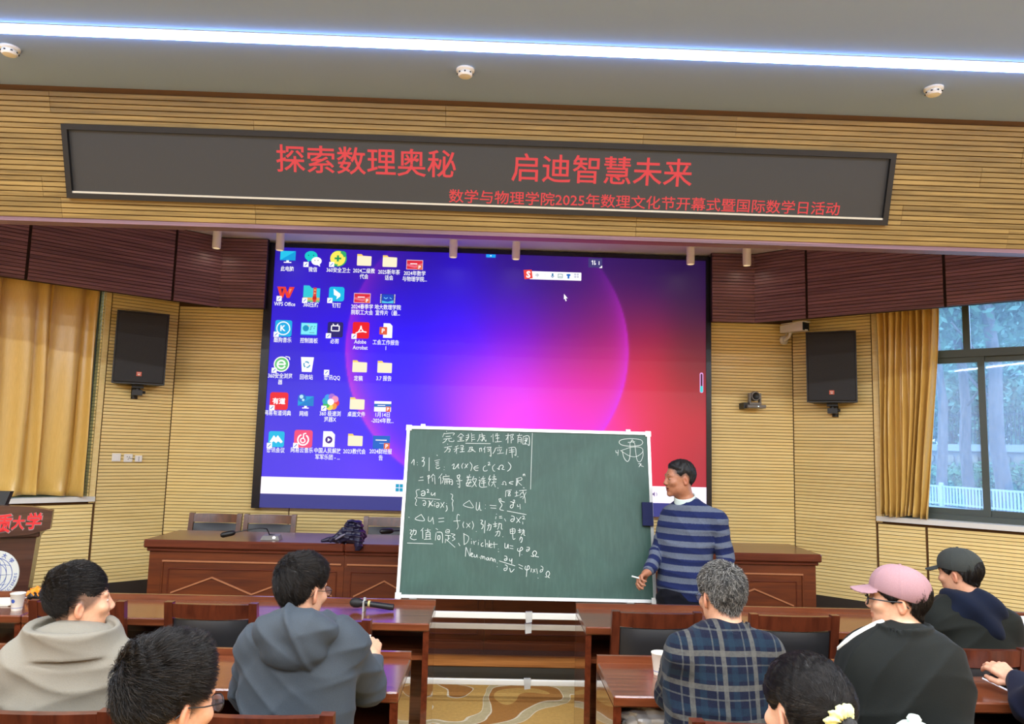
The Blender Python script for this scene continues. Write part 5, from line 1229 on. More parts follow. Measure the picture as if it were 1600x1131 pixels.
# ------------------------------------------------------------------ outside the right window
GZ = -0.2
_t = NT('lawn'); _t.set(Roughness=1.0); _t.color(_t.ramp(_t.noise(_t.coord(), 1.5, 6), [(0.3, srgb(70, 96, 62)), (0.7, srgb(120, 142, 92))])); M['lawn'] = _t.m
M['bark'] = NT('tree_bark'); _t = M['bark']; _t.set(Roughness=0.95); _f = _t.noise(_t.coord(scale=(6, 6, 1.5)), 2.5, 6, 0.65)
_t.color(_t.ramp(_f, [(0.3, srgb(62, 52, 50)), (0.7, srgb(140, 124, 116))])); _t.bump(_f, 0.6, 0.03); M['bark'] = _t.m
def leafmat(n, a, b):
    t = NT(n); t.set(Roughness=0.8); t.b.inputs['Subsurface Weight'].default_value = 0.0
    t.color(t.mix(t.noise(t.coord(), 1.2, 4), a, b)); return t.m
M['leaf'] = leafmat('dark_leaves', srgb(70, 112, 92), srgb(128, 166, 128)); M['leaf2'] = leafmat('hedge_leaves', srgb(70, 112, 76), srgb(124, 166, 108))
M['stone'] = NT('rubble_stone'); _t = M['stone']; _t.set(Roughness=0.9); _oi = _t.n('ShaderNodeObjectInfo')
_t.color(_t.mix(_t.noise(_t.coord(), 3, 5), srgb(120, 108, 92), srgb(176, 158, 132))); M['stone'] = _t.m
M['mortar'] = plain('mortar_concrete', srgb(120, 116, 112), 0.95); M['concrete'] = plain('concrete_cap', srgb(168, 166, 162), 0.9)
M['rail'] = plain('pale_fence_paint', srgb(186, 188, 190), 0.6)
MB().box(-20, 60, 10.5, 80, GZ-0.2, GZ).build('ground_outside', M['lawn'], kind='structure')
def D(px, rng):       # ground point rng metres away in the direction seen at px
    d = ray(px, 700); d = d/np.hypot(d[0], d[1]); return np.array([d[0]*rng, d[1]*rng])
def run(p, q): v = q-p; L = float(np.hypot(*v)); return v/L, L, math.atan2(v[1], v[0])
A, B_ = D(1400, 26.5), D(1720, 22.5); u_, L_, a_ = run(A, B_)
low = empty('garden_wall', (A[0], A[1], GZ), a_, 'low pale stone retaining wall under the garden fence outside the window', 'wall')
MB().box(0, L_, 0.02, 0.35, 0, 0.40).build('wall_core', M['mortar'], low)
MB().box(-0.02, L_, -0.03, 0.40, 0.40, 0.46).build('coping', M['concrete'], low)
r_ = random.Random(3); z = 0.0
for row in range(2):
    x = 0.0
    while x < L_:
        w = r_.uniform(0.28, 0.55); MB().bbox(x+0.01, min(x+w, L_)-0.01, r_.uniform(-0.02, 0.0), 0.05, z+0.008, z+0.19, 0.02).build('stone', M['stone'], low); x += w
    z += 0.20
fen = empty('garden_fence', (A[0], A[1], GZ+0.46), a_, 'low pale picket fence on the garden wall outside the window', 'fence')
n = int(L_/0.105)
pk = None
for k in range(n):
    if k % 14 == 0: MB().bbox(k*0.105-0.05, k*0.105+0.05, 0.13, 0.23, 0, 0.70, 0.012).build('fence_post', M['rail'], fen)
    elif pk is None: pk = MB().box(-0.022, 0.022, 0.165, 0.195, 0.06, 0.62).build('picket', M['rail'], fen); pk.location = (k*0.105, 0, 0)
    else:
        c_ = pk.copy(); COL.objects.link(c_); c_.location = (k*0.105, 0, 0)
for z0, z1 in ((0.08, 0.12), (0.56, 0.61)): MB().box(0, L_, 0.17, 0.21, z0, z1).build('fence_rail', M['rail'], fen)
A, B_ = D(1400, 36.5), D(1720, 32.0); u_, L_, a_ = run(A, B_)
sw = empty('rubble_wall', (A[0], A[1], GZ), a_, 'rough brown rubble stone wall behind the hedge outside the window', 'wall')
MB().box(0, L_, 0.04, 0.5, 0, 2.15).build('wall_core', M['mortar'], sw)
MB().box(-0.1, L_, -0.06, 0.55, 2.15, 2.42).build('coping', M['concrete'], sw)
z = 0.9
while z < 2.05:
    x = -r_.uniform(0, 0.4); h = r_.uniform(0.30, 0.42)
    while x < L_:
        w = r_.uniform(0.35, 0.75); n_ = 7; cx_, cz_ = x+w/2, z+h/2
        poly = [(cx_+(w/2-0.02)*math.copysign(abs(cos(t))**0.6, cos(t))*r_.uniform(0.86, 1), cz_+(h/2-0.02)*math.copysign(abs(sin(t))**0.6, sin(t))*r_.uniform(0.86, 1)) for t in [2*pi*(k+0.3)/n_ for k in range(n_)]]
        MB().prism(poly, (0, -r_.uniform(0.0, 0.06), 0), (1, 0, 0), (0, 0, 1), (0, 0.12, 0)).build('stone', M['stone'], sw, fix=True); x += w
    z += h
A2, B2 = D(1400, 38), D(1720, 33.5); u_, L_, a_ = run(A2, B2)
iron = empty('iron_railing', (A2[0], A2[1], GZ+2.2), a_, 'tall dark iron railing above the rubble wall outside the window', 'fence')
m = MB()
for k in range(int(L_/0.16)): m.box(k*0.16-0.012, k*0.16+0.012, 0, 0.02, 0, 1.55)
m.build('railing_bars', M['black'], iron, kind='stuff')
for z0 in (0.2, 1.4): MB().box(0, L_, -0.01, 0.03, z0, z0+0.04).build('cross_rail', M['black'], iron)
for k in range(0, int(L_/2.4)): MB().box(k*2.4-0.04, k*2.4+0.04, -0.03, 0.05, 0, 1.7).build('railing_post', M['black'], iron)
def leaves(c, rx, ry, rz, n, size, seed, mat, name, parent, stuff=True):
    R = np.random.RandomState(seed)
    cl = R.normal(size=(max(8, n//60), 3)); cl /= np.linalg.norm(cl, axis=1, keepdims=True); cl *= R.uniform(0.3, 1, (len(cl), 1))**0.5
    k = R.randint(0, len(cl), n); P = (cl[k]+R.normal(size=(n, 3))*0.16)*[rx, ry, rz]+np.asarray(c)
    a = R.normal(size=(n, 3)); a /= np.linalg.norm(a, axis=1, keepdims=True); b = np.cross(a, R.normal(size=(n, 3))); b /= np.linalg.norm(b, axis=1, keepdims=True)
    s = (size*R.uniform(0.6, 1.3, n))[:, None]
    V = np.stack([P-a*s, P+b*s*0.45, P+a*s, P-b*s*0.45], 1).reshape(-1, 3)
    me = bpy.data.meshes.new(name); me.from_pydata(V.tolist(), [], np.arange(4*n).reshape(-1, 4).tolist()); me.materials.append(mat)
    o = bpy.data.objects.new(name, me); COL.objects.link(o); o.parent = parent
    if stuff: o['kind'] = 'stuff'
    return o
def tree(px, rng, rad, label, lean=0.0, crown=(2.6, 2.6, 3.0), cz=8.5, n=4200, seed=1, H=9.5, low=None):
    p = D(px, rng); e = empty('tree', (p[0], p[1], GZ), 0, label, 'tree', 'trees outside the window')
    side = np.array([CR[0], CR[1]])
    P = [(side[0]*lean*t, side[1]*lean*t, t) for t in np.linspace(0, H, 9)]
    P = [(x+0.08*sin(i*1.7+seed), y, z) for i, (x, y, z) in enumerate(P)]
    MB().tube(P, [rad*(1.25-0.6*i/8) if i else rad*1.5 for i in range(9)], 12).build('trunk', M['bark'], e, smooth=True)
    R = np.random.RandomState(seed)
    for k in range(5):
        i = 3+k; q = np.array(P[min(i, 8)]); d = np.array([R.uniform(-1, 1), R.uniform(-1, 1), 0.5]); d /= np.linalg.norm(d)
        MB().tube([q, q+d*1.0, q+d*2.1+[0, 0, 0.3]], [rad*0.35, rad*0.22, 0.03], 7).build('branch', M['bark'], e, smooth=True)
    leaves((side[0]*lean*cz, side[1]*lean*cz, cz), *crown, n, 0.17, seed, M['leaf'], 'foliage', e)
    if low: leaves(low[0], *low[1], low[2], 0.15, seed+50, M['leaf2'], 'low_foliage', e)
tree(1566, 27.5, 0.19, 'tall bare lower trunk with peeling pale bark, right pane of the window', -0.035, seed=1, cz=9)
tree(1514, 29, 0.15, 'leaning dark tree trunk behind the left sash of the window', -0.03, seed=2, cz=8.5)
tree(1474, 27, 0.13, 'dark tree trunk just beside the gathered right curtain', -0.01, seed=3, cz=9)
tree(1640, 30, 0.16, 'tree trunk beyond the right edge of the window', 0.02, seed=4, cz=9)
for i, (px, rg, cz, cr, nn) in enumerate([(1430, 44, 4.8, (4, 4, 3.4), 5200), (1490, 42, 6.0, (3.2, 3, 3.0), 4200), (1545, 41, 4.6, (3.4, 3, 2.6), 4800), (1600, 43, 6.2, (3.6, 3, 3.6), 4800), (1665, 41, 5.2, (4, 4, 3.4), 4800), (1565, 50, 9.5, (5.5, 3, 4.0), 4800), (1480, 52, 10, (5, 3, 4.5), 4200)]):
    tree(px, rg, 0.2, 'leafy green tree behind the iron railing, %s from the left' % ['first', 'third', 'fourth', 'fifth', 'seventh', 'tall sixth', 'tall second'][i], 0, cr, cz, nn, 20+i, cz, None)
A, B_ = D(1400, 33.5), D(1720, 29.5); u_, L_, a_ = run(A, B_)
hedge = empty('hedge', ((A+B_)/2)[0:2].tolist()+[GZ], a_, 'low bushy green hedge in front of the rubble stone wall', 'hedge')
leaves((0, 0, 0.75), L_/2, 0.8, 0.85, 9000, 0.11, 77, M['leaf2'], 'foliage', hedge)
# ------------------------------------------------------------------ people: signed distance modelling
F32 = np.float32
def A3(*a): return np.array(a, F32)
def ell(P, c, r):
    q = (P-np.asarray(c, F32))/np.asarray(r, F32); k0 = np.sqrt((q*q).sum(1))+1e-6
    k1 = np.sqrt(((q/np.asarray(r, F32))**2).sum(1))+1e-6
    return k0*(k0-1)/k1
def ellr(P, c, r, M_):    # M_ rows = local axes
    return ell((P-np.asarray(c, F32))@np.asarray(M_, F32).T, (0, 0, 0), r)
def cone(P, a, b, ra, rb):
    a = np.asarray(a, F32); b = np.asarray(b, F32); d = b-a; t = np.clip(((P-a)@d)/((d*d).sum()+1e-9), 0, 1)
    return np.sqrt(((P-a-t[:, None]*d)**2).sum(1))-(ra+(rb-ra)*t)
def smin(a, b, k):
    h = np.clip(0.5+0.5*(b-a)/k, 0, 1); return b+(a-b)*h-k*h*(1-h)
def smax(a, b, k): return -smin(-a, -b, k)
def U(*ds, k=0.02):
    r = ds[0]
    for d in ds[1:]: r = smin(r, d, k)
    return r
def rotz(a): c, s = cos(a), sin(a); return np.array([[c, -s, 0], [s, c, 0], [0, 0, 1]])
def rotx(a): c, s = cos(a), sin(a); return np.array([[1, 0, 0], [0, c, -s], [0, s, c]])
def roty(a): c, s = cos(a), sin(a); return np.array([[c, 0, s], [0, 1, 0], [-s, 0, c]])

def surf(f, lo, hi, h):
    """surface nets over the blocks the surface crosses"""
    lo = np.asarray(lo, float); hi = np.asarray(hi, float); B = 8
    n = np.ceil((hi-lo)/h/B).astype(int)*B+1
    nb = (n-1)//B
    c = np.stack(np.meshgrid(*[np.arange(k) for k in nb], indexing='ij'), -1).reshape(-1, 3)
    ctr = lo+(c+0.5)*B*h
    d = f(ctr.astype(F32)); act = c[np.abs(d) < B*h*0.5*1.733*1.35+h]
    V = np.full(n, 1.0, F32)
    # mark sign of inactive blocks
    S = np.where(d < 0, -1.0, 1.0).reshape(nb)
    V[:-1, :-1, :-1] = np.repeat(np.repeat(np.repeat(S, B, 0), B, 1), B, 2)
    off = np.stack(np.meshgrid(*[np.arange(B+1)]*3, indexing='ij'), -1).reshape(-1, 3)
    for i in range(0, len(act), 400):
        idx = (act[i:i+400, None, :]*B+off[None]).reshape(-1, 3)
        v = f((lo+idx*h).astype(F32)); V[idx[:, 0], idx[:, 1], idx[:, 2]] = v
    V[0], V[-1], V[:, 0], V[:, -1], V[:, :, 0], V[:, :, -1] = 1, 1, 1, 1, 1, 1
    I = V < 0
    cn = sum(I[a:n[0]-1+a, b:n[1]-1+b, e:n[2]-1+e].astype(np.int8) for a in (0, 1) for b in (0, 1) for e in (0, 1))
    cell = np.argwhere((cn > 0) & (cn < 8)); ids = np.full(n-1, -1); ids[tuple(cell.T)] = np.arange(len(cell))
    C8_ = np.array([[a, b, e] for a in (0, 1) for b in (0, 1) for e in (0, 1)])
    val = V[tuple((cell[:, None]+C8_).reshape(-1, 3).T)].reshape(-1, 8)
    acc = np.zeros((len(cell), 3)); cnt = np.zeros(len(cell))
    for i in range(8):
        for j in range(i+1, 8):
            if np.abs(C8_[i]-C8_[j]).sum() != 1: continue
            a, b = val[:, i], val[:, j]; m = (a < 0) != (b < 0); t = np.where(m, a/np.where(m, a-b, 1), 0)
            p = C8_[i]+(C8_[j]-C8_[i])*t[:, None]; acc += p*m[:, None]; cnt += m
    pos = lo+(cell+acc/np.maximum(cnt, 1)[:, None])*h
    F = []
    for ax in range(3):
        sl0 = [slice(None)]*3; sl1 = [slice(None)]*3; sl0[ax] = slice(0, n[ax]-1); sl1[ax] = slice(1, n[ax])
        a, b = I[tuple(sl0)], I[tuple(sl1)]; e = np.argwhere(a != b)
        o1, o2 = (ax+1) % 3, (ax+2) % 3
        e = e[(e[:, o1] > 0) & (e[:, o2] > 0) & (e[:, o1] < n[o1]-1) & (e[:, o2] < n[o2]-1)]
        u = np.zeros(3, int); w = np.zeros(3, int); u[o1] = 1; w[o2] = 1
        q = np.stack([ids[tuple((e-k).T)] for k in (u*0, u, u+w, w)], 1)
        flip = ~a[tuple(e.T)]
        q[flip] = q[flip][:, ::-1]; F.append(q[(q >= 0).all(1)])
    for _ in range(1 if h > 0.005 else 2):      # settle the vertices on the surface itself
        p = pos.astype(F32); e = F32(h*0.35); d0 = f(p); G = np.stack([f(p+A3(*k))-d0 for k in ((e, 0, 0), (0, e, 0), (0, 0, e))], 1)/e
        g2 = (G*G).sum(1)+0.05; st_ = -(d0/g2)[:, None]*G; ln = np.linalg.norm(st_, axis=1, keepdims=True); pos = pos+st_*np.minimum(1, 0.6*h/(ln+1e-9))
    return pos, np.vstack(F)

def tomesh(name, pos, F, mats, parent, attrs=None, midx=None):
    me = bpy.data.meshes.new(name); nv, nf = len(pos), len(F)
    me.vertices.add(nv); me.vertices.foreach_set('co', pos.astype(F32).ravel())
    me.loops.add(nf*4); me.loops.foreach_set('vertex_index', F.astype(np.int32).ravel())
    me.polygons.add(nf); me.polygons.foreach_set('loop_start', np.arange(nf, dtype=np.int32)*4)
    me.polygons.foreach_set('use_smooth', [True]*nf)
    mats = mats if isinstance(mats, (list, tuple)) else [mats]
    for m in mats: me.materials.append(m)
    if midx is not None: me.polygons.foreach_set('material_index', midx.astype(np.int32))
    me.update(calc_edges=True)
    for k, v in (attrs or {}).items():
        if v.ndim == 1: a = me.attributes.new(k, 'FLOAT', 'POINT'); a.data.foreach_set('value', v.astype(F32))
        else: a = me.color_attributes.new(k, 'FLOAT_COLOR', 'POINT'); a.data.foreach_set('color', np.concatenate([v, np.ones((nv, 1))], 1).astype(F32).ravel())
    o = bpy.data.objects.new(name, me); COL.objects.link(o); o.parent = parent
    return o

# ---- head (local: x right, y forward, z up, origin at eye level in the middle of the skull)
def head_sdf(Q, mouth=0.0, ear=True):
    X = Q*A3(-1, 1, 1); S = np.where(Q[:, :1] < 0, X, Q)      # mirrored onto +x
    d = ell(Q, (0, -0.016, 0.030), (0.074, 0.096, 0.088))
    d = smin(d, ell(Q, (0, 0.030, -0.028), (0.058, 0.064, 0.078)), 0.03)
    d = smin(d, ell(Q, (0, 0.034, -0.074), (0.044, 0.048, 0.036)), 0.025)
    d = smin(d, ell(S, (0.046, 0.004, -0.062), (0.016, 0.034, 0.030)), 0.03)
    d = smin(d, ell(Q, (0, 0.074, -0.100), (0.019, 0.015, 0.014)), 0.02)
    d = smin(d, ell(S, (0.040, 0.066, -0.022), (0.022, 0.020, 0.018)), 0.022)      # cheek bone
    d = smin(d, ell(S, (0.022, 0.0765, 0.026), (0.026, 0.010, 0.009)), 0.018)       # brow
    d = smax(d, -ell(S, (0.031, 0.098, 0.003), (0.020, 0.0145, 0.012)), 0.010)      # eye socket
    d = smin(d, cone(Q, (0, 0.084, 0.014), (0, 0.1030, -0.024), 0.0065, 0.0098), 0.012)
    d = smin(d, ell(S, (0.011, 0.096, -0.030), (0.0085, 0.011, 0.0075)), 0.008)
    d = smin(d, ell(Q, (0, 0.0840, -0.055), (0.022, 0.0100, 0.0052)), 0.006)         # lips
    d = smin(d, ell(Q, (0, 0.0825, -0.066-mouth*0.006), (0.019, 0.0100, 0.0056)), 0.006)
    d = smax(d, -ell(Q, (0, 0.096, -0.0605-mouth*0.003), (0.017, 0.014, 0.0012+0.0042*mouth)), 0.003)
    d = smin(d, ell(S, (0.031, 0.0715, 0.004), (0.0145, 0.0140, 0.0108)), 0.003)   # lids
    # neck
    d = smin(d, cone(Q, (0, -0.022, -0.060), (0, -0.050, -0.200), 0.054, 0.060), 0.03)
    if ear:
        R = rotz(radians(24))@rotx(radians(-10))
        q = (S-A3(0.077, -0.012, -0.012))@R.astype(F32)
        e = ell(q, (0, 0, 0), (0.0078, 0.0165, 0.028)); e = smax(e, -ell(q, (0.0085, 0.003, 0.003), (0.0065, 0.0095, 0.017)), 0.005)
        e = smin(e, ell(q, (-0.002, 0.005, -0.021), (0.006, 0.008, 0.008)), 0.008)
        d = smin(d, e, 0.007)
    return d
def skull(Q): return smin(ell(Q, (0, -0.016, 0.030), (0.076, 0.098, 0.090)), smin(ell(Q, (0, 0.030, -0.028), (0.060, 0.062, 0.075)), cone(Q, (0, -0.022, -0.060), (0, -0.050, -0.160), 0.052, 0.058), 0.02), 0.02)
def hair_sdf(Q, st):
    x, y, z = Q[:, 0], Q[:, 1], Q[:, 2]
    ax = np.abs(x)
    line = st['front']+(st['nape']-st['front'])*np.clip((0.075-y)/0.16, 0, 1)**st.get('pow', 1.0)
    line = np.where(ax > 0.045, np.maximum(line, np.where((y > -0.045) & (y < 0.035), st.get('side', -0.01)+np.abs(y+0.010)*0.0+0.9*np.clip(0.03-np.abs(y+0.012), 0, 1), line)), line)
    g = z-line
    g = np.minimum(g, (st['fy']+0.22*np.clip(z-0.02, -0.1, 0.1)*0-y)*1.0+np.clip(z-0.06, 0, 1)*1.6)
    if 'cap' in st: g = np.minimum(g, np.where(y < -0.06, 0.075, st['cap'][0]+st['cap'][1]*y+0.012)-z)
    top = np.clip((z-0.02)/0.09, 0, 1)
    t = st['ts']+(st['tt']-st['ts'])*top
    t = t+st.get('tf', 0)*np.clip(y/0.09, 0, 1)*top+st.get('tb', 0)*np.clip(-y/0.09, 0, 1)*np.clip(1-abs(z-0.02)/0.09, 0, 1)
    tk = np.clip(g*st.get('fade', 0.6), -0.012, 1)
    n = 0.0022*np.sin(x*140+3*np.sin(y*60)+z*30)*np.sin(y*95+z*70+2*np.sin(x*50)); n2 = st.get('lump', 0.003)*np.sin(x*45+1.3+y*20)*np.sin(z*50+y*30+st.get('seed', 0))
    return skull(Q)-np.minimum(t+n+n2*top, tk)

# ---- hand along d, palm facing n, thumb on the side t
def hand_sdf(P, wr, d, n, side, curl, sc=1.0, spread=0.0, thumb=0.3):
    d = np.asarray(d, float); d /= np.linalg.norm(d); n = np.asarray(n, float); n -= d*(n@d); n /= np.linalg.norm(n)
    s = np.cross(n, d)*side; wr = np.asarray(wr, float)
    r = cone(P, wr-d*0.03*sc, wr+d*0.03*sc, 0.024*sc, 0.026*sc)
    for i, (o, L, rr_, seg) in enumerate([(0.030, 0.086, 0.0115, 0.070), (0.010, 0.092, 0.0118, 0.078), (-0.010, 0.087, 0.0112, 0.072), (-0.028, 0.078, 0.0100, 0.056)]):
        k = wr+d*L*sc+s*o*sc; r = smin(r, cone(P, wr+d*0.012*sc+s*o*0.5*sc, k, 0.014*sc, 0.0125*sc), 0.012*sc)
        dir_ = d*cos(spread*o*12)+s*sin(spread*o*12); c = curl[i] if hasattr(curl, '__len__') else curl
        p = k; a = 0.0; ch = None
        for j, fr in enumerate((0.45, 0.30, 0.25)):
            a += c*(0.9, 1.15, 0.75)[j]; v = dir_*cos(a)+n*sin(a); q = p+v*seg*fr*sc
            e = cone(P, p, q, rr_*(1-0.10*j)*sc*0.92, rr_*(0.90-0.12*j)*sc*0.92); ch = e if ch is None else smin(ch, e, 0.003); p = q
        r = smin(r, ch, 0.005*sc)
    b = wr+d*0.018*sc+s*0.020*sc+n*0.006; q1 = b+(s*0.75+d*0.75+n*thumb)*0.036*sc; q2 = q1+(s*(0.45-thumb)+d*1.0+n*thumb*1.2)*0.030*sc; q3 = q2+(s*(0.1-thumb*0.8)+d*0.9+n*thumb*1.4)*0.024*sc
    for a_, b_, r1, r2 in ((b, q1, 0.016, 0.0125), (q1, q2, 0.0125, 0.0115), (q2, q3, 0.0112, 0.009)): r = smin(r, cone(P, a_, b_, r1*sc, r2*sc), 0.006*sc)
    return r

# ---- cloth materials
def cloth(name, c0, c1, rough=0.85, weave=320, bumpd=0.0008, sheen=0.04, fold=None):
    t = NT(name); t.set(Roughness=rough); t.b.inputs['Sheen Weight'].default_value = sheen
    t.b.inputs['Specular IOR Level'].default_value = 0.12
    f = t.noise(t.coord(), weave, 2); g = t.noise(t.coord(), 5, 4)
    t.color(t.mix(g, t.mix(f, c0, c1), t.mix(f, tuple(x*0.85 for x in c0[:3])+(1,), c0))); t.bump(f, 0.35, bumpd); return t.m
_t = NT('skin'); _t.set(Roughness=0.5); _t.b.inputs['Subsurface Weight'].default_value = 0.12; _t.b.inputs['Subsurface Radius'].default_value = (0.012, 0.005, 0.003)
_a = _t.n('ShaderNodeAttribute', attribute_name='tone'); _f = _t.noise(_t.coord(), 90, 4)
_t.color(_t.mix(0.25, _a.outputs['Color'], _t.ramp(_f, [(0.3, srgb(150, 105, 85)), (0.7, srgb(235, 195, 170))]), 'SOFT_LIGHT')); _t.bump(_f, 0.1, 0.0008); M['skin'] = _t.m
def hairmat(name, c0, c1, rough=0.42):
    t = NT(name); t.set(Roughness=rough); oi = t.n('ShaderNodeTexCoord')
    t.color(t.mix(t.noise(t.coord(), 160, 3), c0, c1)); return t.m
M['hair'] = hairmat('black_hair', srgb(12, 11, 11), srgb(26, 23, 22), 0.6); M['greyhair'] = hairmat('greying_hair', srgb(34, 34, 34), srgb(84, 82, 80), 0.6)
def strandmat(name, stops, rough):
    t = NT(name); t.set(Roughness=rough); h = t.n('ShaderNodeHairInfo'); t.b.inputs['Specular IOR Level'].default_value = 0.25
    t.color(t.ramp(h.outputs['Random'], stops)); return t.m
M['strand'] = strandmat('black_hair_strand', [(0.0, srgb(8, 7, 7)), (0.7, srgb(24, 21, 20)), (1.0, srgb(52, 46, 42))], 0.38)
M['greystrand'] = strandmat('salt_and_pepper_strand', [(0.0, srgb(18, 18, 18)), (0.55, srgb(58, 57, 56)), (1.0, srgb(176, 174, 168))], 0.45)
M['stripes'] = NT('striped_wool'); _t = M['stripes']; _t.set(Roughness=0.95); _t.b.inputs['Specular IOR Level'].default_value = 0.15; _t.b.inputs['Sheen Weight'].default_value = 0.05
_a = _t.n('ShaderNodeAttribute', attribute_name='run')
_n = _t.noise(_t.coord(), 220, 3); _sh = _t.math('MULTIPLY_ADD', _n, 0.008, _a.outputs['Fac'])
_w = _t.math('FRACT', _t.math('MULTIPLY', _sh, 1/0.0765)); _c = _t.math('MULTIPLY', _t.math('GREATER_THAN', _w, 0.52), _t.math('GREATER_THAN', _a.outputs['Fac'], 0.058))
_blue = _t.mix(_n, srgb(20, 28, 64), srgb(38, 48, 92)); _grey = _t.mix(_n, srgb(68, 76, 94), srgb(112, 120, 134))
_t.color(_t.mix(_c, _blue, _grey)); _t.bump(_n, 0.5, 0.001); M['stripes'] = _t.m
M['plaid'] = NT('plaid_flannel'); _t = M['plaid']; _t.set(Roughness=0.95); _t.b.inputs['Specular IOR Level'].default_value = 0.15; _t.b.inputs['Sheen Weight'].default_value = 0.05
_a = _t.n('ShaderNodeAttribute', attribute_name='run'); _b = _t.n('ShaderNodeAttribute', attribute_name='across'); _n = _t.noise(_t.coord(), 240, 3)
_n2 = _t.noise(_t.coord(), 70, 5, 0.75)
def _band(v, per, c, w):
    f = _t.math('FRACT', _t.math('ADD', _t.math('MULTIPLY', v, 1/per), 10.0)); d = _t.math('ABSOLUTE', _t.math('SUBTRACT', f, c)); return _t.math('LESS_THAN', d, w/2)
_v, _u = _a.outputs['Fac'], _b.outputs['Fac']
def _amt(band, k): return _t.math('MULTIPLY', band, _t.math('MULTIPLY_ADD', _n2, 1.1, k))
_c = _t.mix(_n, srgb(8, 11, 24), srgb(26, 31, 50))
for v, per, c, w, k, col in ((_v, 0.105, 0.82, 0.22, 0.0, srgb(24, 42, 56)), (_u, 0.110, 0.72, 0.20, 0.0, srgb(24, 42, 56)), (_v, 0.105, 0.5, 0.17, 0.12, srgb(86, 85, 80)), (_u, 0.110, 0.4, 0.15, 0.12, srgb(86, 85, 80)), (_v, 0.105, 0.16, 0.05, -0.1, srgb(84, 86, 84)), (_u, 0.110, 0.12, 0.05, -0.1, srgb(84, 86, 84))):
    _c = _t.mix(_amt(_band(v, per, c, w), k), _c, col)
_t.color(_c); _t.bump(_n, 0.5, 0.001); M['plaid'] = _t.m
M['pale'] = cloth('pale_grey_nylon', srgb(123, 118, 106), srgb(146, 141, 129), 0.6)
M['slate'] = cloth('slate_blue_nylon', srgb(56, 63, 70), srgb(76, 84, 92), 0.55)
M['darkcloth'] = cloth('charcoal_cloth', srgb(22, 25, 24), srgb(36, 39, 36), 0.7)
M['olive'] = cloth('dark_olive_cloth', srgb(20, 23, 20), srgb(33, 35, 31), 0.75)
M['navy'] = cloth('navy_fleece', srgb(15, 21, 36), srgb(26, 33, 53), 0.95)
M['trouser'] = cloth('dark_trousers', srgb(14, 15, 22), srgb(25, 26, 35), 0.8)
M['beige'] = cloth('beige_cotton', srgb(157, 143, 122), srgb(178, 166, 146), 0.9)
M['shirtwhite'] = cloth('pale_shirt_cotton', srgb(196, 212, 206), srgb(224, 234, 228), 0.8)
M['pinkcap'] = cloth('dusty_pink_cotton', srgb(150, 116, 122), srgb(178, 144, 148), 0.9)
M['greycap'] = cloth('grey_cap_cotton', srgb(51, 54, 52), srgb(72, 75, 72), 0.9)
M['innernavy'] = cloth('navy_shirt', srgb(19, 22, 39), srgb(30, 33, 53), 0.8)
M['fluffy'] = cloth('pale_yellow_plush', srgb(214, 214, 150), srgb(238, 238, 186), 0.95, 90, 0.003)
M['phone'] = plain('white_phone_shell', srgb(225, 228, 235), 0.2)
M['lens'] = NT('spectacle_lens'); _t = M['lens']; _t.set(Roughness=0.02, Alpha=0.22); _t.b.inputs['Base Color'].default_value = (0.6, 0.65, 0.8, 1); M['lens'] = _t.m
M['eyewhite'] = plain('eye_white', srgb(215, 205, 198), 0.2); M['iris'] = plain('dark_iris', srgb(25, 16, 12), 0.15); M['brow'] = M['hair']

def folds(P, seed, amp, sc=1.0, zdir=1.0):
    """soft creases in cloth: ridged, warped waves"""
    r = np.random.RandomState(seed); x, y, z = P[:, 0]*sc, P[:, 1]*sc, P[:, 2]*sc*zdir
    a = np.zeros(len(P), F32)
    for k in range(4):
        d = r.normal(size=3); d[2] *= 1.8; d /= np.linalg.norm(d); f = r.uniform(38, 74); ph = r.uniform(0, 6)
        w = f*(d[0]*x+d[1]*y+d[2]*z)+ph+1.3*np.sin(9*x+5*z+ph)+1.1*np.sin(8*y-7*z+2*ph)
        m = 0.5+0.5*np.sin(6*x+4*z*(k-1)+3*y+ph*2)
        a += (1-np.abs(np.sin(w*0.5)))**1.6*m
    return amp*(a-0.7)

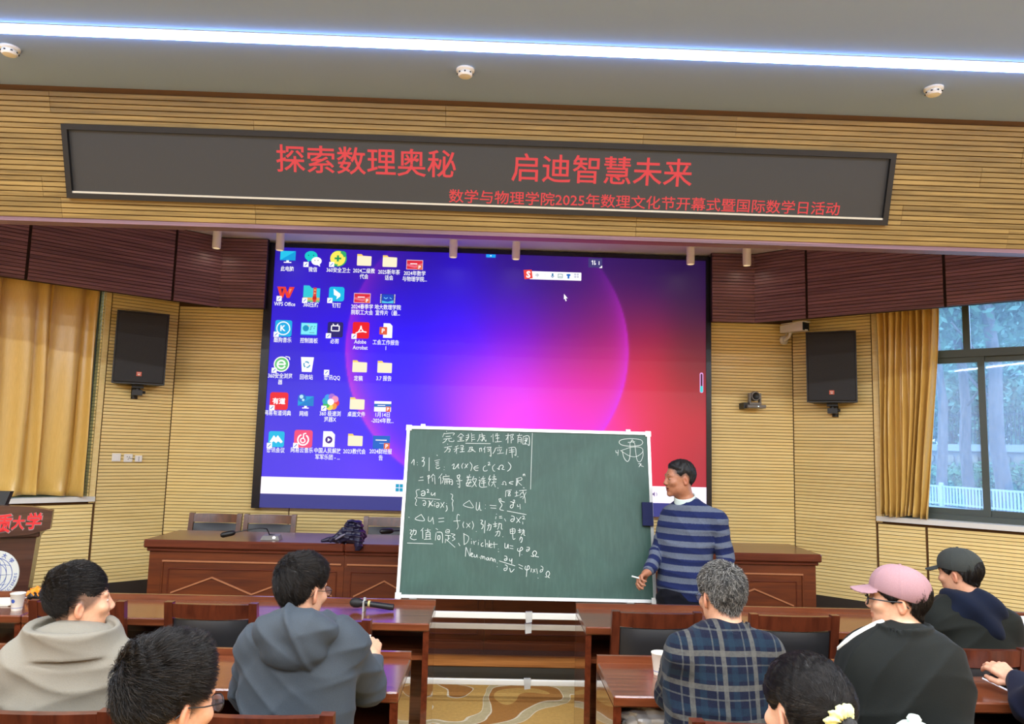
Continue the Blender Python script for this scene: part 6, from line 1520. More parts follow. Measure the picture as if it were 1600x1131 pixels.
def strands(name, parent, hs, hR, hc, st, n, length, flow, mat, rad=0.0004, seed=0, lift=0.003, body=None, droop=0.0, jit=0.15):
    """fine hairs growing over the hair shell; hs = (verts in head space), flow(Q)->direction"""
    R = np.random.RandomState(seed); idx = R.randint(0, len(hs), n); Q = hs[idx].astype(F32)+R.normal(size=(n, 3)).astype(F32)*0.002
    f = (lambda q: hair_sdf(q, st)) if body is None else body
    K = 7; pts = np.zeros((n, K, 3), F32); L = length*R.uniform(0.5, 1.15, n)
    e = 0.0015; sdir = R.normal(size=(n, 3))*jit
    for k in range(K):
        d0 = f(Q); G = np.stack([f(Q+A3(e, 0, 0))-d0, f(Q+A3(0, e, 0))-d0, f(Q+A3(0, 0, e))-d0], 1)/e
        G /= np.linalg.norm(G, axis=1, keepdims=True)+1e-6
        t = k/(K-1); want = -0.001+lift*t*R.uniform(0.3, 1.3, n) if k == 0 else -0.001+lift*t*wl
        if k == 0: wl = R.uniform(0.2, 1.4, n); want = np.full(n, -0.001)
        Q = Q+G*(want-d0)[:, None]; pts[:, k] = Q
        v = flow(Q)+sdir; v = v-G*(v*G).sum(1, keepdims=True); v /= np.linalg.norm(v, axis=1, keepdims=True)+1e-6
        Q = (Q+v*(L/(K-1))[:, None]).astype(F32)
    Wp = (pts.reshape(-1, 3)@np.asarray(hR, float).T)+np.asarray(hc)
    hcv = bpy.data.hair_curves.new(name); hcv.add_curves([K]*n)
    hcv.points.foreach_set('position', Wp.astype(F32).ravel())
    rd = (rad*np.array([1, 1, 0.95, 0.85, 0.7, 0.5, 0.2], F32))[None]*np.ones((n, 1), F32)
    hcv.points.foreach_set('radius', rd.ravel()); hcv.materials.append(mat)
    o = bpy.data.objects.new(name, hcv); COL.objects.link(o); o.parent = parent; o['kind'] = 'stuff'
    return o
def whorl(c, swirl=0.5, comb=(0, 0, 0)):
    c = np.asarray(c, float)
    def f(Q):
        r = Q-c; r /= np.linalg.norm(r, axis=1, keepdims=True)+1e-6
        tz = np.cross(np.array([0, 0, 1.0]), r)
        return r+tz*swirl+np.asarray(comb)
    return f

class Person:
    """root at the floor under the pelvis; joints are given in world space"""
    def __init__(s, name_label, root, head, hyaw, hpitch=0.0, group=None, hroll=0.0, hs=0.94):
        s.hs = hs if group else 1.0
        s.root = empty('person', (root[0], root[1], 0), 0, name_label, 'person', group)
        s.o = np.array([root[0], root[1], 0.0]); s.hc = np.asarray(head, float)-s.o
        s.hR = rotz(hyaw)@rotx(hpitch)@roty(hroll)
    def L(s, p): return np.asarray(p, float)-s.o
    def H(s, P): return ((P-s.hc.astype(F32))@s.hR.astype(F32)/F32(s.hs)).astype(F32)
    def fromH(s, q): return np.asarray(q, float)@s.hR.T*s.hs+s.hc
    def body(s, J, tone, hands=(), mouth=0.0, h=0.0045, stubble=0.5, st=None):
        """J: dict of local joints: neck, chest, pelvis, shl, ell_, wrl, shr, elr, wrr"""
        def f(P):
            d = head_sdf(s.H(P), mouth)*s.hs
            d = smin(d, cone(P, J['neck'], J['chest'], 0.058, 0.075), 0.03)
            d = smin(d, cone(P, J['chest'], J['pelvis'], 0.075, 0.09), 0.03)
            for a in ('l', 'r'):
                if 'sh'+a in J:
                    d = smin(d, cone(P, J['neck'], J['sh'+a], 0.045, 0.040), 0.03); d = smin(d, cone(P, J['sh'+a], J['el'+a], 0.040, 0.034), 0.02); d = smin(d, cone(P, J['el'+a], J['wr'+a], 0.034, 0.024), 0.02)
            for hk in hands: d = smin(d, hand_sdf(P, **hk), 0.012)
            return d
        pts = [s.hc]+[np.asarray(v) for v in J.values()]+[np.asarray(hk['wr'])+np.asarray(hk['d'])/np.linalg.norm(hk['d'])*0.1 for hk in hands]
        lo = np.min(pts, 0)-0.16; hi = np.max(pts, 0)+0.17
        pos, F = surf(f, lo, hi, h)
        q = s.H(pos.astype(F32)); base = np.array(tone[:3]); col = np.tile(base, (len(pos), 1))
        lips = (np.abs(q[:, 0]) < 0.025) & (q[:, 1] > 0.080) & (np.abs(q[:, 2]+0.0605+0.003*mouth) < 0.0095+0.003*mouth)
        col[lips] = base*[0.86, 0.64, 0.60]
        col[(np.abs(q[:, 0]) < 0.016) & (q[:, 1] > 0.078) & (q[:, 1] < 0.094) & (np.abs(q[:, 2]+0.0605+0.003*mouth) < 0.001+0.004*mouth)] = base*[0.25, 0.12, 0.12]
        ear = (np.abs(q[:, 0]) > 0.076) & (np.abs(q[:, 1]+0.01) < 0.035) & (np.abs(q[:, 2]) < 0.05); col[ear] = base*[1.0, 0.82, 0.78]
        if st is not None:
            g = hair_sdf(q, st); k = np.clip(1-(g-0.0)/0.007, 0, 1)*stubble*(q[:, 2] > -0.11)*(np.linalg.norm(q, axis=1) < 0.2)
            k = np.where((q[:, 1] > 0.06) & (q[:, 2] < 0.05), 0, k)
            col = col*(1-k[:, None])+np.array([0.03, 0.026, 0.024])*k[:, None]
        return tomesh('body', pos, F, M['skin'], s.root, {'tone': col})
    def hair(s, st, mat, n, length, flow, rad=0.0004, h=0.004, seed=0, lift=0.004, jit=0.15, droop=0.0):
        f = lambda P: hair_sdf(s.H(P), st)*s.hs
        def g(P): return np.maximum(f(P), -(skull(s.H(P))*s.hs+0.004))
        pos, F = surf(g, s.hc-0.17, s.hc+0.17, h)
        ho = tomesh('hair', pos, F, mat, s.root)
        q = s.H(pos.astype(F32)); fq = hair_sdf(q, st); out = q[(np.abs(fq) < 0.004) & (skull(q) > 0.0015)]
        if n and len(out): strands('hair_strands', ho, out, s.hR*s.hs, s.hc, st, n, length, flow, M['greystrand'] if mat is M['greyhair'] else M['strand'], rad, seed, lift, jit=jit)
        return ho
    def cloth(s, name, f, lo, hi, h, mat, attrs=None, parent=None, cut=None):
        pos, F = surf(f, lo, hi, h)
        at2 = attrs(pos.astype(F32)) if attrs else None
        return tomesh(name, pos, F, mat, parent or s.root, at2)
    def glasses(s, mat, round_=True, rimless=False, th=0.0016):
        ho = None; m = MB()
        for sx in (-1, 1):
            P = []
            for k in range(21):
                a = 2*pi*k/20; P.append(s.fromH((sx*(0.033+0.024*cos(a)), 0.108-0.006*abs(cos(a)), 0.0+0.019*sin(a)*(1 if round_ else 1)-0.002)))
            m.tube(P, th, 6)
            m.tube([s.fromH(q) for q in ((sx*0.056, 0.102, 0.006), (sx*0.073, 0.085, 0.006), (sx*0.082, 0.03, 0.004), (sx*0.082, -0.012, 0.006), (sx*0.076, -0.035, -0.016))], th*1.1, 6)
        m.tube([s.fromH(q) for q in ((-0.010, 0.108, 0.004), (0, 0.112, 0.007), (0.010, 0.108, 0.004))], th, 6)
        o = m.build('spectacle_frame', mat, s.root, smooth=True)
        for sx in (-1, 1):
            P = [s.fromH((sx*(0.033+0.0235*cos(2*pi*k/20)), 0.107-0.006*abs(cos(2*pi*k/20)), -0.002+0.0185*sin(2*pi*k/20))) for k in range(20)]
            MB().add(P, [tuple(range(20))]).build('lens', M['lens'], o)
    def eyes(s):
        for sx in (-1, 1):
            c = s.fromH((sx*0.031, 0.0748, 0.004)); ax = s.hR@np.array([0, 1, 0]); u = s.hR@np.array([1, 0, 0]); w = s.hR@np.array([0, 0, 1])
            m = MB(); n = 14; vs = []; fs = []
            for j in range(7):
                t = radians(6+j*14)
                for i in range(n): a = 2*pi*i/n; vs.append(c+ax*0.0115*cos(t)*1.0+(u*cos(a)*0.0125+w*sin(a)*0.0056)*sin(t))
            fs = [(j*n+i, j*n+(i+1) % n, (j+1)*n+(i+1) % n, (j+1)*n+i) for j in range(6) for i in range(n)]+[tuple(range(n))]
            o = m.add(vs, fs).build('eye', M['eyewhite'], s.root, smooth=True)
            m2 = MB(); vs = [c+ax*0.0120+(u*cos(2*pi*i/12)+w*sin(2*pi*i/12))*0.0045 for i in range(12)]; m2.add(vs, [tuple(range(12))]).build('iris', M['iris'], o)
            m3 = MB(); b = [s.fromH((sx*(0.012+0.036*t), 0.0875-0.020*t*t, 0.027+0.006*sin(pi*t*0.8))) for t in np.linspace(0, 1, 7)]
            m3.tube(b, [0.002, 0.003, 0.0034, 0.0032, 0.0028, 0.002, 0.001], 6).build('eyebrow', M['brow'], s.root, smooth=True)

def torso(P, J, hw, dep, belly=0.0, k=0.06):
    """chest-to-hip volume between the neck and the pelvis, joints in local space"""
    n, c, p = J['neck'], J['chest'], J['pelvis']; ax = np.asarray(J['shr'])-np.asarray(J['shl']); ax = np.array([ax[0], ax[1], 0]); ax /= np.linalg.norm(ax)
    up = np.asarray(n)-np.asarray(p); up /= np.linalg.norm(up); fw = np.cross(up, ax); ax = np.cross(fw, up); R_ = np.stack([ax, fw, up])
    mid = (np.asarray(c)*0.55+np.asarray(p)*0.45)
    d = ellr(P, np.asarray(c)+up*0.02, (hw*0.98, dep*1.02, 0.24), R_)
    d = smin(d, ellr(P, mid, (hw*0.90, dep*(1.0+belly), 0.24), R_), k)
    d = smin(d, ellr(P, np.asarray(p)+up*0.05, (hw*0.92, dep*(1.05+belly), 0.19), R_), k)
    for a in ('l', 'r'): d = smin(d, cone(P, np.asarray(n)-up*0.03, np.asarray(J['sh'+a])-up*0.005, 0.070, 0.068), 0.05)
    return d
def arm(P, J, a, r0=0.066, r1=0.052, r2=0.042, k=0.02, stop=1.0):
    sh, el, wr = [np.asarray(J[q+a], float) for q in ('sh', 'el', 'wr')]; wr = el+(wr-el)*stop
    return smin(cone(P, sh, el, r0, r1), cone(P, el, wr, r1, r2), k)
def legs(P, J, kz=0.50, fy=0.42, r=(0.088, 0.062, 0.052), spread=0.10):
    p = np.asarray(J['pelvis'], float); d = None
    for sx in (-1, 1):
        hp = p+[sx*0.085, 0, -0.02]; kn = np.array([p[0]+sx*spread, p[1]+fy, kz]); ft = np.array([p[0]+sx*spread, p[1]+fy-0.02, 0.10])
        e = smin(cone(P, hp, kn, r[0], r[1]), cone(P, kn, ft, r[1], r[2]), 0.03); d = e if d is None else np.minimum(d, e)
    return d
def shoes(s, J, fy=0.42, spread=0.10, rz=0.0):
    p = np.asarray(J['pelvis'])
    for sx in (-1, 1):
        x, y = p[0]+sx*spread, p[1]+fy
        f = lambda P: np.maximum(smin(ell(P, (x, y+0.07, 0.035), (0.046, 0.11, 0.045)), ell(P, (x, y-0.03, 0.055), (0.042, 0.06, 0.06)), 0.03), -(P[:, 2]-0.002))
        s.cloth('shoe', f, (x-0.1, y-0.15, -0.03), (x+0.1, y+0.25, 0.16), 0.010, M['black'])
# ------------------------------------------------------------------ people, one by one
def tone(r, g, b): return srgb(r, g, b)
ST_SHORT = dict(front=0.052, nape=-0.078, fy=0.078, ts=0.008, tt=0.024, fade=0.30, tf=0.010, side=0.012, lump=0.003)
def mid(a, b, t): return np.asarray(a)*(1-t)+np.asarray(b)*t
def onz(px, py, Z): return atZ(px, py, Z)
def px_at(px, py, Y): return at(px, py, Y)
def seated(s, neck, shl, shr, ell, elr, wrl, wrr, pel):
    J = {k: s.L(v) for k, v in dict(neck=neck, pelvis=pel, shl=shl, ell=ell, wrl=wrl, shr=shr, elr=elr, wrr=wrr).items()}
    J['chest'] = mid(J['neck'], J['pelvis'], 0.38)+np.array([0, 0.0, 0]); return J
def trousers(s, J, h=0.014, **k):
    f = lambda P: smin(legs(P, J, **k), ell(P, J['pelvis'], (0.17, 0.14, 0.12)), 0.04)
    p = np.asarray(J['pelvis']); s.cloth('trousers', f, p+[-0.28, -0.25, -0.60], p+[0.28, 0.62, 0.2], h, M['trouser']); shoes(s, J, **{q: v for q, v in k.items() if q in ('fy', 'spread')})
def at2(px, py, Y): return at(px, py, Y+0.13)
AUD = 'people seated in the audience'

# dark coat heaped on the stage desk
def f(P):
    d = ell(P, (0.03, 0.0, 0.060), (0.115, 0.085, 0.075)); d = smin(d, ell(P, (0.045, -0.01, 0.130), (0.075, 0.06, 0.050)), 0.02); d = smax(d, -ell(P, (0.035, -0.055, 0.150), (0.034, 0.035, 0.026)), 0.008)
    d = smin(d, cone(P, (-0.03, -0.04, 0.045), (-0.185, -0.05, 0.018), 0.040, 0.017), 0.012); d = smin(d, cone(P, (-0.02, -0.055, 0.09), (-0.115, -0.075, 0.025), 0.030, 0.022), 0.006)
    d = smin(d, cone(P, (0.09, -0.06, 0.06), (0.105, -0.095, -0.015), 0.042, 0.030), 0.012)
    d = d-folds(P, 91, 0.008, 2.4)
    return np.where(P[:, 1] > -0.068, np.maximum(d, 0.001-P[:, 2]), d)
pos_, F_ = surf(f, (-0.26, -0.17, -0.08), (0.20, 0.13, 0.22), 0.005); tomesh('coat_cloth', pos_, F_, M['navycoat'], hb)
MB().tube([(-0.075, -0.094, 0.035), (-0.04, -0.098, 0.058), (-0.005, -0.097, 0.078)], [0.006, 0.009, 0.005], 8).build('lining_edge', plain('grey_lining', srgb(120, 115, 135), 0.5), hb, smooth=True)

# --- the lecturer
hd = at(1061, 748, 5.05)
pel = at(1068, 928, 5.05); ne = at(1074, 787, 5.06)
s = Person('standing man in a blue and grey striped sweater holding chalk beside the chalkboard', (pel[0], pel[1]), hd, radians(101), radians(-3))
J = seated(s, ne, at(1121, 812, 4.96), at(1047, 812, 5.13), at(1134, 872, 4.95), at(1029, 862, 5.12), at(1120, 925, 4.86), at(1013, 893, 4.98), pel)
hv = s.L(at(996, 906, 4.93))-J['wrr']; hv2 = np.array([0.05, -0.1, -0.25])
tn = tone(168, 118, 90)
sth = dict(front=0.070, nape=-0.062, fy=0.040, ts=0.005, tt=0.011, fade=0.35, side=0.02, lump=0.001)
s.body(J, tn, [dict(wr=J['wrr'], d=hv, n=(0.3, -0.45, -0.7), side=1, curl=[0.55, 0.7, 0.8, 0.85], sc=0.98, thumb=0.45), dict(wr=J['wrl'], d=hv2, n=(-0.8, 0.2, 0), side=-1, curl=0.5, sc=0.98)], mouth=0.7, h=0.0035, stubble=0.75, st=sth)
s.eyes()
s.hair(sth, M['hair'], 2600, 0.022, whorl((0, -0.075, 0.105), 0.4), 0.0005, 0.004, 3, 0.003)
hem = J['pelvis'][2]-0.03
def f(P):
    d = torso(P, J, 0.196, 0.118, 0.08); d = smin(d, arm(P, J, 'r', 0.064, 0.055, 0.040, stop=0.90), 0.022); d = smin(d, arm(P, J, 'l', 0.064, 0.056, 0.042, stop=0.92), 0.022)
    d = smax(d, (hem-P[:, 2]).astype(F32), 0.01)
    n = np.asarray(J['neck']); d = smax(d, -ell(P, n+[-0.028, -0.02, 0.075], (0.070, 0.070, 0.070)), 0.006)
    return d-folds(P, 5, 0.0055)
z1_ = s.L(at(1075, 868, 4.95))[2]; base_ = z1_-0.0765*(round((z1_-hem)/0.0765-0.76)+0.76)
def runattr(P):
    dt = torso(P, J, 0.196, 0.118, 0.08); run = P[:, 2]-base_
    for a in ('l', 'r'):
        sh, el, wr = [np.asarray(J[q+a]) for q in ('sh', 'el', 'wr')]; da = arm(P, J, a, 0.064, 0.055, 0.040)
        L1 = np.linalg.norm(el-sh); t1 = (P-sh)@((el-sh)/L1); d1 = cone(P, sh, el, 0.06, 0.05); d2 = cone(P, el, wr, 0.05, 0.04); t2 = L1+(P-el)@((wr-el)/np.linalg.norm(wr-el))
        t = np.where(d1 < d2, t1, t2); m = (da < dt-0.008) & (t > 0.03); run = np.where(m, 0.0765*6+(sh[2]-base_)-t-0.0765*6, run)
        run = np.where(m & (run < 0.06), run+0.0765*4, run)
    return {'run': run}
pts = np.array([J[k] for k in J]); lo, hi = pts.min(0)-0.16, pts.max(0)+0.14
sw_ = s.cloth('striped_sweater', f, lo, hi, 0.0065, M['stripes'], runattr)
n_ = np.asarray(J['neck'])
def f(P):
    q = P-(n_+[-0.020, -0.012, 0.010]).astype(F32); r = np.sqrt((q[:, 0]/0.066)**2+(q[:, 1]/0.064)**2); zc = q[:, 2]+0.35*(-q[:, 0]*0.55-q[:, 1]*0.83)*1.0
    d = np.abs(r-1.0+0.25*(q[:, 2]-0.03))*0.062-0.0045; return smax(d, np.abs(zc-0.010)-0.033, 0.004)
s.cloth('shirt_collar', f, n_-0.12, n_+0.13, 0.0045, M['shirtwhite'])
w_ = np.asarray(J['wrr']); e_ = np.asarray(J['elr']); dd = (w_-e_)/np.linalg.norm(w_-e_)
s.cloth('shirt_cuff', lambda P: np.maximum(cone(P, w_-dd*0.05, w_-dd*0.002, 0.037, 0.036), np.maximum((P-w_)@dd+0.004, -((P-w_)@dd+0.055))), w_-0.12, w_+0.08, 0.005, M['shirtwhite'])
def f(P):
    p = np.asarray(J['pelvis'], float); d = ell(P, p+[0, 0, -0.02], (0.165, 0.125, 0.14))
    for sx in (-1, 1):
        hp = p+[sx*0.08, -sx*0.03, -0.05]; kn = np.array([p[0]+sx*0.095, p[1]-sx*0.05+0.0, 0.47]); ft = np.array([p[0]+sx*0.105, p[1]-sx*0.06, 0.05])
        d = smin(d, smin(cone(P, hp, kn, 0.092, 0.068), cone(P, kn, ft, 0.068, 0.055), 0.03), 0.02)
    return smax(d-folds(P, 8, 0.006), 0.035-P[:, 2], 0.01)
p_ = np.asarray(J['pelvis']); s.cloth('trousers', f, (p_[0]-0.3, p_[1]-0.3, -0.02), (p_[0]+0.3, p_[1]+0.3, p_[2]+0.16), 0.012, M['trouser'])
for sx in (-1, 1):
    x, y = p_[0]+sx*0.105, p_[1]-sx*0.06
    s.cloth('shoe', lambda P: np.maximum(smin(ell(P, (x-0.04, y-0.06, 0.035), (0.06, 0.10, 0.045)), ell(P, (x+0.01, y+0.01, 0.05), (0.045, 0.055, 0.055)), 0.03), 0.002-P[:, 2]), (x-0.15, y-0.2, -0.03), (x+0.12, y+0.12, 0.15), 0.009, M['black'])
# chalk stick in the fingers
ck = s.o+J['wrr']+hv/np.linalg.norm(hv)*0.105
ch = empty('chalk_stick', tuple(at(993, 902, 4.88)), 0, 'short stick of white chalk held in the lecturer\'s right hand', 'chalk')
MB().cyl((-0.024, 0.004, 0.006), (0.022, -0.004, -0.004), 0.0055, 0.005, 10).build('stick', M['chalk'], ch, smooth=True)

# --- man in the slate hooded jacket
hd = at2(473, 922, 2.68); pel = np.array([at2(462, 1090, 2.50)[0], 2.72, 0.56])
s = Person('man in a slate hooded jacket and glasses writing at the second row desk', (pel[0], pel[1]), hd, radians(-28), radians(-8), AUD)
ne = at2(468, 990, 2.60)
J = seated(s, ne, at2(404, 1008, 2.60), at2(536, 1006, 2.62), at2(392, 1080, 2.78), at2(573, 1072, 2.84), onz(430, 1050, 0.80), at2(583, 1033, 3.07), pel)
tn = tone(205, 160, 132)
sth = dict(ST_SHORT, nape=-0.066, tt=0.022, ts=0.009, fade=0.5, tf=0.010)
s.body(J, tn, [dict(wr=J['wrr'], d=(-0.10, 0.55, 0.55), n=(-0.6, 0.5, -0.5), side=1, curl=[0.6, 0.75, 0.85, 0.9], sc=0.95, thumb=0.45), dict(wr=J['wrl'], d=(0.6, 0.7, -0.05), n=(0, 0, -1), side=-1, curl=0.2, sc=0.95)], h=0.0045, stubble=0.5, st=sth)
s.hair(sth, M['hair'], 9000, 0.045, whorl((-0.012, -0.078, 0.085), 0.9, (0.0, 0.05, -0.15)), 0.0006, 0.004, 4, 0.010, jit=0.25)
s.glasses(M['black'], th=0.0012)
def jacket(s, J, hw, dep, seed, amp, r, mat, nm='jacket', h=0.008, extra=None, belly=0.0, hemz=0.50, cuff=0.93, attrs=None, k=0.022, fs=1.0):
    def f(P):
        d = torso(P, J, hw, dep, belly)
        for a in ('l', 'r'): d = smin(d, arm(P, J, a, r[0], r[1], r[2], stop=cuff), k)
        if extra: d = extra(P, d)
        d = smax(d, hemz-P[:, 2], 0.012)
        return d-folds(P, seed, amp, fs)
    s.shell = f; pts = np.array([J[q] for q in J]); lo, hi = pts.min(0)-0.20, pts.max(0)+0.19; lo[2] = hemz-0.03
    return s.cloth(nm, f, lo, hi, h, mat, attrs)
n_ = np.asarray(J['neck'])
def hood(P, d):
    g = ell(P, n_+[0.0, -0.085, 0.022], (0.150, 0.080, 0.085)); g = smin(g, ell(P, n_+[0.005, -0.105, -0.035], (0.110, 0.062, 0.060)), 0.03)
    g = smin(g, ell(P, n_+[0.0, 0.0, 0.045], (0.118, 0.095, 0.060)), 0.04)
    g = smax(g, -ell(P, n_+[0.012, 0.035, 0.11], (0.078, 0.088, 0.090)), 0.012)
    g = g-0.010*np.exp(-((P[:, 0]-n_[0]-0.03+0.5*(P[:, 2]-n_[2]))/0.012)**2)*(P[:, 1] < n_[1]-0.05)-0.006*np.sin((P[:, 0]-n_[0])*50+P[:, 2]*35)*np.exp(-((P[:, 2]-n_[2]-0.0)/0.06)**2)
    return smin(d, g, 0.006)
jk = jacket(s, J, 0.205, 0.135, 12, 0.010, (0.082, 0.074, 0.042), M['slate'], extra=hood, h=0.007, hemz=0.52, cuff=0.88)
trousers(s, J)
pn = empty('pen', tuple(s.o+J['wrr']+np.array([-0.035, 0.10, 0.035])), 0, 'white pen in the hooded man\'s right hand', 'pen')
MB().cyl((0.0, 0.012, -0.060), (0.004, -0.004, 0.045), 0.0038, 0.0042, 10).build('barrel', M['white'], pn, smooth=True); MB().cyl((-0.0006, 0.0145, -0.072), (0.0, 0.012, -0.060), 0.0008, 0.0036, 8).build('tip', M['alu'], pn)

# --- man in the pale grey jacket
hd = at2(127, 942, 2.60); pel = np.array([at2(95, 1090, 2.5)[0], 2.72, 0.56])
s = Person('man in a pale grey jacket with short faded hair looking right', (pel[0], pel[1]), hd, radians(-58), radians(4), AUD)
ne = at2(110, 1012, 2.54)
J = seated(s, ne, at2(25, 1050, 2.5), at2(172, 1040, 2.56), at2(0, 1128, 2.62), at2(180, 1120, 2.70), onz(60, 1060, 0.80), onz(175, 1060, 0.80), pel)
tn = tone(208, 160, 130)
sth = dict(front=0.045, nape=-0.018, fy=0.088, ts=0.004, tt=0.028, fade=0.22, tf=0.016, side=0.036, lump=0.004, seed=1)
s.body(J, tn, [dict(wr=J['wrl'], d=(0.5, 0.8, -0.05), n=(0, 0, -1), side=-1, curl=0.2, sc=0.98), dict(wr=J['wrr'], d=(-0.5, 0.8, -0.05), n=(0, 0, -1), side=1, curl=0.2, sc=0.98)], h=0.0045, stubble=0.75, st=dict(sth, nape=-0.085, side=-0.02))
s.eyes()
s.hair(sth, M['hair'], 9000, 0.05, whorl((-0.01, -0.085, 0.075), 0.6, (0, 0.5, 0.0)), 0.0006, 0.004, 5, 0.010, jit=0.22)
n1 = np.asarray(J['neck'])
def collar(P, d):
    q = P-(n1+[0.005, 0.0, 0.005]).astype(F32); r = np.sqrt((q[:, 0]/0.150)**2+((q[:, 1])/0.115)**2)
    g = np.abs(r-1+1.6*(q[:, 2]-0.02)+0.02*np.sin(q[:, 0]*22))*0.105-0.009; g = smax(g, np.abs(q[:, 2]-0.030-0.10*q[:, 1])-0.042, 0.006)
    return smin(d, g, 0.008)
jacket(s, J, 0.235, 0.140, 22, 0.010, (0.090, 0.080, 0.052), M['pale'], extra=collar, h=0.007, hemz=0.52, k=0.03, fs=0.8)
f = lambda P: smax(ell(P, n1+[0, 0.005, 0.008], (0.112, 0.088, 0.052)), -ell(P, n1+[0, 0.02, 0.07], (0.070, 0.075, 0.075)), 0.008)
s.cloth('inner_collar', f, n1-0.16, n1+0.16, 0.007, M['innernavy'])
trousers(s, J)

# --- nearest man at the left, only his head shows
hd = at(264, 1098, 1.65); pel = np.array([hd[0]-0.01, 1.52, 0.56])
s = Person('nearest man at bottom left, dark tousled hair and glasses', (pel[0], pel[1]), hd, radians(-33), radians(-10), AUD)
ne = hd+np.array([-0.01, -0.06, -0.19])
J = seated(s, ne, ne+[-0.18, 0.0, -0.05], ne+[0.18, 0.0, -0.05], ne+[-0.23, 0.14, -0.30], ne+[0.23, 0.12, -0.30], ne+[-0.12, 0.38, -0.36], ne+[0.12, 0.38, -0.36], pel)
sth = dict(front=0.048, nape=-0.045, fy=0.082, ts=0.008, tt=0.028, fade=0.28, tf=0.014, side=0.010, lump=0.004, seed=2)
s.body(J, tone(206, 158, 128), [dict(wr=J['wrl'], d=(0.5, 0.8, -0.05), n=(0, 0, -1), side=-1, curl=0.3, sc=0.98), dict(wr=J['wrr'], d=(-0.5, 0.8, -0.05), n=(0, 0, -1), side=1, curl=0.3, sc=0.98)], h=0.0042, stubble=0.8, st=dict(sth, nape=-0.09, side=-0.015))
s.hair(sth, M['hair'], 15000, 0.06, whorl((0.0, -0.082, 0.072), 0.9, (0, 0.25, 0.05)), 0.00055, 0.0035, 6, 0.014, jit=0.28)
s.glasses(M['black'], th=0.0014)
jacket(s, J, 0.20, 0.13, 32, 0.008, (0.072, 0.062, 0.045), M['darkcloth'], h=0.010, hemz=0.5)
trousers(s, J)

# --- grey haired man in the plaid shirt
hd = at2(1127, 932, 2.72); pel = np.array([at2(1130, 1090, 2.5)[0], 2.72, 0.56])
s = Person('grey haired man in a dark blue plaid shirt seen from behind', (pel[0], pel[1]), hd, radians(12), radians(-10), AUD)
ne = at2(1132, 996, 2.66)
J = seated(s, ne, at2(1072, 1020, 2.62), at2(1193, 1020, 2.62), at2(1053, 1082, 2.80), at2(1214, 1092, 2.78), onz(1080, 1060, 0.80), onz(1190, 1065, 0.80), pel)
sth = dict(front=0.055, nape=-0.072, fy=0.078, ts=0.006, tt=0.014, fade=0.5, tf=0.004, tb=0.002, side=0.005, lump=0.003)
s.body(J, tone(196, 150, 122), [dict(wr=J['wrl'], d=(0.5, 0.8, -0.05), n=(0, 0, -1), side=-1, curl=0.2, sc=0.98), dict(wr=J['wrr'], d=(-0.5, 0.8, -0.05), n=(0, 0, -1), side=1, curl=0.2, sc=0.98)], h=0.0045, stubble=0.5, st=sth)
s.hair(sth, M['greyhair'], 11000, 0.026, whorl((0.02, -0.07, 0.100), 0.35), 0.00055, 0.004, 7, 0.009, jit=0.35)
s.glasses(M['black'], th=0.0011)
n2 = np.asarray(J['neck'])
def shirtcol(P, d):
    q = P-(n2+[0.0, -0.004, 0.018]).astype(F32); r = np.sqrt((q[:, 0]/0.088)**2+(q[:, 1]/0.078)**2)
    g = np.abs(r-1+0.9*q[:, 2])*0.080-0.006; g = smax(g, np.abs(q[:, 2]-0.016)-0.030, 0.004); return smin(d, g, 0.004)
Jp = J
def plaidattr(P):
    run = P[:, 2].copy(); ac = P[:, 0].copy(); dt = torso(P, Jp, 0.205, 0.130, 0.0)
    for a in ('l', 'r'):
        sh, el, wr = [np.asarray(Jp[q+a]) for q in ('sh', 'el', 'wr')]; d1 = cone(P, sh, el, 0.07, 0.06); d2 = cone(P, el, wr, 0.06, 0.045)
        u = (el-sh)/np.linalg.norm(el-sh); L1 = np.linalg.norm(el-sh); w = (wr-el)/np.linalg.norm(wr-el); t = np.where(d1 < d2, (P-sh)@u, L1+(P-el)@w); m = np.minimum(d1, d2) < dt-0.006
        c1 = np.cross(u, [0, 0, 1.0]); c1 /= np.linalg.norm(c1); c2 = np.cross(w, [0, 0, 1.0]); c2 /= np.linalg.norm(c2)
        run = np.where(m, sh[2]-t, run); ac = np.where(m, sh[0]+np.where(d1 < d2, (P-sh)@np.cross(c1, u), (P-el)@np.cross(c2, w)), ac)
    return {'run': run-0.022, 'across': ac+0.03}
jacket(s, J, 0.208, 0.130, 42, 0.008, (0.078, 0.070, 0.050), M['plaid'], nm='plaid_shirt', extra=shirtcol, h=0.007, hemz=0.50, attrs=plaidattr)
trousers(s, J)

# --- woman with the ponytail
hd = at(1257, 1113, 1.75); pel = np.array([hd[0]+0.03, 1.58, 0.55])
s = Person('woman at the bottom edge with dark hair tied in a pale yellow scrunchie', (pel[0], pel[1]), hd, radians(17), radians(-8), AUD)
ne = hd+np.array([0.02, -0.05, -0.185])
J = seated(s, ne, ne+[-0.16, 0.0, -0.045], ne+[0.16, 0.0, -0.045], ne+[-0.20, 0.14, -0.28], ne+[0.20, 0.12, -0.28], ne+[-0.10, 0.34, -0.30], ne+[0.10, 0.34, -0.30], pel)
sth = dict(front=0.040, nape=-0.085, fy=0.080, ts=0.013, tt=0.018, fade=0.7, tf=0.002, tb=0.010, side=0.012, lump=0.001, seed=3)
s.body(J, tone(214, 170, 145), [dict(wr=J['wrl'], d=(0.5, 0.8, -0.05), n=(0, 0, -1), side=-1, curl=0.3, sc=0.88), dict(wr=J['wrr'], d=(-0.5, 0.8, -0.05), n=(0, 0, -1), side=1, curl=0.3, sc=0.88)], h=0.0042, stubble=0.4, st=sth)
tie = np.array([-0.022, -0.116, 0.028])
